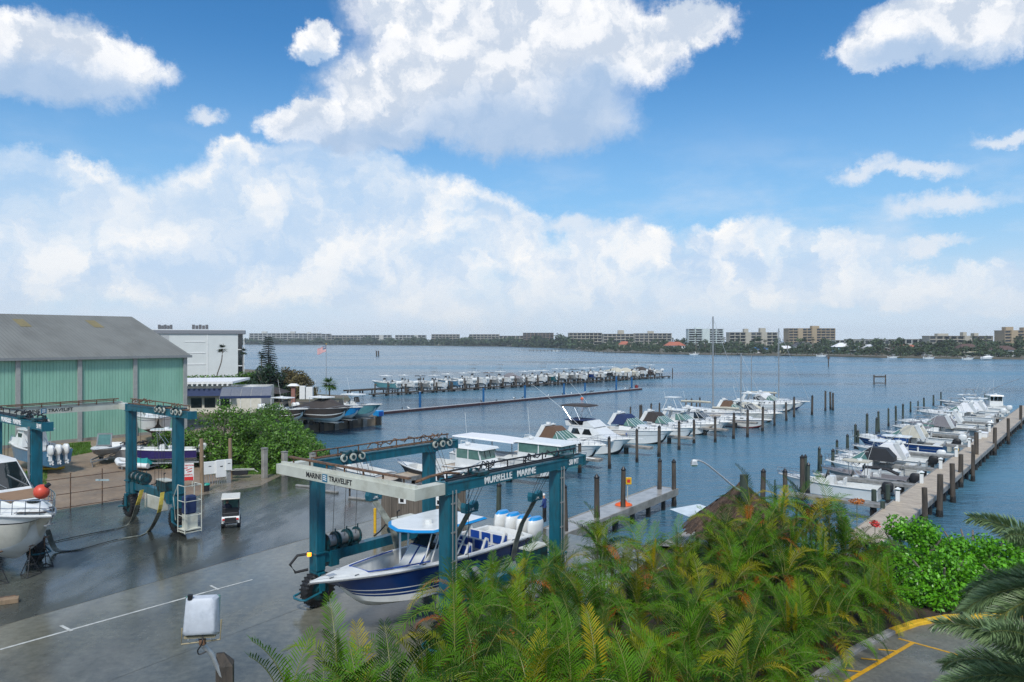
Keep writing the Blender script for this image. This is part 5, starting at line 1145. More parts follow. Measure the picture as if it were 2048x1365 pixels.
for (u, v, L, kind, c, lab) in ((1790, 988, 6.6, 'cc', 'white', 'low white open boat with beige T-top squeezed beside the first right-dock boat'), (1838, 953, 7.6, 'ex', 'white', 'white cuddy boat with white canvas, between the pontoon-like and walkaround boats'),
        (1872, 927, 8.2, 'cc', 'white', 'white open boat with white T-top just before the dark blue cruiser'), (1904, 902, 7.8, 'cc', 'cream', 'cream open boat with grey top right after the dark blue cruiser'),
        (1936, 884, 8.6, 'ex', 'white', 'white cabin boat with grey canvas, just before the arched boat'), (1972, 863, 8.4, 'cc', 'white', 'white open boat with tower, just beyond the arched boat'), (1996, 845, 8.8, 'ex', 'cream', 'cream cruiser with white canvas beside the sportfishing boat'),
        (2012, 829, 9.5, 'cc', 'white', 'white twin-engined boat with outriggers beyond the sportfishing boat'), (1985, 820, 9.0, 'cc', 'hgrey', 'grey-hulled boat with white top at the far water side of the right dock')):
    if kind == 'cc': boat_cc(lab, at_stern(u, v), RR, L, M[c], 1, None, M['beige_canvas'] if L < 7 else M['grey_canvas'] if c == 'cream' else M['white'], tower='tower' in lab, outr='outrig' in lab, cowl=M['black'] if L < 8 else None)
    else: boat_express(lab, at_stern(u, v), RR, L, M['grey_canvas'] if 'grey' in lab else M['whitecanvas'], M['gglass'], hm=M[c])
for (u, v, L, c, lab, ht) in ((1452, 864, 9, 'white', 'small white hardtop cruiser hiding between the tower boat and red-bottomed sailing boat', True), (1552, 846, 9.5, 'cream', 'cream hardtop boat squeezed beside the raised-bow boat', True), (1590, 824, 10, 'white', 'white canvas-topped cruiser beside the two-masted sailing boat', False)):
    boat_express(lab, at_bow(u, v, L), RM, L, None if ht else M['whitecanvas'], M['glass'] if ht else M['gglass'], hm=M[c], hardtop=ht)

# ------------------------------------------------------------------ far row of boats on lifts
B0 = G(795, 790, WATER); B1 = G(1322, 756.5, WATER); nb = 25; bd = (B1 - B0).normalized(); bn = Vector((-bd.y, bd.x, 0))
cols = ['hteal', 'white', 'hgrey', 'white', 'lblue', 'white', 'white', 'hgrey', 'white', 'hgrey', 'white', 'white', 'tealhull', 'white', 'hgrey', 'white', 'navy', 'white', 'blackg', 'white', 'white', 'beige', 'white', 'darkbrown', 'white']
cname = {'hteal': 'pale teal', 'white': 'white', 'hgrey': 'grey', 'lblue': 'steel blue', 'tealhull': 'deep teal', 'navy': 'navy', 'blackg': 'black', 'beige': 'beige', 'darkbrown': 'dark brown'}
M['tealhull'] = mat('deep_teal_gelcoat', (.008, .10, .12), .25); M['beige'] = M['cream']
r_ = random.Random(11)
for i in range(nb):
    t = i / (nb - 1); t = t ** .97; p = B0 + (B1 - B0) * t; kind = r_.random(); L = r_.uniform(7.6, 9.8); c = cols[i]
    cov = {9: M['grey_canvas'], 20: M['beige_canvas'], 21: M['beige_canvas'], 23: M['darkbrown']}.get(i)
    what = 'boat under a %s cover' % ('grey' if i == 9 else 'beige' if i in (20, 21) else 'dark brown') if cov else 'outboard boat with %s' % ('a tall tower' if i in (3, 6, 8, 12, 22) else 'a dark-roofed T-top' if i in (2, 4, 15) else 'a white T-top')
    lab = '%s %s on a lift, %s from the shore end' % (cname[c], what, ORD[i])
    bo, _, _ = boat_cc(lab, (p.x, p.y, WATER + 1.55 + r_.uniform(-.2, .25)), ang(bn) + .14 + r_.uniform(-.07, .07), L, M[c], r_.choice([2, 3, 3, 1]) if not cov else 1, 'boats raised on lifts along the far pier',
                       None if cov else (M['blackg'] if i in (2, 15) else M['brown'] if i == 7 else M['white']), tower=i in (3, 6, 8, 12, 22), outr=i in (1, 6, 14, 17, 22), cover=cov, lod=1)
    # the lift that holds it: four posts and two cradle beams
    lt = thing('boat_lift', 'wooden posts and beams of a boat lift, %s from the shore end' % ORD[i], 'boat lift', (p.x, p.y, WATER), ang(bn), 'boat lift frames of the far pier')
    for (x, y) in ((1.0, -1.95), (1.0, 1.95), (6.2, -1.95), (6.2, 1.95)):
        hh = r_.uniform(2.3, 3.4); MB().tube([(x, y, -1.2), (x + r_.uniform(-.05, .05), y, hh)], .17, 7).build('post', M['wood'], lt)
    for x in (1.2, 6.0): MB().bar((x, -2.0, 2.2), (x, 2.0, 2.2), .14, .2).build('top_beam', M['woodtan'] if i % 4 == 0 else M['wood'], lt)
    for x in (1.8, 5.4): MB().bar((x, -1.8, .95), (x, 1.8, .95), .16, .22).build('cradle', M['alu'], lt)
c = B0 - bd * 8 - bn * .6
T = dock('lift_catwalk', 'low timber catwalk running in front of the far boat lifts', Vector((c.x, c.y, 0)), bd, (B1 - B0).length + 12, 1.0, -.7, M['wood'], M['wood'], 3.4, pm='barnacle', th=.07)
c = B0 - bd * 8 + bn * 9.5
dock('lift_catwalk', 'timber pier behind the far boat lifts, seen between the hulls', Vector((c.x, c.y, 0)), bd, (B1 - B0).length + 10, 1.6, -.3, M['wood'], M['wood'], 3.4)
r2 = random.Random(4)
for i in range(24):
    t = (i + .5) / 24; p = B0 + (B1 - B0) * t - bn * r2.uniform(.4, 1.2)
    T = thing('piling', 'short dark piling in front of the far boat lifts, %s from the shore' % ORD[i], 'piling', (p.x, p.y, WATER), 0, 'short pilings before the far boat lifts')
    MB().tube([(0, 0, -1), (0, 0, r2.uniform(1.4, 2.6))], .17, 7).build('post', M['wood'], T); MB().tube([(0, 0, -1), (0, 0, .4)], .19, 7).build('wet_band', M['barnacle'], T)

# ------------------------------------------------------------------ floating breakwater
a = G(762, 829, WATER); b_ = G(1281, 780, WATER); dv = (b_ - a).normalized()
T = thing('breakwater', 'low maroon floating breakwater stretching across the basin', 'breakwater', (a.x, a.y, WATER), ang(dv)); Ln = (b_ - a).length
mb = MB()
nseg = 14
for k in range(nseg): mb.cbox(k * Ln / nseg + .05, (k + 1) * Ln / nseg - .05, -.6, .6, -.4, .42, .08)
mb.build('float', mat('maroon_wet_float', (.045, .018, .02), .4, var=.3, vs=1.5), T); MB().box(0, Ln, -.35, .35, .42, .47).build('walkway', M['greydeck'], T)
for i, (u, vt, vb) in enumerate(((840, 784, 818), (967, 776, 807), (1050, 771, 799), (1128, 767, 792), (1170, 766, 788), (1232.5, 753, 783), (1263.5, 755, 780))):
    p = G(u, vb, WATER); Q = thing('blue_post', 'bright blue sleeved post on the floating breakwater, %s from the quay' % ORD[i], 'post', (p.x, p.y, WATER), 0, 'blue posts of the floating breakwater'); h = (vb - vt) * p.y / F
    MB().tube([(0, 0, -1), (0, 0, h)], .22, 10).build('sleeve', mat('blue_pile_sleeve', (.008, .10, .26), .4), Q, True); MB().wheel((0, 0, h + .05), (0, 0, 1), .25, .12, 10).build('head', M['galv'] if i in (0, 5) else M['cap'], Q)
Q = thing('navigation_light', 'small red light housing at the outer end of the breakwater', 'marker light', G(1273, 780, WATER) + Vector((0, 0, .45)), 0); MB().cbox(-.4, .4, -.4, .4, 0, .7, .06).build('housing', M['red'], Q); MB().wheel((0, 0, .8), (0, 0, 1), .15, .2, 10).build('lamp', M['glass'], Q)
Q = thing('mooring_buoy', 'small orange ball buoy floating beyond the breakwater', 'buoy', G(1164, 799, WATER), 0)
rings = [[(.32 * math.sin(a_) * math.cos(q), .32 * math.sin(a_) * math.sin(q), .12 - .32 * math.cos(a_)) for q in np.linspace(0, 2 * math.pi, 13)[:-1]] for a_ in [k / 9 * math.pi for k in range(1, 9)]]
MB().loft(rings).build('ball', M['orange'], Q, True); MB().tube([(0, 0, .44), (0, 0, .6)], .04).build('eye', M['galv'], Q)
for i in range(22):
    t = r2.uniform(.03, .95); p = a + (b_ - a) * t + Vector((r2.uniform(-.3, .3), r2.uniform(-.3, .3), .47)); s = r2.uniform(.8, 1.2)
    Q = thing('seabird', 'small dark bird perched on the floating breakwater', 'bird', p, r2.uniform(0, 6), 'birds perched on the breakwater')
    rr = [[(x, w * math.cos(q), zc + w * 1.1 * math.sin(q)) for q in np.linspace(0, 2 * math.pi, 8)[:-1]] for x, w, zc in ((-.32, .02, .14), (-.15, .08, .2), (.05, .11, .25), (.16, .07, .34), (.2, .05, .42), (.27, .045, .44), (.36, .01, .43))]
    mb = MB(); mb.loft(rr); 
    for s2 in (-1, 1): mb.bar((0, s2 * .04, 0), (0, s2 * .04, .18), .02, .02)
    mb.build('body', M['blackg'] if i % 3 else M['white'], Q, True)

# ------------------------------------------------------------------ quay with four boats
qa, qb = Vector((-29, 102.3, 0)), Vector((-19.9, 113, 0)); qd = (qb - qa).normalized(); qn = Vector((qd.y, -qd.x, 0))
T = thing('concrete_quay', 'old concrete quay wall with stained face below the dry-stored boats', 'quay', (qa.x, qa.y, 0), ang(qd)); Ln = (qb - qa).length
mb = MB(); mb.box(0, Ln, -.25, .4, -2.2, .12); mb.box(Ln, Ln + .12, -.25, 3.2, -2.2, .1); mb.build('wall', mat('stained_quay_concrete', (.21, .165, .115), .7, var=.3, vs=1, col2=(.10, .08, .055), c2s=.6, bump=.02, bs=5), T)
for k in range(6): x = .8 + k * (Ln - 1.5) / 5; MB().box(x - .35, x + .35, -.55, -.252, -2.2, -.05).build('buttress', M['barnacle'] if k % 2 else M['concrete'], T)
T = thing('blue_bumper', 'bright blue square bumper block at the quay corner', 'bumper', (qb.x, qb.y, .13), ang(qd)); MB().cbox(-.9, .3, -.6, .6, -.1, .75, .08).build('block', M['skyblue'], T); MB().box(-.7, .1, -.64, -.6, 0, .6).build('pad', M['royal'], T)
qr = ang(Vector((.83, -.55, 0)))
def qs(u, v, L): p = G(u, v, 0); return p
for (u, v, L, hm, nout, tt, cov, lab) in ((528, 847, 9.0, 'darkbrown', 2, 'white', None, 'brown-sided open boat with white hardtop, leftmost of the four boats on the quay'),
                                     (596, 846, 10.5, 'darkbrown', 2, 'white', 'darkbrown', 'largest quay boat, wrapped in a dark brown cover above a teal bottom'),
                                     (640, 842, 8.5, 'skyblue', 1, None, None, 'bright blue open boat squeezed between two others on the quay'),
                                     (664, 838, 10.0, 'hteal', 2, 'white', None, 'pale teal and cream open boat with white hardtop, rightmost on the quay')):
    p = G(u, v, 0)
    T, half, sheer = boat_cc(lab, (p.x, p.y, 1.15), qr, L, M[hm], nout, None, M[tt] if tt else None, stripe=M['white'] if hm == 'darkbrown' else None, cover=M[cov] if cov else None)
    tr = thing('boat_trailer', 'low trailer under the ' + lab.split(',')[0], 'trailer', (p.x, p.y, 0), qr)
    mb = MB()
    for s in (-1, 1): mb.bar((.3, s * .7, .55), (L * .8, s * .5, .55), .1, .14)
    for q in (.15, .45, .75): mb.bar((L * q, -.7, .5), (L * q, .7, .5), .08, .08)
    mb.build('frame', M['galv'], tr)
    for q in (.25, .36):
        for s in (-1, 1): MB().wheel((L * q, s * .95, .34), (0, 1, 0), .34, .22, 16).build('wheel', M['black'], tr)

# ------------------------------------------------------------------ the mint green shed
S0 = Vector((-49.6, 84.1, 0)); sL0, sL1 = -42, 13.37; EV, RG, HW = 9.55, 14.75, 16.7
T = thing('boat_shed', 'long mint green metal shed with grey ribbed roof behind the empty hoist', 'shed', S0, A1)
MB().prism([(sL0, 0), (sL1, 0), (sL1, 2 * HW), (sL0, 2 * HW)], 0, EV - .05).build('wall', M['greenmetal'], T)
mb = MB()
for (x0, x1) in ((sL1 - .02, sL1 + .0), ): mb.add([(sL1, 0, EV - .05), (sL1, 2 * HW, EV - .05), (sL1, HW, RG - .1), (sL1 - .1, 0, EV - .05), (sL1 - .1, 2 * HW, EV - .05), (sL1 - .1, HW, RG - .1)], [(0, 1, 2), (5, 4, 3)])
mb.build('gable', M['greenmetal'], T)
for s in (0, 1):
    y0, y1 = (-.5, HW) if s == 0 else (2 * HW + .5, HW)
    e = EV - .5 * (RG - EV) / HW + .1; mb = MB(); mb.add([(sL0, y0, e), (sL1 + .5, y0, e), (sL1 + .5, y1, RG), (sL0, y1, RG), (sL0, y0, e - .12), (sL1 + .5, y0, e - .12), (sL1 + .5, y1, RG - .12), (sL0, y1, RG - .12)], [(0, 1, 2, 3), (7, 6, 5, 4), (0, 4, 5, 1), (1, 5, 6, 2), (3, 2, 6, 7)])
    rf = mb.build('roof', M['roofmetal'], T)
    if s == 0:
        sl = (RG - e) / (HW + .5)
        for x in (-26, -20, -14, -8.6, -1.4, 6.9, -32):
            ya, yb = 11.2, 14.4; za = e + (ya + .5) * sl + .03; zb = e + (yb + .5) * sl + .03
            MB().add([(x, ya, za), (x + 1.2, ya, za), (x + 1.2, yb, zb), (x, yb, zb)], [(0, 1, 2, 3)]).build('skylight', M['skylight'], rf)
MB().box(sL0, sL1 + .5, -.62, -.5, EV - .28, EV + .02).build('gutter', M['hgrey'], T)
for k in range(9):
    x = 13.2 - k * 6.1; MB().box(x - .22, x + .22, -.22, -.005, 0, EV - .25).build('pilaster', mat('grey_trim', (.32, .33, .31), .6) if k == 0 else bpy.data.materials['grey_trim'], T)
MB().box(sL0, sL1 + .1, -.08, -.006, 0, .35).build('base_band', M['concrete'], T)

# ------------------------------------------------------------------ white condominium beyond the shed
def box_building(name, label, u0, u1, vt, d, z0, depth, floors, wallm, yaw=0, roofm=None, bays=6, balc=True, roofboxes=(), slabm=None, winm=None, group=None, cat='apartment building', solid=None, fascia=None, crown=None):
    x0, x1 = (u0 - 1024) / F * d, (u1 - 1024) / F * d; zt = H - (vt - VH) * d / F; W = x1 - x0; h = zt - z0
    T = thing(name, label, cat, ((x0 + x1) / 2, d, z0), yaw, group); a = W / 2
    MB().box(-a, a, .9, depth, 0, h - .3).build('wall', wallm, T)
    MB().box(-a - .5, a + .5, .1, depth + .4, h - .3, h).build('roof', roofm or wallm, T)
    fh = (h - .3) / floors; bw = W / bays; solid = solid or []
    wv = None
    if balc:
        sl = None
        for f in range(floors):
            q = MB().box(-a, a, -.4, .899, f * fh - .14 if f else .0, f * fh + .12) if sl is None else None
            mb = MB(); z = f * fh; mb.box(-a, a, -.45, .895, z - .1 + (.12 if f == 0 else 0), z + .16); mb.box(-a, a, -.45, -.38, z + .165, z + .75)
            mb.build('balcony', slabm or wallm, T)
        for k in range(bays + 1):
            x = -a + k * bw; MB().box(x - .16, x + .16, -.5, .89, 0, h - .31).build('divider', slabm or wallm, T)
    n = 0; proto = None
    for f in range(floors):
        for k in range(bays):
            if k in solid: continue
            if n >= 96: break
            x = -a + (k + .5) * bw; ww, wh = bw * (.40 if balc else .30), fh * .36
            if proto is None:
                proto = MB().box(-ww, ww, -.06, .05, -wh, wh).build('window', winm or M['glass'], T); proto.location = (x, .87, f * fh + fh * .55)
            else: meshcopy(proto, T, (x, .87, f * fh + fh * .55))
            n += 1
    for k in solid:
        x = -a + (k + .5) * bw; MB().box(x - bw * .5, x + bw * .5, -.6, .89, 0, h + .02).build('stair_wall', wallm, T)
    for (fx, w, hh) in roofboxes:
        x = -a + fx * W; MB().cbox(x - w / 2, x + w / 2, depth * .3, depth * .7, h, h + hh, .1).build('roof_house', wallm, T)
    return T
d = 200; x0, x1 = (347 - 1024) / F * d, (482 - 1024) / F * d
T = thing('condominium', 'white flat-roofed condominium with grey fascia behind the green shed', 'apartment building', ((x0 + x1) / 2, d, 0), R(19)); a = (x1 - x0) / 2; zt = H - (668 - VH) * d / F
MB().box(-a - 14, a - 1.3, 0, 18, 0, zt).build('wall', mat('pale_stucco_wall', (.60, .62, .60), .85, var=.05, vs=.4), T)
MB().box(-a - 16, a + .5, -.35, 18.4, zt, zt + .95).build('fascia', mat('grey_fascia', (.20, .21, .23), .7), T); MB().box(-a - 15.8, a + .4, -.2, 18.2, zt + .95, zt + 1.1).build('roof', M['stucco'], T)
MB().box(-a - 14, -a + .2, -.9, -.005, 0, zt - .02).build('recess', mat('shaded_walkway_wall', (.16, .14, .13), .8), T) if False else None
for f in range(3):
    z = f * zt / 3; MB().box(a - 1.29, a + .3, -.2, 18, z, z + .22).build('balcony', M['stucco'], T); MB().box(a - 1.29, a - .2, .3, 17, z + .23, z + zt / 3 - .01).build('window', M['glass'], T)
    MB().box(a + .12, a + .3, -.2, .0, z + .22, z + zt / 3).build('post', M['stucco'], T)
MB().box(-a + 8.9, -a + 9.15, -.12, -.003, 0, zt).build('downpipe', M['stucco'], T)
for f, z in enumerate((zt - 2.2, zt - 5.2, zt - 8.2)): MB().box(-a + 3.5, -a + 8.5, -.10, -.003, z, z + .22).build('wall_moulding', M['stucco'], T)
MB().box(-a - 13.9, -a - .3, -.04, -.003, zt - 3, zt - .3).build('shutter', M['greydeck'], T)
for i, (u, w) in enumerate(((331, 27), (401, 31))):
    p = PT(u, 664, d + 9); q = thing('air_handlers', 'row of dark rooftop air handlers, %s of the two rows on the white condominium' % ('left' if i == 0 else 'right'), 'air handlers', (p.x, p.y, zt + 1.1), R(19)); ww = w * (d + 9) / F
    for k in range(5): MB().cbox(-ww / 2 + k * ww / 5, -ww / 2 + (k + .8) * ww / 5, -.6, .6, .3, 1.5 - .2 * (k % 2), .06).build('unit', M['shingle'], q)
    MB().box(-ww / 2, ww / 2, -.7, .7, .1, .28).build('rack', M['galv'], q)

# ------------------------------------------------------------------ clubhouse
d = 116; x0, x1 = (372 - 1024) / F * d, (456 - 1024) / F * d; W = x1 - x0; zt = H - (763 - VH) * d / F
T = thing('clubhouse', 'low cream clubhouse with flat roof and navy awning right of the shed', 'building', (x0 - 4, d, 0), R(8)); W += 4
MB().box(0, W + 4.5, .6, 12, 0, zt - 1.3).build('wall', M['cream'], T); rf = MB().box(-.5, W + .4, -.6, 12.5, zt - .45, zt - .1).build('roof', M['whitecanvas'], T)
for k in range(14): MB().box(.3 + k * W / 14, .55 + k * W / 14, -.9, -.61, zt - .75, zt - .48).build('rafter_end', M['stucco'], rf)
MB().box(0, W, .3, .598, zt - .9, zt - .46).build('frieze', M['stucco'], T)
MB().house([(0, zt - 2.3), (W + .5, zt - 2.3), (W + .5, zt - 1.2), (0, zt - 1.2)], .7, .15, y=0).build('awning', M['blue_canvas'], T)
for x in (5.2, 7.2, 9.4): MB().box(x - .8, x + .8, .53, .598, .9, 2.4).build('window', M['glass'], T)
q = thing('awning_row', 'row of five shiny grey barrel awnings beside the clubhouse', 'awning', PT(442, 795, 108), R(12)); w_ = 1.4
q.location.z = H - (792 - VH) * 108 / F
for k in range(5):
    mb = MB(); rings = []
    for s in np.linspace(0, 1, 7): rings.append([(k * w_ + .02, 2.2 * s - 1, 1.15 * math.sin(s * 1.5)), (k * w_ + w_ - .02, 2.2 * s - 1, 1.15 * math.sin(s * 1.5)), (k * w_ + w_ - .02, 2.2 * s - 1, 1.15 * math.sin(s * 1.5) - .05), (k * w_ + .02, 2.2 * s - 1, 1.15 * math.sin(s * 1.5) - .05)])
    mb.loft(rings); mb.build('awning_bay', mat('grey_awning', (.16, .17, .20), .3) if k == 0 else bpy.data.materials['grey_awning'], q)
MB().box(0, 5 * w_, -1.1, -1.02, -.35, 0).build('valance', M['blue_canvas'], q)
for k in range(6): MB().box(k * w_ - .04, k * w_ + .04, -1.0, -.92, -q.location.z, 0).build('post', M['stucco'], q)
p = G(560, 797); q = thing('shade_shelter', 'dark brown hip-roofed shelter among the shrubs behind the quay boats', 'shelter', (p.x - 1, 140, 0), 0)
zt = H - (775 - VH) * 140 / F; MB().loft([[(-4.5, -3, zt - 1), (4.5, -3, zt - 1), (4.5, 3, zt - 1), (-4.5, 3, zt - 1)], [(-1.5, -.3, zt + .3), (1.5, -.3, zt + .3), (1.5, .3, zt + .3), (-1.5, .3, zt + .3)]]).build('roof', M['darkbrown'], q)
for x in (-4, 4): 
    for y in (-2.6, 2.6): MB().box(x - .1, x + .1, y - .1, y + .1, 0, zt - 1).build('post', M['wood'], q)
p = G(607, 790); q = thing('utility_cabinet', 'white utility cabinets standing right of the brown-leaved tree', 'cabinet', (PT(600, 700, 135).x, 135, 0), 0); 
for k, (x, w, h) in enumerate(((0, 1.0, 3.2), (1.15, 1.2, 3.0))): MB().cbox(x, x + w, -.4, .4, .8, h, .04).build('door_panel', M['stucco'], q)
q = thing('pump_kiosk', 'small white-capped fuel kiosk on a pinkish post beside the utility cabinets', 'kiosk', (PT(587, 700, 135).x, 135, 0), 0); MB().cbox(-.35, .35, -.3, .3, 0, 3.2, .03).build('post', mat('pinkish_brick', (.28, .13, .10), .8), q); MB().loft([[(-1, -.7, 3.2), (1, -.7, 3.2), (1, .7, 3.2), (-1, .7, 3.2)], [(-.5, -.3, 3.6), (.5, -.3, 3.6), (.5, .3, 3.6), (-.5, .3, 3.6)]]).build('cap', M['stucco'], q)

# flag pole
p = PT(652.5, 690, 150); T = thing('flagpole', 'grey flagpole standing alone at the shore left of the boat lifts', 'flagpole', (p.x, p.y, 0), 0); MB().tube([(0, 0, 0), (0, 0, p.z + .1)], .09, 8, .05).build('pole', M['galv'], T); MB().wheel((0, 0, p.z + .15), (0, 0, 1), .12, .2, 10).build('finial', M['yellow'], T)
FL = thing('flag', 'stars and stripes flag drooping in the wind from the flagpole', 'flag', (p.x, p.y, p.z - .1), R(180)); w_, h_ = 1.9, 1.15
def cloth(x0, x1, s0, s1, m, name, off=0):
    nx = 10; mb = MB(); vs = []
    for i in range(nx + 1):
        x = x0 + (x1 - x0) * i / nx
        for s in (s0, s1):
            for o in (-.008 - off, .008 + off): vs.append((x * .92, .10 * math.sin(x * 4.5) * x + o, -s - .42 * x - .05 * math.sin(x * 6)))
    fs = []
    for i in range(nx):
        a = i * 4; fs += [(a, a + 4, a + 6, a + 2), (a + 1, a + 3, a + 7, a + 5)]
    mb.add(vs, fs); mb.build(name, m, FL)
for k in range(13): cloth(0.05, w_, k * h_ / 13, (k + 1) * h_ / 13, M['letter_red'] if k % 2 == 0 else M['letter_white'], 'stripe')
cloth(0.05, .76, 0, h_ * 7 / 13, M['navy'], 'canton', .006)
cloth(.12, .70, .12, .20, M['letter_white'], 'stars', .012); cloth(.12, .70, .32, .40, M['letter_white'], 'stars', .012)

# ------------------------------------------------------------------ yard things
def cabinet(label, u, vt, vb, w, h, d, x=0):
    p = PT(u, vb, d); T = thing('meter_cabinet', label, 'cabinet', (p.x, p.y, p.z), A1 - R(14)); MB().cbox(-w / 2, w / 2, 0, .3, 0, h, .02).build('door', M['white'], T); MB().cbox(-.10, .10, -.02, .0, h * .62, h * .67, .004).build('slot', M['black'], T)
    mb = MB()
    for k in range(5): mb.tube([(-w / 2 + .1 + k * (w - .2) / 4, .15, 0), (-w / 2 + .12 + k * (w - .2) / 4, .15, -p.z + .0)], .03, 5)
    mb.build('conduit', M['galv'], T)
cabinet('white meter cabinet, leftmost and lowest-mounted of the three on the wooden posts', 420, 924, 949, 1.02, .98, 59.5)
cabinet('tall narrow white meter cabinet in the middle of the three', 443, 921, 955, .78, 1.36, 59.8)
cabinet('small white meter cabinet, rightmost and highest of the three', 458, 920, 941, .48, .86, 60.0)
p = G(411, 983); T = thing('trash_bin', 'black bin with a turquoise lid in front of the tan post', 'bin', p, 0); MB().loft([[(.3 * k * math.cos(a), .3 * k * math.sin(a), z) for a in np.linspace(0, 2 * math.pi, 13)[:-1]] for z, k in ((0, .9), (.5, 1.05))]).build('body', M['blackg'], T); MB().loft([[(.34 * k * math.cos(a), .34 * k * math.sin(a), z) for a in np.linspace(0, 2 * math.pi, 13)[:-1]] for z, k in ((.5, 1.0), (.6, .8), (.63, .3))]).build('lid', mat('turquoise_lid', (.02, .32, .24), .5), T)
p = G(376, 975); T = thing('warning_sign', 'white sign board with red lettering and a red foot on two posts by the hoist', 'sign', p, R(18)); h = (975 - 927) * p.y / F; w_ = .85
MB().cbox(-w_ / 2, w_ / 2, -.03, .03, h - 1.35, h, .01).build('board', M['white'], T); MB().box(-w_ / 2 + .04, w_ / 2 - .04, -.042, -.031, h - 1.33, h - 1.05).build('red_panel', M['letter_red'], T)
for x in (-.3, .3): MB().box(x - .03, x + .03, .031, .08, 0, h - .1).build('post', M['lwhite'], T)
for (t, z, s) in (('ATTENTION', h - .17, .15), ('CAREFUL', h - .98 + .08, .17)): text(T, t, s, M['letter_red'], face_mtx((0, -.035, z), (1, 0, 0)), bold=.004)
mb = MB()
for k in range(3): mb.bar((-.25 + .1 * k, -.036, h - .38 - .15 * k), (-.02 + .12 * k, -.036, h - .34 - .15 * k), .008, .07); 
for k in range(2): mb.bar((.1, -.036, h - .45 - .2 * k), (.3, -.036, h - .40 - .2 * k), .008, .06)
mb.build('red_marks', M['letter_red'], T)
p = G(478, 957); T = thing('hand_cart', 'black and white hand cart lying by the mangroves', 'cart', p, .3); mb = MB(); mb.tube([(-1, -.3, .1), (-.7, -.3, .75), (1.2, -.3, .7), (1.5, -.3, .5)], .03); mb.tube([(-1, .3, .1), (-.7, .3, .75), (1.2, .3, .7)], .03); mb.build('frame', M['lwhite'], T); MB().cbox(-.5, .7, -.28, .28, .3, .72, .05).build('tray', M['blackg'], T)
# pipe railing between gravel and asphalt
ra, rb, rc = G(60, 1031), G(139, 1017), G(205, 1005)
T = thing('pipe_railing', 'thin rusty pipe railing between the gravel and the wet asphalt', 'railing', G(60, 1030), 0); o_ = Vector(T.location); dr_ = (G(254, 1000) - G(60, 1030)).normalized(); Ln = (G(262, 998.5) - G(60, 1030)).length
hr = 2.1
mb = MB()
for z in (.12, 1.05, hr): mb.tube([dr_ * -6 + Vector((0, 0, z)), dr_ * Ln + Vector((0, 0, z))], .025, 5)
mb.build('rail', M['rust'], T)
for (u, v) in ((141, 1018), (204.5, 1007)): q = G(u, v) - o_; MB().tube([q, q + Vector((0, 0, hr + .35))], .035, 6).build('post', M['rust'], T)
q = G(204.5, 1007) - o_; MB().box(q.x - .45, q.x + .5, q.y - .04, q.y, 1.58, 1.70).build('sign_plate', mat('pale_sign_plate', (.35, .45, .47), .5), T)
# wooden enclosure, bollard, life ring, stair landing
p = G(770, 1059); pw = G(868, 1052)
T = thing('board_enclosure', 'grey board-fenced enclosure with two small signs behind the hoisted boat', 'fence', G(764, 1052), R(-14)); h = 2.45
W_ = 5.4; MB().box(0, W_, 0, .06, 0, h).build('board_panel', M['fencewood'], T); MB().box(-.06, 0, 0, 3.2, 0, h).build('board_panel', M['fencewood'], T); MB().box(-.1, W_ + .05, -.05, .1, h, h + .08).build('cap_rail', M['fencewood'], T)
for x in (1.35, 3.75): s_ = MB().box(x - .24, x + .24, -.035, -.003, h - 1.0, h - .45).build('sign', M['letter_white'], T); MB().box(x - .14, x + .10, -.044, -.036, h - .92, h - .68).build('pictogram', M['letter_black'], s_); MB().wheel((x + .02, -.04, h - .58), (0, 1, 0), .055, .01, 10).build('pictogram', M['letter_black'], s_)
p = G(750, 1066); T = thing('bollard', 'yellow steel bollard at the corner of the board enclosure', 'bollard', p, 0); h = 48 * p.y / F; MB().tube([(0, 0, 0), (0, 0, h)], .09, 12).build('post', M['yellow'], T, True); MB().wheel((0, 0, h), (0, 0, 1), .075, .06, 12).build('top', M['yellow'], T)
p = G(700, 993); T = thing('life_ring', 'weathered red life ring on a post at the quay edge', 'life ring', (p.x, p.y, 1.0), R(20))
MB().tube([(.35 * math.cos(a), 0, .35 * math.sin(a)) for a in np.linspace(0, 2 * math.pi, 25)], .09, 8).build('ring', mat('faded_red_foam', (.33, .09, .06), .7), T, True); MB().box(-.06, .06, .1, .2, -1.0, .4).build('post', M['wood'], T)
for i, (u, v) in enumerate(((612, 975), (655, 985), (720, 1000))): p = G(u, v); T = thing('wheel_stop', 'low concrete wheel stop on the wet yard, %s from the left' % ORD[i], 'wheel stop', p, A1 - R(75), 'wheel stops by the quay'); MB().cbox(-1.0, 1.0, -.1, .1, 0, .15, .04).build('block', M['kerbc'], T)
# orange ring buoy stand on the pier
p = G(1247, 1011); T = thing('ring_buoy', 'orange life preserver hung over a stand on the concrete pier', 'life preserver', p, 0)
MB().loft([[(r_ * math.cos(a), r_ * .8 * math.sin(a), z) for a in np.linspace(0, 2 * math.pi, 15)[:-1]] for r_, z in ((.62, .02), (.55, .12), (.25, .22), (.10, .5), (.05, .9), (.04, 1.1))]).build('float', M['orange'], T, True)
mb = MB(); mb.tube([(.28, 0, 0), (.28, 0, 1.95)], .035, 6); mb.build('stand', M['lwhite'], T)
p2 = Vector((p.x + .35, p.y, 1.45)); T = thing('emergency_box', 'small yellow emergency box on the pier piling', 'box', p2, R(5)); MB().cbox(-.2, .2, -.08, .08, 0, .48, .02).build('body', M['yellow'], T); MB().box(-.12, .1, -.088, -.081, .14, .36).build('marking', M['letter_red'], T)

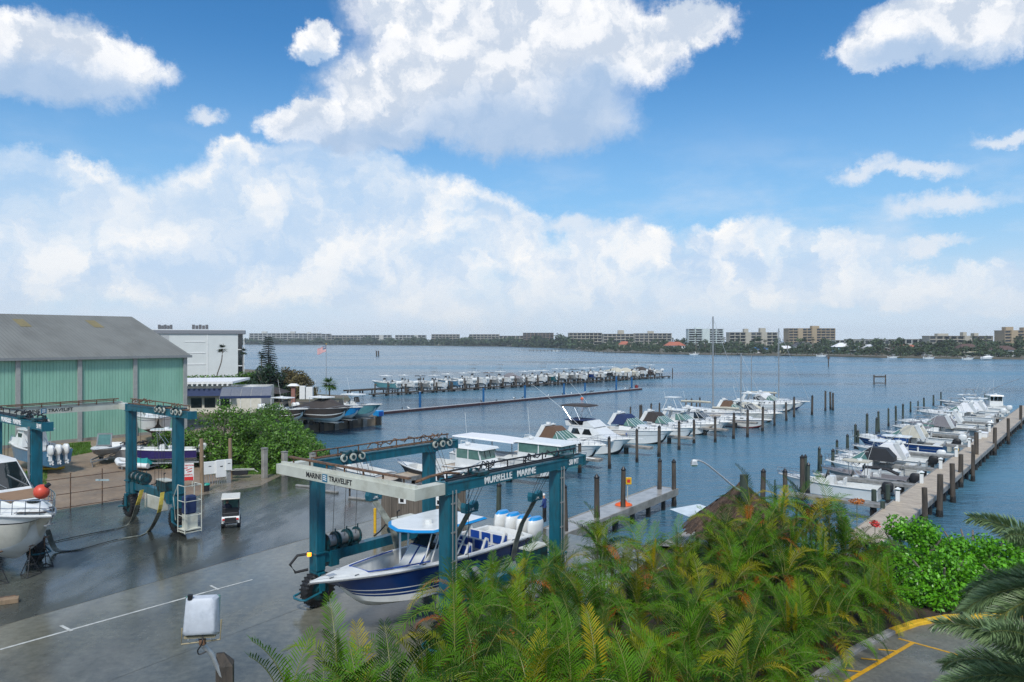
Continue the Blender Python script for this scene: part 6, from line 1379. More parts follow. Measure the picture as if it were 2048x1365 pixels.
# flood light on its pole in the foreground
def flood():
    d = 14.2; p = PT(450, 1305, d); T = thing('light_pole', 'dark pointed timber post at the bottom edge, carrying the floodlight', 'post', (p.x, p.y, 0), R(15))
    h = p.z; mb = MB(); mb.loft([[(-.16, -.16, 0), (.16, -.16, 0), (.16, .16, 0), (-.16, .16, 0)], [(-.15, -.15, h - .22), (.15, -.15, h - .22), (.15, .15, h - .22), (-.15, .15, h - .22)], [(-.15, -.02, h), (-.02, -.02, h), (-.02, .02, h), (-.15, .02, h)]]); mb.build('post', M['wood'], T)
    mb = MB(); mb.tube([(-.02, -.1, h - .5), (-.22, -.14, h + .05), (-.42, -.2, h + .32), (-.46, -.2, h + .38)], .045, 10); mb.build('arm', M['galv'], T, True)
    q = PT(403, 1231, d - .3); L_ = thing('floodlight', 'large weathered grey floodlight seen from behind in a yoke', 'floodlight', q, R(8)); L_.scale = (.94, .94, .9)
    w, hh, dp = .30, .37, .17; lean = R(-8)
    m_ = Matrix.Rotation(lean, 4, 'X')
    mb = MB(); rings = []
    for (y, kx, z0, z1) in ((-dp, .80, -.30, .32), (-dp + .03, .88, -.35, .36), (-.02, 1.0, -.39, .38), (.05, 1.04, -.41, .39), (.06, 1.04, -.41, .39)):
        c = .05; x = w * kx; xb = x * 1.12
        ring = [(-xb + c, y, z0), (xb - c, y, z0), (xb, y, z0 + c), (x, y, z1 - c), (x - c, y, z1), (-x + c, y, z1), (-x, y, z1 - c), (-xb, y, z0 + c)]
        rings.append([tuple(m_ @ Vector(v)) for v in ring])
    mb.loft(rings); hs = mb.build('housing', mat('weathered_grey_lamp_housing', (.50, .53, .57), .55, var=.12, vs=6, col2=(.30, .33, .37), c2s=4, c2lo=.5, c2hi=.8), L_, True)
    mb = MB(); mb.cbox(-.33, .33, .061, .09, -.40, .38, .01); o = mb.build('lens', M['gglass'], L_); o.rotation_euler = (lean, 0, 0)
    mb = MB(); mb.tube([(-.19, -.08, .36), (-.19, -.08, .46)], .05, 10); mb.build('photocell', M['black'], L_)
    mb = MB(); mb.tube([(-.36, -.02, -.24), (-.37, -.04, -.56), (.36, -.04, -.50), (.38, -.02, -.10)], .018, 6); mb.box(-.30, .28, -.12, .0, -.425, -.385); mb.build('yoke', mat('yellowed_bracket', (.30, .25, .15), .6, var=.2), L_)
    mb = MB(); mb.tube(curve([(.05, -.14, -.36), (.07, -.2, -.46), (.03, -.18, -.56), (-.03, -.16, -.66), (.0, -.15, -.74), (.12, -.12, -.70)], 5), .014, 6); mb.build('cable', M['black'], L_)
    mb = MB(); mb.cbox(-.03, .09, -.08, .02, -.60, -.48, .015); mb.build('clamp', M['rust'], L_)
    for x in (-.22, .20): MB().wheel((x, -.1, -.44), (0, 0, 1), .02, .04, 8).build('bolt', M['galv'], L_)
flood()
# street lamp on its long arm
p = G(1488, 1085); dl = 37; p = PT(1488, 950, dl); T = thing('piling', 'tall flat-topped timber pole carrying the bracket of the street lamp', 'post', (p.x, p.y, 0), 0); MB().tube([(0, 0, 0), (0, 0, p.z)], .2, 10).build('post', M['woodgreen'], T, True)
T = thing('street_lamp', 'cobra-head street lamp on a long arm reaching left over the water', 'street lamp', (p.x, p.y, p.z), 0)
q = lambda u, v: PT(u, v, dl) - Vector((p.x, p.y, p.z))
MB().tube(curve([q(1490, 985), q(1470, 975), q(1440, 950), q(1415, 930), q(1400, 922), q(1391, 921)], 4), .05, 8, .035).build('arm', M['galv'], T, True)
c = q(1388, 923); MB().loft([[(c.x + x, c.y + y, c.z + z) for x, y in ((-w, -w), (w, -w), (w, w), (-w, w))] for z, w in ((.10, .06), (.02, .12), (-.16, .16))]).build('head', M['galv'], T); MB().cbox(c.x - .14, c.x + .14, c.y - .14, c.y + .14, c.z - .24, c.z - .161, .02).build('lens', M['gglass'], T)

# tiki hut and umbrella
p = PT(1484, 978, 38.5); T = thing('tiki_hut', 'conical brown palm-thatch hut roof behind the palms', 'hut', (p.x, p.y, 0), 0); zt = p.z + .25; r0 = 2.75; n = 44
rt = random.Random(2); vs = []; fs = []; mb = MB()
for layer in range(9):
    f0, f1 = layer / 9, (layer + 1.5) / 9; r_a, r_b = r0 * f0 + .1, r0 * f1 + .1; za_, zb_ = zt - 2.2 * f0 ** .95, zt - 2.2 * f1 ** .95 - .05
    k = int(40 + layer * 26)
    for i in range(k):
        a = rt.random() * 6.283; w = .10 + rt.random() * .08; l = rt.uniform(.8, 1.15)
        p0 = Vector((math.cos(a) * r_a, math.sin(a) * r_a, za_ + rt.random() * .08)); p1 = Vector((math.cos(a) * (r_a + (r_b - r_a) * l), math.sin(a) * (r_a + (r_b - r_a) * l), za_ + (zb_ - za_) * l + rt.random() * .06)); t_ = Vector((-math.sin(a), math.cos(a), 0)) * w
        mb.add([p0 - t_, p0 + t_, p1 + t_ * .6, p1 - t_ * .6], [(0, 1, 2, 3)])
mb.loft([[(r * math.cos(a), r * math.sin(a), z) for a in np.linspace(0, 6.283, 25)[:-1]] for r, z in ((.05, zt - .02), (r0, zt - 2.25))], cap=False)
mb.build('thatch_roof', M['thatch'], T)
for k in range(6): a = k * 1.047; MB().tube([(2.3 * math.cos(a), 2.3 * math.sin(a), 0), (2.3 * math.cos(a), 2.3 * math.sin(a), zt - 1.75)], .09, 8).build('post', M['wood'], T)
p = PT(1398, 1009, 41); T = thing('patio_umbrella', 'pale square patio umbrella left of the thatched hut', 'umbrella', (p.x, p.y, 0), R(20)); z = p.z
MB().loft([[(-1.15, -1.15, z - .42), (1.15, -1.15, z - .42), (1.15, 1.15, z - .42), (-1.15, 1.15, z - .42)], [(-.05, -.05, z), (.05, -.05, z), (.05, .05, z), (-.05, .05, z)]]).build('canopy', mat('pale_grey_canvas', (.55, .62, .66), .6), T); MB().tube([(0, 0, 0), (0, 0, z)], .03, 8).build('pole', M['alu'], T)
for s in range(4): a = s * 1.571 + .785; MB().tube([(0, 0, z - .6), (1.1 * math.cos(a), 1.1 * math.sin(a), z - .40)], .012, 4).build('rib', M['alu'], T)

# markers in open water
def marker(u0, u1, vt, vb, label, bar=True):
    a, b = G(u0, vb, WATER), G(u1, vb, WATER); h = (vb - vt) * a.y / F; T = thing('channel_marker', label, 'marker', a, 0); w = b.x - a.x; r = .22 * a.y / 250
    for x in (0, w): MB().tube([(x, 0, -1), (x, 0, h)], r, 8).build('post', M['wood'], T)
    if bar: MB().box(0, w, -.06, .06, h * .72, h * .86).build('crossbar', M['wood'], T); MB().box(0, w, -.06, .06, .25, .45).build('crossbar', M['wood'], T)
    return T
marker(1748, 1771, 750, 769, 'two-post timber frame standing in the open bay right of centre')
marker(753, 757, 702, 713, 'pair of thin far marker posts in the bay above the boat lifts', False)
p = G(1657, 734, WATER); T = thing('channel_marker', 'single far marker post with a dark board, near the houses', 'marker', p, 0); MB().tube([(0, 0, -1), (0, 0, 4.2)], .25, 8).build('post', M['wood'], T); MB().cbox(-.5, .5, -.1, .1, 3.6, 4.8, .05).build('board', M['rust'], T)

# ------------------------------------------------------------------ golf cart
p = G(462, 1050); T = thing('golf_cart', 'small white golf cart with cream roof seen from behind', 'golf cart', p, R(109)); T.scale = (.92, .92, .95)
mb = MB(); mb.house([(-1.15, .35), (1.2, .30), (1.35, .62), (1.0, .82), (.55, .42), (-.1, .42), (-.12, .72), (-1.1, .78), (-1.2, .6)], .56, .54); mb.build('body', M['white'], T)
for x in (-.78, .85):
    for s in (-1, 1): w = MB(); w.wheel((x, s * .5, .23), (0, 1, 0), .23, .2, 16, 0, True); w = w.build('wheel', M['black'], T); MB().wheel((x, s * .5, .23), (0, 1, 0), .13, .17, 10).build('rim', M['white'], w)
mb = MB(); mb.cbox(-.35, .12, -.5, .5, .74, .84, .03); mb.cbox(-.45, -.36, -.5, .5, .84, 1.2, .03); mb.cbox(-.95, -.50, -.5, .5, .78, .88, .03); mb.cbox(-1.05, -.96, -.5, .5, .6, 1.0, .03); mb.cbox(-1.3, -.95, -.45, .45, .40, .46, .02); mb.build('seat', M['blackg'], T)
mb = MB()
for s in (-1, 1): mb.tube([(.85, s * .5, .75), (.5, s * .5, 1.88)], .022, 6); mb.tube([(-1.0, s * .5, .7), (-.85, s * .5, 1.88)], .022, 6)
mb.build('roof_frame', M['blackg'], T); MB().cbox(-1.26, -1.205, -.36, .36, .36, .74, .02).build('rear_panel', M['blackg'], T); MB().cbox(-1.15, .75, -.6, .6, 1.86, 1.95, .045).build('roof', M['cream'], T)
MB().bar((.80, 0, .8), (.52, 0, 1.8), .95, .01).build('windshield', M['gglass'], T)
for s in (-1, 1): MB().cbox(-1.235, -1.195, s * .44 - .07, s * .44 + .07, .56, .68, .01).build('tail_light', M['letter_red'], T)

# ------------------------------------------------------------------ people: one skinned body each
def person(name, label, loc, rz, joints, links, radii, cols, headpos, hat=None, hscale=1.0):
    T = bpy.data.objects.new(name, None); COL.objects.link(T); T.location = loc; T.rotation_euler = (0, 0, rz); tag(T, label, 'person')
    me = bpy.data.meshes.new('body'); me.from_pydata(joints, links, []); b = bpy.data.objects.new('body', me); COL.objects.link(b); b.parent = T
    md = b.modifiers.new('Skin', 'SKIN'); md.use_smooth_shade = True
    for i, r in enumerate(radii): me.skin_vertices[0].data[i].radius = (r, r * .82 if i in (0, 1, 2) else r)
    me.skin_vertices[0].data[0].use_root = True
    s = b.modifiers.new('Sub', 'SUBSURF'); s.levels = s.render_levels = 1
    m = bpy.data.materials.new('clothes'); m.use_nodes = True; N = m.node_tree.nodes; Lk = m.node_tree.links; tc = N.new('ShaderNodeTexCoord'); sp = N.new('ShaderNodeSeparateXYZ'); Lk.new(tc.outputs['Object'], sp.inputs[0]); cr = N.new('ShaderNodeValToRGB'); cr.color_ramp.interpolation = 'CONSTANT'
    dv = N.new('ShaderNodeMath'); dv.operation = 'DIVIDE'; Lk.new(sp.outputs[2], dv.inputs[0]); dv.inputs[1].default_value = 2.0; Lk.new(dv.outputs[0], cr.inputs[0]); e = cr.color_ramp.elements; e[0].position = 0; e[0].color = (*cols[0][1], 1); e[1].position = cols[1][0] / 2; e[1].color = (*cols[1][1], 1)
    for z, c in cols[2:]: q = e.new(z / 2); q.color = (*c, 1)
    Lk.new(cr.outputs[0], N['Principled BSDF'].inputs['Base Color']); N['Principled BSDF'].inputs['Roughness'].default_value = .75; me.materials.append(m)
    hx, hy, hz = headpos; rings = [[(hx + .095 * k * math.cos(a) + o, hy + .078 * k * math.sin(a), hz + z) for a in np.linspace(0, 2 * math.pi, 13)[:-1]] for z, k, o in ((.0, .75, 0), (.05, .98, -.01), (.09, 1.06, -.012), (.125, .8, -.01), (.145, .3, -.01))]
    MB().loft(rings).build('cap' if hat else 'hair', hat or M['hair'], T, True)
    if hat: MB().box(hx + .06, hx + .20, -.07 + hy, .07 + hy, hz + .03, hz + .045).build('cap_peak', hat, T)
    return T
J = [(0, 0, .95), (0, 0, 1.15), (.02, 0, 1.42), (.03, 0, 1.54), (.05, 0, 1.64), (.06, 0, 1.74), (0, .2, 1.40), (.05, .26, 1.13), (.24, .2, 1.0), (0, -.2, 1.40), (.05, -.27, 1.13), (.25, -.2, 1.02), (0, .1, .88), (.03, .12, .48), (0, .13, .06), (.16, .14, .03), (0, -.1, .88), (-.02, -.12, .48), (-.04, -.13, .06), (.12, -.14, .03)]
K = [(0, 1), (1, 2), (2, 3), (3, 4), (4, 5), (2, 6), (6, 7), (7, 8), (2, 9), (9, 10), (10, 11), (0, 12), (12, 13), (13, 14), (14, 15), (0, 16), (16, 17), (17, 18), (18, 19)]
RR_ = [.17, .16, .18, .06, .09, .08, .075, .055, .04, .075, .055, .04, .1, .075, .055, .045, .1, .075, .055, .045]
p = PT(1089, 1012, 47.2); person('person', 'person in blue jacket and white cap standing behind the outboards', (p.x, p.y, 0), R(160), J, K, RR_, [(0, (.012, .012, .014)), (.95, (.01, .035, .16)), (1.53, (.42, .23, .15))], (.06, 0, 1.68), M['letter_white'])
JS = [(0, 0, .98), (-.02, 0, 1.12), (0, 0, 1.33), (.02, 0, 1.45), (.03, 0, 1.53), (.03, 0, 1.62), (0, .19, 1.30), (.12, .24, 1.08), (.34, .18, 1.08), (0, -.19, 1.30), (.12, -.24, 1.08), (.34, -.18, 1.08), (.08, .1, .94), (.45, .13, .94), (.5, .13, .5), (.62, .13, .47), (.08, -.1, .94), (.45, -.13, .94), (.5, -.13, .5), (.62, -.13, .47)]
pc = Matrix.Translation(G(462, 1050)) @ Matrix.Rotation(R(109), 4, 'Z') @ Vector((-.12, .22, 0))
person('person', 'person in dark clothes driving the golf cart', (pc.x, pc.y, -.08), R(109), JS, K, RR_, [(0, (.02, .02, .022)), (.95, (.018, .022, .04)), (1.44, (.30, .17, .11))], (.03, 0, 1.55))

# ------------------------------------------------------------------ foliage
M['leaf'] = mat('mangrove_leaf', (.085, .19, .016), .5, var=.25, vs=.35, isl=.55, trans=.25)
M['leafdark'] = mat('dark_leaf', (.018, .048, .016), .5, var=.25, vs=.4, isl=.5, trans=.2)
M['leafbrown'] = mat('brownish_leaf', (.12, .10, .035), .6, var=.3, vs=.5, isl=.55, trans=.2)
M['leafbright'] = mat('bright_green_leaf', (.12, .36, .012), .35, var=.15, vs=1.2, isl=.45, trans=.3)
M['leaffar'] = mat('far_tree_leaf', (.045, .075, .032), .8, var=.3, vs=.03, isl=.5)
M['pine'] = mat('dark_pine_needles', (.014, .036, .022), .6, var=.2, isl=.4)
nrs = np.random.RandomState(3)
def leaf_mesh(name, clumps, n, size, m, parent, shell=.6, aspect=.5, up=.35, seed=0):
    """clumps: list of (x,y,z,rx,ry,rz); leaves are small folded quads scattered through every clump's outer volume"""
    rs = np.random.RandomState(seed + 5); c = np.array(clumps, float); w = c[:, 3] * c[:, 4] + c[:, 4] * c[:, 5]; idx = rs.choice(len(c), n, p=w / w.sum())
    d = rs.normal(size=(n, 3)); d /= np.linalg.norm(d, axis=1)[:, None]; rad = shell + (1 - shell) * rs.rand(n); rad *= 1 + .14 * np.sin(d[:, 0] * 7 + idx) * np.cos(d[:, 2] * 6 + idx * 2)
    P = c[idx, :3] + d * rad[:, None] * c[idx, 3:]
    nn = d * .7 + rs.normal(size=(n, 3)) * .55 + np.array([0, 0, up]); nn /= np.linalg.norm(nn, axis=1)[:, None]
    t = np.cross(nn, rs.normal(size=(n, 3))); t /= np.linalg.norm(t, axis=1)[:, None]; b = np.cross(nn, t); s = size * (.6 + .8 * rs.rand(n))[:, None]
    v = np.stack([P - t * s, P - b * s * aspect, P + t * s, P + b * s * aspect], 1).reshape(-1, 3); f = np.arange(4 * n).reshape(-1, 4)
    return quick_mesh(name, v, f, m, parent)
def clump_field(cx, cy, z0, z1, rx, ry, n, r0, r1, seed, dome=True):
    rs = random.Random(seed); out = []
    for i in range(n):
        a = rs.random() * 6.283; q = math.sqrt(rs.random()); x, y = q * rx * math.cos(a), q * ry * math.sin(a)
        top = z0 + (z1 - z0) * (1 - (q ** 2.2) * .75 if dome else 1); z = z0 + (top - z0) * rs.random() ** .6; r = rs.uniform(r0, r1)
        out.append((cx + x, cy + y, max(z - r * .5, z0 + r * .4), r, r, r * .8))
    return out
def bush(name, label, cx, cy, z0, z1, rx, ry, n, nl, size, m, r0=.5, r1=1.1, seed=0, cat='bush', group=None, rot=0, trunk=True, asp=.5):
    T = thing(name, label, cat, (cx, cy, z0), rot, group)
    leaf_mesh('foliage', clump_field(0, 0, 0, z1 - z0, rx, ry, n, r0, r1, seed), nl, size, m, T, seed=seed, aspect=asp)
    if trunk:
        rs = random.Random(seed); 
        for k in range(4):
            a = rs.random() * 6.28; MB().tube([(.2 * math.cos(a), .2 * math.sin(a), 0), (rx * .3 * math.cos(a), ry * .3 * math.sin(a), (z1 - z0) * .4), (rx * .55 * math.cos(a), ry * .55 * math.sin(a), (z1 - z0) * .7)], .12, 6, .04).build('stem', M['bark'], T)
    return T
# mangroves between yard and basin
mg = [(-27.6, 71, 5.9, 3.6, 3.8, 90, 'tall rounded mangrove bush right of the empty hoist'), (-23.4, 70.5, 4.7, 3.6, 3.2, 70, 'mid-height mangrove bush above the meter cabinets'), (-26.8, 83, 4.8, 4.0, 5, 70, 'mangrove bush farther back beside the clubhouse'), (-20.8, 67.2, 3.3, 3.0, 2.4, 50, 'low mangrove bush nearest the quay corner'), (-23.2, 76.5, 3.0, 3.4, 5, 60, 'mangrove bush sloping down to the water below the concrete quay'), (-31.5, 69.5, 3.6, 2.8, 2.6, 40, 'small mangrove bush behind the tan wooden posts'), (-20.2, 71.5, 2.2, 2.4, 3, 30, 'lowest mangrove bush hanging over the basin')]
for i, (x, y, h, rx, ry, n, lab) in enumerate(mg): bush('mangrove', lab, x, y, 0, h, rx, ry, n, 9000, .13, M['leaf'], .6, 1.2, i + 1, group=None)
# trees and hedge behind the clubhouse
p = PT(440, 757, 150); T = thing('hedge', 'long clipped hedge below the white condominium', 'hedge', (p.x, p.y, 0), R(6)); leaf_mesh('foliage', [(x, 0, z, 1.0, 1.1, .9) for x in np.arange(-9, 9, .9) for z in (.9, 2.2, 3.6)], 7000, .22, M['leaf'], T, seed=3)
for i, (u, v, d, rx, m, lab) in enumerate(((500, 735, 150, 3.6, 'leaf', 'green bushy tree left of the tall pine'), (535, 728, 146, 4.0, 'leafdark', 'dark green tree growing round the foot of the pine'), (575, 730, 152, 3.8, 'leafbrown', 'brownish-leaved rounded tree right of the pine'), (600, 738, 150, 2.8, 'leafbrown', 'smaller brownish tree just left of the utility cabinets'))):
    p = PT(u, v, d); bush('shore_tree', lab, p.x, d, 0, p.z, rx, 3.5, 50, 5000, .26, M[m], .8, 1.5, 20 + i, cat='tree')
def fanpalm(label, u, v, d, ht, crown=1.7, lean=0, nf=26, name='cabbage_palm', m=None, base=0, group=None):
    p = PT(u, v, d); zt = p.z; T = thing(name, label, 'palm tree', (p.x, d, base), 0, group); zt -= base
    tr = curve([(-lean, 0, 0), (-lean * .8, 0, zt * .35), (-lean * .15, 0, zt * .7), (0, 0, zt)], 5); MB().tube(tr, .16 * max(1, d / 250), 8, .12 * max(1, d / 250)).build('trunk', M['bark'], T)
    rs = random.Random(int(u)); mb = MB()
    for i in range(nf):
        a = rs.random() * 6.283; e = rs.uniform(-.7, 1.2); dv = Vector((math.cos(a) * math.cos(e), math.sin(a) * math.cos(e), math.sin(e))); s = dv.cross(Vector((0, 0, 1))).normalized()
        for q in np.linspace(-.9, .9, 7):
            tip = (dv * math.cos(q) + s * math.sin(q)) * crown * rs.uniform(.85, 1.1); tip.z -= .15 * crown; b0 = dv * crown * .25; w = (tip.cross(Vector((0, 0, 1)))).normalized() * .06 * crown
            c = Vector((0, 0, zt)); mid = (b0 + tip) / 2; mb.add([c + b0, c + mid + w, c + tip, c + mid - w], [(0, 1, 2, 3)])
    mb.build('crown', m or M['leafdark'], T)
    return T
fanpalm('leaning cabbage palm before the right wall of the white condominium', 445, 698, 170, 9, 1.5, 1.6)
fanpalm('cabbage palm crown peeking out right of the white condominium', 486, 704, 185, 9, 1.4)
fanpalm('cabbage palm partly behind the left side of the tall pine', 523, 711, 160, 9, 1.3)
fanpalm('small bushy palm with drooping fronds at the foot of the flagpole', 659, 768, 142, 3, 2.0, nf=34, m=M['leaf'])
# norfolk pine
p = PT(537, 672, 148); T = thing('norfolk_pine', 'tall dark layered pine rising above the shore trees', 'tree', (p.x, p.y, 0), 0); MB().tube([(0, 0, 0), (0, 0, p.z)], .22, 8, .03).build('trunk', M['bark'], T)
mb = MB(); rs = random.Random(1); z = 2.5
while z < p.z - .2:
    f = (p.z - z) / (p.z - 2.5); r = 2.1 * f ** .75 + .2
    for k in range(15):
        a = rs.random() * 6.283; l = r * rs.uniform(.75, 1.1); e = Vector((math.cos(a), math.sin(a), 0)); s = Vector((-e.y, e.x, 0)); P0 = Vector((0, 0, z)); P1 = P0 + e * l + Vector((0, 0, .18 * l))
        for q in np.linspace(.15, 1, int(5 + l * 4)):
            c = P0.lerp(P1, q)
            for sgn in (-1, 1): mb.add([c, c + s * sgn * .28 + e * .1 + Vector((0, 0, .10)), c + s * sgn * .2 + e * .28 + Vector((0, 0, .02)), c + e * .16 - Vector((0, 0, .06))], [(0, 1, 2, 3)])
    z += .36
mb.build('crown', M['pine'], T)

# bright green sea-grape bushes at the kerb
bg = [(19.4, 36.3, 3.0, 2.2, 2.3, 'bright green leafy bush where the dock begins, leftmost of the group'), (22.3, 36.2, 2.9, 2.3, 2.4, 'bright green leafy bush in the middle of the group by the dock'), (24.6, 35.0, 2.5, 2.2, 2.2, 'bright green leafy bush at the water side, rightmost of the group'), (19.0, 33.2, 2.4, 2.1, 1.8, 'lower bright green bush right above the yellow kerb bend'), (22.2, 33.2, 2.0, 2.2, 1.7, 'lower bright green bush behind the yellow kerb, beside the fan-fronded palm')]
for i, (x, y, h, rx, ry, lab) in enumerate(bg): bush('shrub', lab, x, y, 0, h, rx, ry, 46, 9000, .085, M['leafbright'], .35, .7, 40 + i, asp=.6)

# ------------------------------------------------------------------ areca palms
def palm_mat(name, c1, c2, c3):
    m = mat(name, c1, .5, var=.22, vs=1.0, trans=.16, obr=.0, spec=.16); nt = m.node_tree; N = nt.nodes; Lk = nt.links
    oi = N.new('ShaderNodeObjectInfo'); cr = N.new('ShaderNodeValToRGB'); Lk.new(oi.outputs['Random'], cr.inputs[0]); e = cr.color_ramp.elements; e[0].color = (*c1, 1); e[1].color = (*c3, 1); e[1].position = 1
    q = e.new(.45); q.color = (*c2, 1); q = e.new(.82); q.color = (*[a * 1.35 for a in c2], 1)
    rgb = [n for n in N if n.type == 'RGB'][0]
    for l in list(rgb.outputs[0].links): Lk.new(cr.outputs[0], l.to_socket)
    return m
M['areca'] = palm_mat('areca_frond_green', (.009, .040, .003), (.066, .165, .004), (.34, .26, .008))
M['arecadry'] = palm_mat('areca_frond_orange', (.34, .13, .010), (.34, .085, .010), (.15, .09, .02))
M['stemy'] = mat('yellow_green_leaf_stem', (.16, .17, .03), .5)
M['fox'] = mat('foxtail_leaf', (.16, .24, .10), .4, var=.2, vs=1, isl=.3, trans=.2)
def frond_mesh(name, L, bend, nl, ll, plume=False, seed=0, mats=None, wl=.017, vee=.55, droop=.5):
    rs = random.Random(seed); mb = MB(); pts = []; p = Vector((0, 0, 0)); a = bend[0]; n = 16
    for i in range(n + 1):
        pts.append(p.copy()); t = i / n; ang_ = a + (bend[1] - a) * t ** 1.3; p = p + Vector((math.cos(ang_), 0, math.sin(ang_))) * L / n
    mb.tube(pts, .018, 5, .004, mi=1)
    for i in range(nl):
        t = .16 + .84 * (i + .5) / nl; k = t * n; j = min(n - 1, int(k)); c = pts[j].lerp(pts[j + 1], k - j); tg = (pts[j + 1] - pts[j]).normalized(); up = Vector((0, 1, 0)).cross(tg) * -1
        if up.z < 0 and abs(tg.z) < .9: up = -up
        ln = ll * (math.sin(min(1, (t - .08) * 1.35) * math.pi * .62) ** .7) * (1 - .55 * max(0, t - .55) / .45)
        for s in (-1, 1):
            for pl in range(4 if plume else 1):
                vv = vee + rs.uniform(-.15, .15) if not plume else rs.uniform(-1.3, 1.3)
                sd_ = Vector((0, s, 0)) * math.cos(vv) + up * math.sin(vv); fw = .55 + .5 * t + rs.uniform(-.08, .08)
                d0 = (sd_ + tg * fw).normalized(); l = ln * rs.uniform(.88, 1.08); w = tg * wl * (1.0)
                m1 = c + d0 * l * .45; m1.z -= droop * l * .07; e1 = c + d0 * l * .98; e1.z -= droop * l * .42
                m2 = (m1 + e1) / 2; m2.z += droop * l * .03
                mb.add([c - w * .4, c + w * .4, m1 + w, m1 - w, m2 - w * .8, m2 + w * .8, e1], [(0, 1, 2, 3), (3, 2, 5, 4), (4, 5, 6)], 0)
    me = bpy.data.meshes.new(name); me.from_pydata(mb.v, [], mb.f)
    for m in mats: me.materials.append(m)
    me.polygons.foreach_set('material_index', mb.m); me.update(); return me
AF = [frond_mesh('frond', L, b, 27, ll, seed=i, mats=[M['areca'], M['stemy']], droop=dr) for i, (L, b, ll, dr) in enumerate(((2.3, (1.3, -.9), .66, .9), (2.0, (1.05, -1.2), .6, 1.1), (2.5, (1.4, -.5), .68, .8), (1.8, (.85, -1.3), .58, 1.1), (2.2, (1.45, .5), .55, .35), (2.4, (1.2, -1.35), .64, 1.2), (1.9, (1.3, -.7), .62, .9)))]
AD = [frond_mesh('frond', L, b, 24, ll, seed=20 + i, mats=[M['arecadry'], M['stemy']], droop=dr) for i, (L, b, ll, dr) in enumerate(((2.0, (.9, -1.2), .5, 1.0), (1.8, (.7, -1.3), .5, 1.1)))]
SP = frond_mesh('spear', 1.9, (1.5, 1.5), 30, .34, seed=40, mats=[M['areca'], M['stemy']], droop=0, vee=1.2)
def place(me, name, parent, loc, az, tilt=0, sc=1):
    o = bpy.data.objects.new(name, me); COL.objects.link(o); o.parent = parent; o.location = loc; o.rotation_euler = (0, -tilt, az); o.scale = (sc, sc, sc); return o
palmrows = [
    ('at the back, beside the pier', [(965, 25.5, 1120), (1050, 27, 1085), (1120, 28, 1075), (1200, 30, 1030), (1280, 31, 1035), (1365, 32, 1050), (1440, 32.5, 1020), (1525, 33, 960), (1600, 34, 962), (1675, 33, 990), (1735, 33, 1050), (1565, 31, 985), (1480, 31, 1035), (1640, 31.5, 1000), (1510, 30.5, 1010)]),
    ('in the middle of the thicket', [(905, 21.5, 1160), (990, 22.5, 1180), (1085, 23.5, 1150), (1180, 24.5, 1150), (1280, 25.5, 1130), (1380, 26.5, 1120), (1480, 28, 1100), (1580, 29, 1090), (1670, 30, 1110), (1740, 30.5, 1150)]),
    ('in the front half of the thicket', [(700, 17.5, 1275), (820, 18, 1245), (930, 19, 1230), (1040, 20, 1225), (1150, 21, 1205), (1260, 22, 1210), (1370, 23, 1195), (1480, 24.5, 1190), (1590, 26, 1190), (1655, 27.5, 1200)]),
    ('along the bottom edge', [(610, 15.5, 1262), (545, 14.5, 1330), (680, 15, 1300), (760, 15.5, 1310), (880, 16, 1310), (1000, 16.5, 1290), (1120, 17.5, 1290), (1240, 18.5, 1280), (1360, 19.5, 1275), (1470, 21, 1275), (1560, 23, 1270)])]
pr = random.Random(9)
for row, lst in palmrows:
    for i, (u, d, vt) in enumerate(sorted(lst)):
        p = PT(u, vt, d); ztop = p.z * (.97 if row.startswith('along') and u < 800 else 1.03 if i % 3 == 0 else pr.uniform(.84, 1.0)) - (.35 if u < 720 else 0)
        T = thing('areca_palm', 'feathery areca palm %s, %s from the left' % (row, ORD[i]), 'palm', (p.x, p.y, 0), pr.random() * 6.28, 'areca palms of the foreground thicket')
        ns = 5; nfr = 0
        for s in range(ns):
            a = s * 6.283 / ns + pr.random(); r0 = pr.uniform(.1, .35); r1 = pr.uniform(.25, .85); hc = (ztop - 1.15) * (pr.uniform(.95, 1.0) if s == 0 else pr.uniform(.42, .9)); hc = max(.6, hc)
            b = Vector((r0 * math.cos(a), r0 * math.sin(a), 0)); c = Vector((r1 * math.cos(a), r1 * math.sin(a), hc))
            MB().tube([b, b.lerp(c, .5) + Vector((0, 0, .2)), c], .05, 6, .035).build('stem', M['palmbark'], T)
            k = pr.randint(8, 9)
            for q in range(k):
                az = q * 2.4 + pr.uniform(-.3, .3); dry = pr.random() < .09
                me = pr.choice(AD) if dry else (AF[4] if q == 0 else pr.choice(AF))
                place(me, 'frond', T, c + Vector((0, 0, -.05 * q)), az, pr.uniform(-.12, .15) - (.0 if q < 4 else .25), pr.uniform(.75, 1.08) if not dry else .8)
            if pr.random() < .35: place(SP, 'spear_leaf', T, c, pr.random() * 6, pr.uniform(-.08, .08), .75)
M['rustorange'] = mat('dry_orange_spray', (.42, .13, .02), .7)
# dry orange palm-frond spray, and a cluster of pink flowers
for i, (u, v, d, m, lab) in enumerate(((1714, 1003, 33, 'rustorange', 'small spray of dry orange palm frond above the palms near the dock'), (1750, 1048, 34, 'letter_red', 'small cluster of pinkish red flowers at the dock edge'))):
    p = PT(u, v, d); T = thing('frond_flower_spray', lab, 'flowers', p, 0); leaf_mesh('leaflets_petals', [(0, 0, 0, .35 if i == 0 else .2, .3, .12 if i == 0 else .15)], 260, .045, M[m], T, seed=i)
    MB().tube([(0, 0, -p.z), (0, 0, 0)], .015, 5).build('stem', M['palmbark'], T)

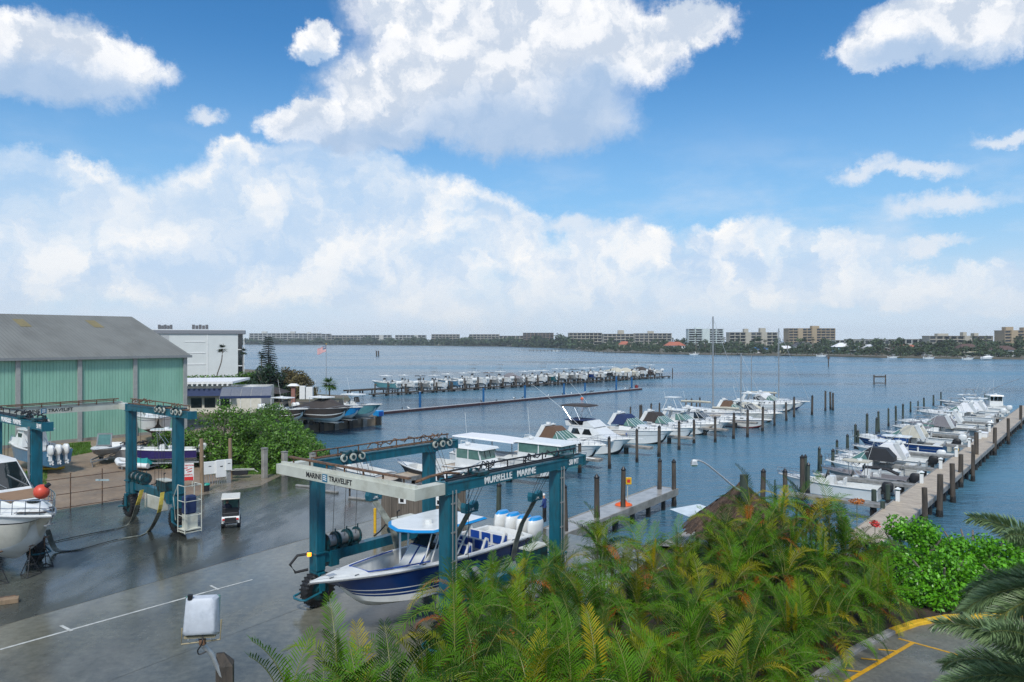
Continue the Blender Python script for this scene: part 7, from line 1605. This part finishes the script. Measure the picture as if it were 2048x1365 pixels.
# foxtail palms at the right edge
FX = [frond_mesh('frond', L, b, 105, .36, True, seed=60 + i, mats=[M['fox'], M['stemy']], wl=.010, droop=.25) for i, (L, b) in enumerate(((1.9, (.6, -.4)), (1.75, (.2, -.8)), (2.0, (.95, -.1)), (1.6, (1.3, .6)), (1.8, (-.1, -1.0))))]
for (u, v, d, nf, lab, sc) in ((2160, 1185, 11.8, 24, 'plume-fronded foxtail palm cut by the right edge, upper crown', 1.0), (2150, 1385, 10.2, 24, 'plume-fronded foxtail palm in the bottom right corner, lower crown', 1.0)):
    p = PT(u, v, d); T = thing('foxtail_palm', lab, 'palm', (p.x, p.y, 0), 0); MB().tube([(0, 0, 0), (0, 0, p.z - .5), (0, 0, p.z)], .13, 12, .09).build('trunk', M['bark'], T, True)
    for q in range(nf): place(FX[q % 5], 'frond', T, (0, 0, p.z), q * 2.4 + .4, pr.uniform(-.1, .1), sc)

# tufts of grass by the gravel
rs = np.random.RandomState(8); n = 9000
def grass(poly, n, h, name):
    xs = np.array([p.x for p in poly]); ys = np.array([p.y for p in poly]); a = rs.rand(n); b = rs.rand(n)
    P = np.array([[poly[0].x, poly[0].y]]) * ((1 - a) * (1 - b))[:, None] + np.array([[poly[1].x, poly[1].y]]) * (a * (1 - b))[:, None] + np.array([[poly[2].x, poly[2].y]]) * (a * b)[:, None] + np.array([[poly[3].x, poly[3].y]]) * ((1 - a) * b)[:, None]
    an = rs.rand(n) * 6.28; c, s = np.cos(an) * .03, np.sin(an) * .03; hh = h * (.5 + rs.rand(n)); z = np.zeros(n) + .008
    v = np.stack([np.stack([P[:, 0] - c, P[:, 1] - s, z], 1), np.stack([P[:, 0] + c, P[:, 1] + s, z], 1), np.stack([P[:, 0] + rs.normal(size=n) * .06, P[:, 1] + rs.normal(size=n) * .06, z + hh], 1)], 1).reshape(-1, 3)
    o = quick_mesh(name, v, np.arange(3 * n).reshape(-1, 3), M['leaf']); o['kind'] = 'stuff'
grass([G(-20, 985), G(92, 975), G(95, 940), G(-20, 950)], 7000, .10, 'grass'); grass([G(135, 915), G(185, 905), G(180, 885), G(138, 888)], 5000, .12, 'grass'); grass([G(405, 950), G(560, 950), G(560, 930), G(405, 930)], 6000, .16, 'grass')

# ------------------------------------------------------------------ the far shore
def shore(name, pts, z=-.4):
    mb = MB(); mb.prism(pts, -4, z); o = mb.build(name, M['soil']); o['kind'] = 'structure'
FS = [(1280, 701), (1150, 699), (1100, 696.5), (1000, 693.5), (860, 692), (700, 690.5), (480, 689.5), (200, 689)]
near = [(2300, 724), (2048, 719.5), (1900, 718), (1760, 716), (1640, 713), (1500, 711.5), (1400, 710), (1300, 708), (1180, 704), (1160, 702)]
pl = [P2(G(u, v, WATER)) for u, v in near] + [P2(G(u, v, WATER)) for u, v in FS[1:]]
shore('far_land', pl + [(-2500, 3500), (2500, 3500), (2500, 600)])
def band(name, segs, hmin, hmax, n, size, depth, seed, m=None):
    rs = np.random.RandomState(seed); V = []
    tot = sum(abs(b[0] - a[0]) for a, b in zip(segs, segs[1:]))
    cl = []
    for a, b in zip(segs, segs[1:]):
        k = int(n * abs(b[0] - a[0]) / tot / 50) + 2
        for i in range(k):
            t = rs.rand(); u, v = a[0] + (b[0] - a[0]) * t, a[1] + (b[1] - a[1]) * t; p = G(u, v, WATER); dd_ = rs.rand() * depth + (3 if size > 2 else 15); h = rs.uniform(hmin, hmax) * (1 + .25 * math.sin(u * .13))
            sc = p.y / 1000; r = rs.uniform(.7, 1.3) * size * 2.6
            p = p * (1 + dd_ / p.y); z = h * rs.rand() ** .5; cl.append((p.x, p.y, z - .5, r * 1.3, r, r * .8))
    o = leaf_mesh(name, cl, n, size, m or M['leaffar'], None, seed=seed, shell=.3); o['kind'] = 'stuff'; return o
band('far_mangroves', FS[1:], 6, 14, 40000, 2.4, 60, 1)
band('near_shore_trees', near[1:], 2, 7.5, 30000, .75, 60, 2)
band('near_shore_trees', [(u, v - 3.5) for u, v in near[1:]], 5, 11.5, 24000, 1.1, 60, 4)
M['cond1'] = mat('pale_condo_wall', (.50, .50, .46), .85, var=.05); M['cond2'] = mat('sand_condo_wall', (.40, .37, .30), .85, var=.05); M['cond3'] = mat('brown_tan_condo_wall', (.36, .28, .18), .85, var=.05)
M['cond4'] = mat('white_blue_condo_wall', (.55, .62, .60), .85, var=.05); M['cond5'] = mat('brown_condo_face', (.22, .17, .13), .85, var=.05)
fw = [('white block with three roof towers, leftmost on the horizon', 498, 570, 667, 1900, 5, 'cond1', 8, [(.4, 14, 5)]), ('white block with a roof tower, second on the horizon from the left', 565, 640, 667, 1890, 5, 'cond1', 8, [(.25, 14, 5)]), ('white stepped block, just above the flagpole', 588, 660, 668, 1880, 5, 'cond1', 8, [(.4, 10, 4)]), ('low brownish block between white and cream blocks', 655, 722, 671, 1860, 4, 'cond2', 9, []),
      ('cream low block with white stair wall, left of the first gap in the skyline', 720, 782, 670.5, 1800, 4, 'cond1', 8, [], [5]), ('cream low block right of the first gap in the skyline', 790, 851, 670.5, 1760, 4, 'cond1', 8, [], [5]), ('five-storey balcony block left of the palm gap', 863, 919, 669, 1700, 5, 'cond2', 8, []), ('five-storey wide balcony block right of the palm gap', 938, 998, 669, 1640, 5, 'cond2', 8, []),
      ('low grey block between two wide balcony blocks', 998, 1048, 672, 1600, 4, 'cond2', 6, []), ('tallest brown balcony block at the centre of the horizon', 1046, 1107, 666, 1560, 6, 'cond5', 8, []), ('wide balcony block standing left of the big house-lined point', 1138, 1204, 666, 1450, 5, 'cond2', 8, []), ('balcony block with a roof house behind the point', 1207, 1268, 668, 1400, 5, 'cond2', 7, [(.6, 8, 5)]), ('balcony block with roof house left of the pale tower', 1270, 1343, 667, 1300, 5, 'cond2', 8, [(.45, 10, 4)]),
      ('pale bluish-white tower block left of the tallest mast', 1377, 1447, 658, 1150, 8, 'cond4', 5, [(.3, 9, 2)], [2]), ('sand block with two stair towers right of the tallest mast', 1459, 1556, 665, 1050, 5, 'cond2', 9, [(.37, 6, 5), (.72, 8, 6)], [3, 6]), ('tan brown-topped hotel block, largest on the far shore', 1577, 1671, 657, 900, 8, 'cond3', 10, [(.62, 9, 3)], [2, 5]),
      ('long low white building behind the trees right of the hotel block', 1650, 1790, 680.5, 860, 2, 'cond1', 14, []), ('low grey-roofed building under the sloped clubhouse roofs', 1700, 1850, 678.5, 900, 2, 'cond1', 12, []), ('stepped cream building with a chimney-like tower', 1860, 1985, 672, 820, 4, 'cond2', 9, [(.25, 12, 2.5), (.6, 4, 4), (.78, 5, 3)], [5]), ('tall cream tower cut by the right edge', 2009, 2075, 661, 760, 7, 'cond3', 5, [(.25, 8, 3.5), (.8, 8, 3)], [1, 3])]
for f in fw:
    lab, u0, u1, vt, d, fl, m, bays, rb = f[:9]
    if u1 < 1280: d = D(float(np.interp(u0, [q_[0] for q_ in FS[::-1]], [q_[1] for q_ in FS[::-1]])), WATER) + 75
    box_building('apartment_block', lab, u0, u1, vt, d, -.4, 16, fl, M[m], R(rng.uniform(-3, 3)), bays=bays, roofboxes=rb, solid=f[9] if len(f) > 9 else None, group=None)
def house_(label, u0, u1, vt, vb, roofm, wallm, gable=False, storeys=2, pat=0):
    d = D(vb, WATER); p0, p1 = G(u0, vb, WATER), G(u1, vb, WATER); d = p0.y + 4 + pat; x0, x1 = (u0 - 1024) / F * d, (u1 - 1024) / F * d; zt = H - (vt - VH) * d / F; W = x1 - x0; T = thing('waterfront_house', label, 'house', ((x0 + x1) / 2, d, -.4), 0); zt += .4; a = W / 2; hw_ = zt * .62
    wl = MB().box(-a * .92, a * .92, .5, 9, 0, hw_).build('wall', wallm, T)
    if gable == 'shed': MB().house([(-a, hw_ * .7), (-a * .2, zt), (a * 1.05, hw_ * .75), (a * 1.05, hw_ * .75 + .25), (-a * .2, zt + .3), (-a, hw_ * .7 + .25)], 5.2, 5.2, y=4.8).build('roof', roofm, T)
    else: MB().loft([[(-a, -.3, hw_), (a, -.3, hw_), (a, 9.8, hw_), (-a, 9.8, hw_)], [(-a * .45, 4, zt), (a * .45, 4, zt), (a * .45, 5.5, zt), (-a * .45, 5.5, zt)]]).build('roof', roofm, T)
    n = max(3, int(W / 2.6)); pr_ = None
    for s in range(storeys):
        for k in range(n):
            x = -a * .9 + (k + .5) * a * 1.8 / n; zz = hw_ * (s + .5) / storeys
            if pr_ is None: pr_ = MB().box(-W / n * .28, W / n * .28, .42, .49, -hw_ / storeys * .28, hw_ / storeys * .28).build('window', M['glass'], T); pr_.location = (x, 0, zz)
            else: meshcopy(pr_, T, (x, 0, zz))
    if storeys == 2: MB().box(-a * .9, a * .9, -.9, .41, hw_ * .47, hw_ * .52).build('balcony', M['stucco'], T)
    return T
M['redroof'] = mat('red_tile_roof', (.38, .12, .07), .8); M['brownroof'] = mat('brown_tile_roof', (.10, .06, .05), .8); M['blueroof'] = mat('blue_metal_roof', (.03, .17, .42), .4); M['tealwall'] = mat('pale_teal_wall', (.20, .36, .38), .8); M['ywall'] = mat('pale_yellow_wall', (.50, .46, .30), .8)
house_('small red-roofed house on the point at left of the shore', 1238, 1262, 683, 702, M['redroof'], M['ywall'], storeys=1); house_('brown-roofed house behind the docks left of the tallest mast', 1330, 1372, 684, 706, M['redroof'], M['stucco'])
house_('blue-roofed white house near the middle of the shore', 1504, 1540, 695, 708, M['blueroof'], M['stucco'], storeys=1); house_('grey hip-roofed house right of the blue roof', 1590, 1632, 684, 708, M['shingle'], M['stucco'])
house_('teal-walled house with white metal roofs', 1670, 1720, 686, 710, M['whitecanvas'], M['tealwall']); house_('timber gabled house with one long white sloping roof', 1726, 1784, 690, 711, M['whitecanvas'], M['cond5'], gable='shed')
house_('red tile-roofed two-storey house in the right half of the shore', 1795, 1842, 690, 712, M['redroof'], M['stucco']); house_('low white boathouse between the red and the yellow houses', 1848, 1896, 702, 714, M['shingle'], M['stucco'], storeys=1)
house_('pale yellow house with dark hip roof and balconies', 1920, 1962, 688, 715, M['brownroof'], M['ywall']); house_('low cream house with brown tile roof and arched windows', 1990, 2036, 692, 716, M['brownroof'], M['stucco'], storeys=1)
house_('white-roofed house left of the gabled house', 1560, 1588, 692, 709, M['whitecanvas'], M['ywall'], storeys=1); house_('shaded house below the cream building', 1860, 1905, 687, 706, M['shingle'], M['stucco'], pat=25)
# seawall docks and small boats along the near far shore
for i, (u0, u1, v, lab) in enumerate(((1060, 1185, 703.5, 'long thin timber jetty left of the house-lined point'), (1190, 1300, 706.5, 'jetty in front of the red-roofed house on the point'), (1300, 1420, 709.5, 'jetty below the pale bluish tower'), (1430, 1520, 711, 'jetty below the blue-roofed house'), (1560, 1700, 712.3, 'low jetty before the teal-walled house'), (1715, 1800, 714.5, 'jetty below the timber gabled house'), (1840, 1905, 716.5, 'jetty before the low boathouse'), (1915, 1960, 718, 'jetty before the pale yellow house'))):
    a_ = G(u0, v, WATER); b2 = G(u1, v + .4, WATER); Ln = (b2 - a_).length; T = thing('jetty', lab, 'jetty', (a_.x, a_.y, WATER), ang(b2 - a_)); MB().box(0, Ln, -1.2, 1.2, 1.2, 1.5).build('deck', M['kerbc'], T)
    k = min(40, int(Ln / 4)); pp = None
    for q in range(k + 1):
        if pp is None: pp = MB().tube([(0, -1.3, -1), (0, -1.3, 2.4)], .28, 6).build('pile', M['wood'], T)
        else: meshcopy(pp, T, (q * Ln / k, 0, 0))
for i, (u, v, lab) in enumerate(((1390, 710.5, 'tiny white boat at the jetty below the pale tower'), (1645, 713.5, 'tiny white boat before the hip-roofed house'), (1788, 716.5, 'tiny white boat right of the timber gabled house'), (1860, 718, 'tiny white boat before the low boathouse'), (1938, 719.5, 'small white boat before the pale yellow house'), (1976, 721, 'white covered boat on a lift beside the cream house'), (1115, 703, 'tiny white boat on the long thin jetty'))):
    p = G(u, v, WATER); boat_cc(lab, (p.x - 4, p.y, WATER + (.9 if i == 5 else 0)), R(8), 8.5, M['white'], 1, None, M['white'], lod=1, cover=M['whitecanvas'] if i == 5 else None)
fp = [(1392, 671, 690), (1318, 683, 800), (1448, 677, 760), (1478, 679, 700), (1510, 677, 720), (1530, 681, 650), (1610, 680, 640), (1626, 678, 640), (1655, 686, 620), (1700, 690, 590), (1780, 684, 600), (1842, 682, 590), (1856, 686, 590), (1890, 684, 600), (1945, 673, 580), (1972, 676, 575), (2008, 684, 570), (2040, 676, 560), (2030, 680, 560), (1232, 685, 900), (1262, 681, 880), (1290, 684, 850), (925, 677, 1650), (918, 678, 1650), (1345, 679, 780), (1410, 682, 700), (1575, 684, 640), (1726, 681, 600)]
for i, (u, v, d) in enumerate(sorted(fp)):
    fanpalm('far palm crown standing above the shore trees, %s palm from the left' % ORD[i], u, v, d, 9, 2.6 * (1 if d < 1000 else 1.5), nf=16, name='shore_palm', m=M['leaffar'], base=-.5, group='far palms above the shore trees')

# ------------------------------------------------------------------ air between here and the far shore
hz = MB().box(-2600, 2600, -20, 2300, -6, 46).build('haze', bpy.data.materials.new('haze')); hz['kind'] = 'stuff'; m = hz.data.materials[0]; m.use_nodes = True; N = m.node_tree.nodes; N.remove(N['Principled BSDF']); v = N.new('ShaderNodeVolumePrincipled'); v.inputs['Color'].default_value = (.86, .92, .97, 1); v.inputs['Density'].default_value = .00015; v.inputs['Anisotropy'].default_value = .1
m.node_tree.links.new(v.outputs[0], N['Material Output'].inputs['Volume'])
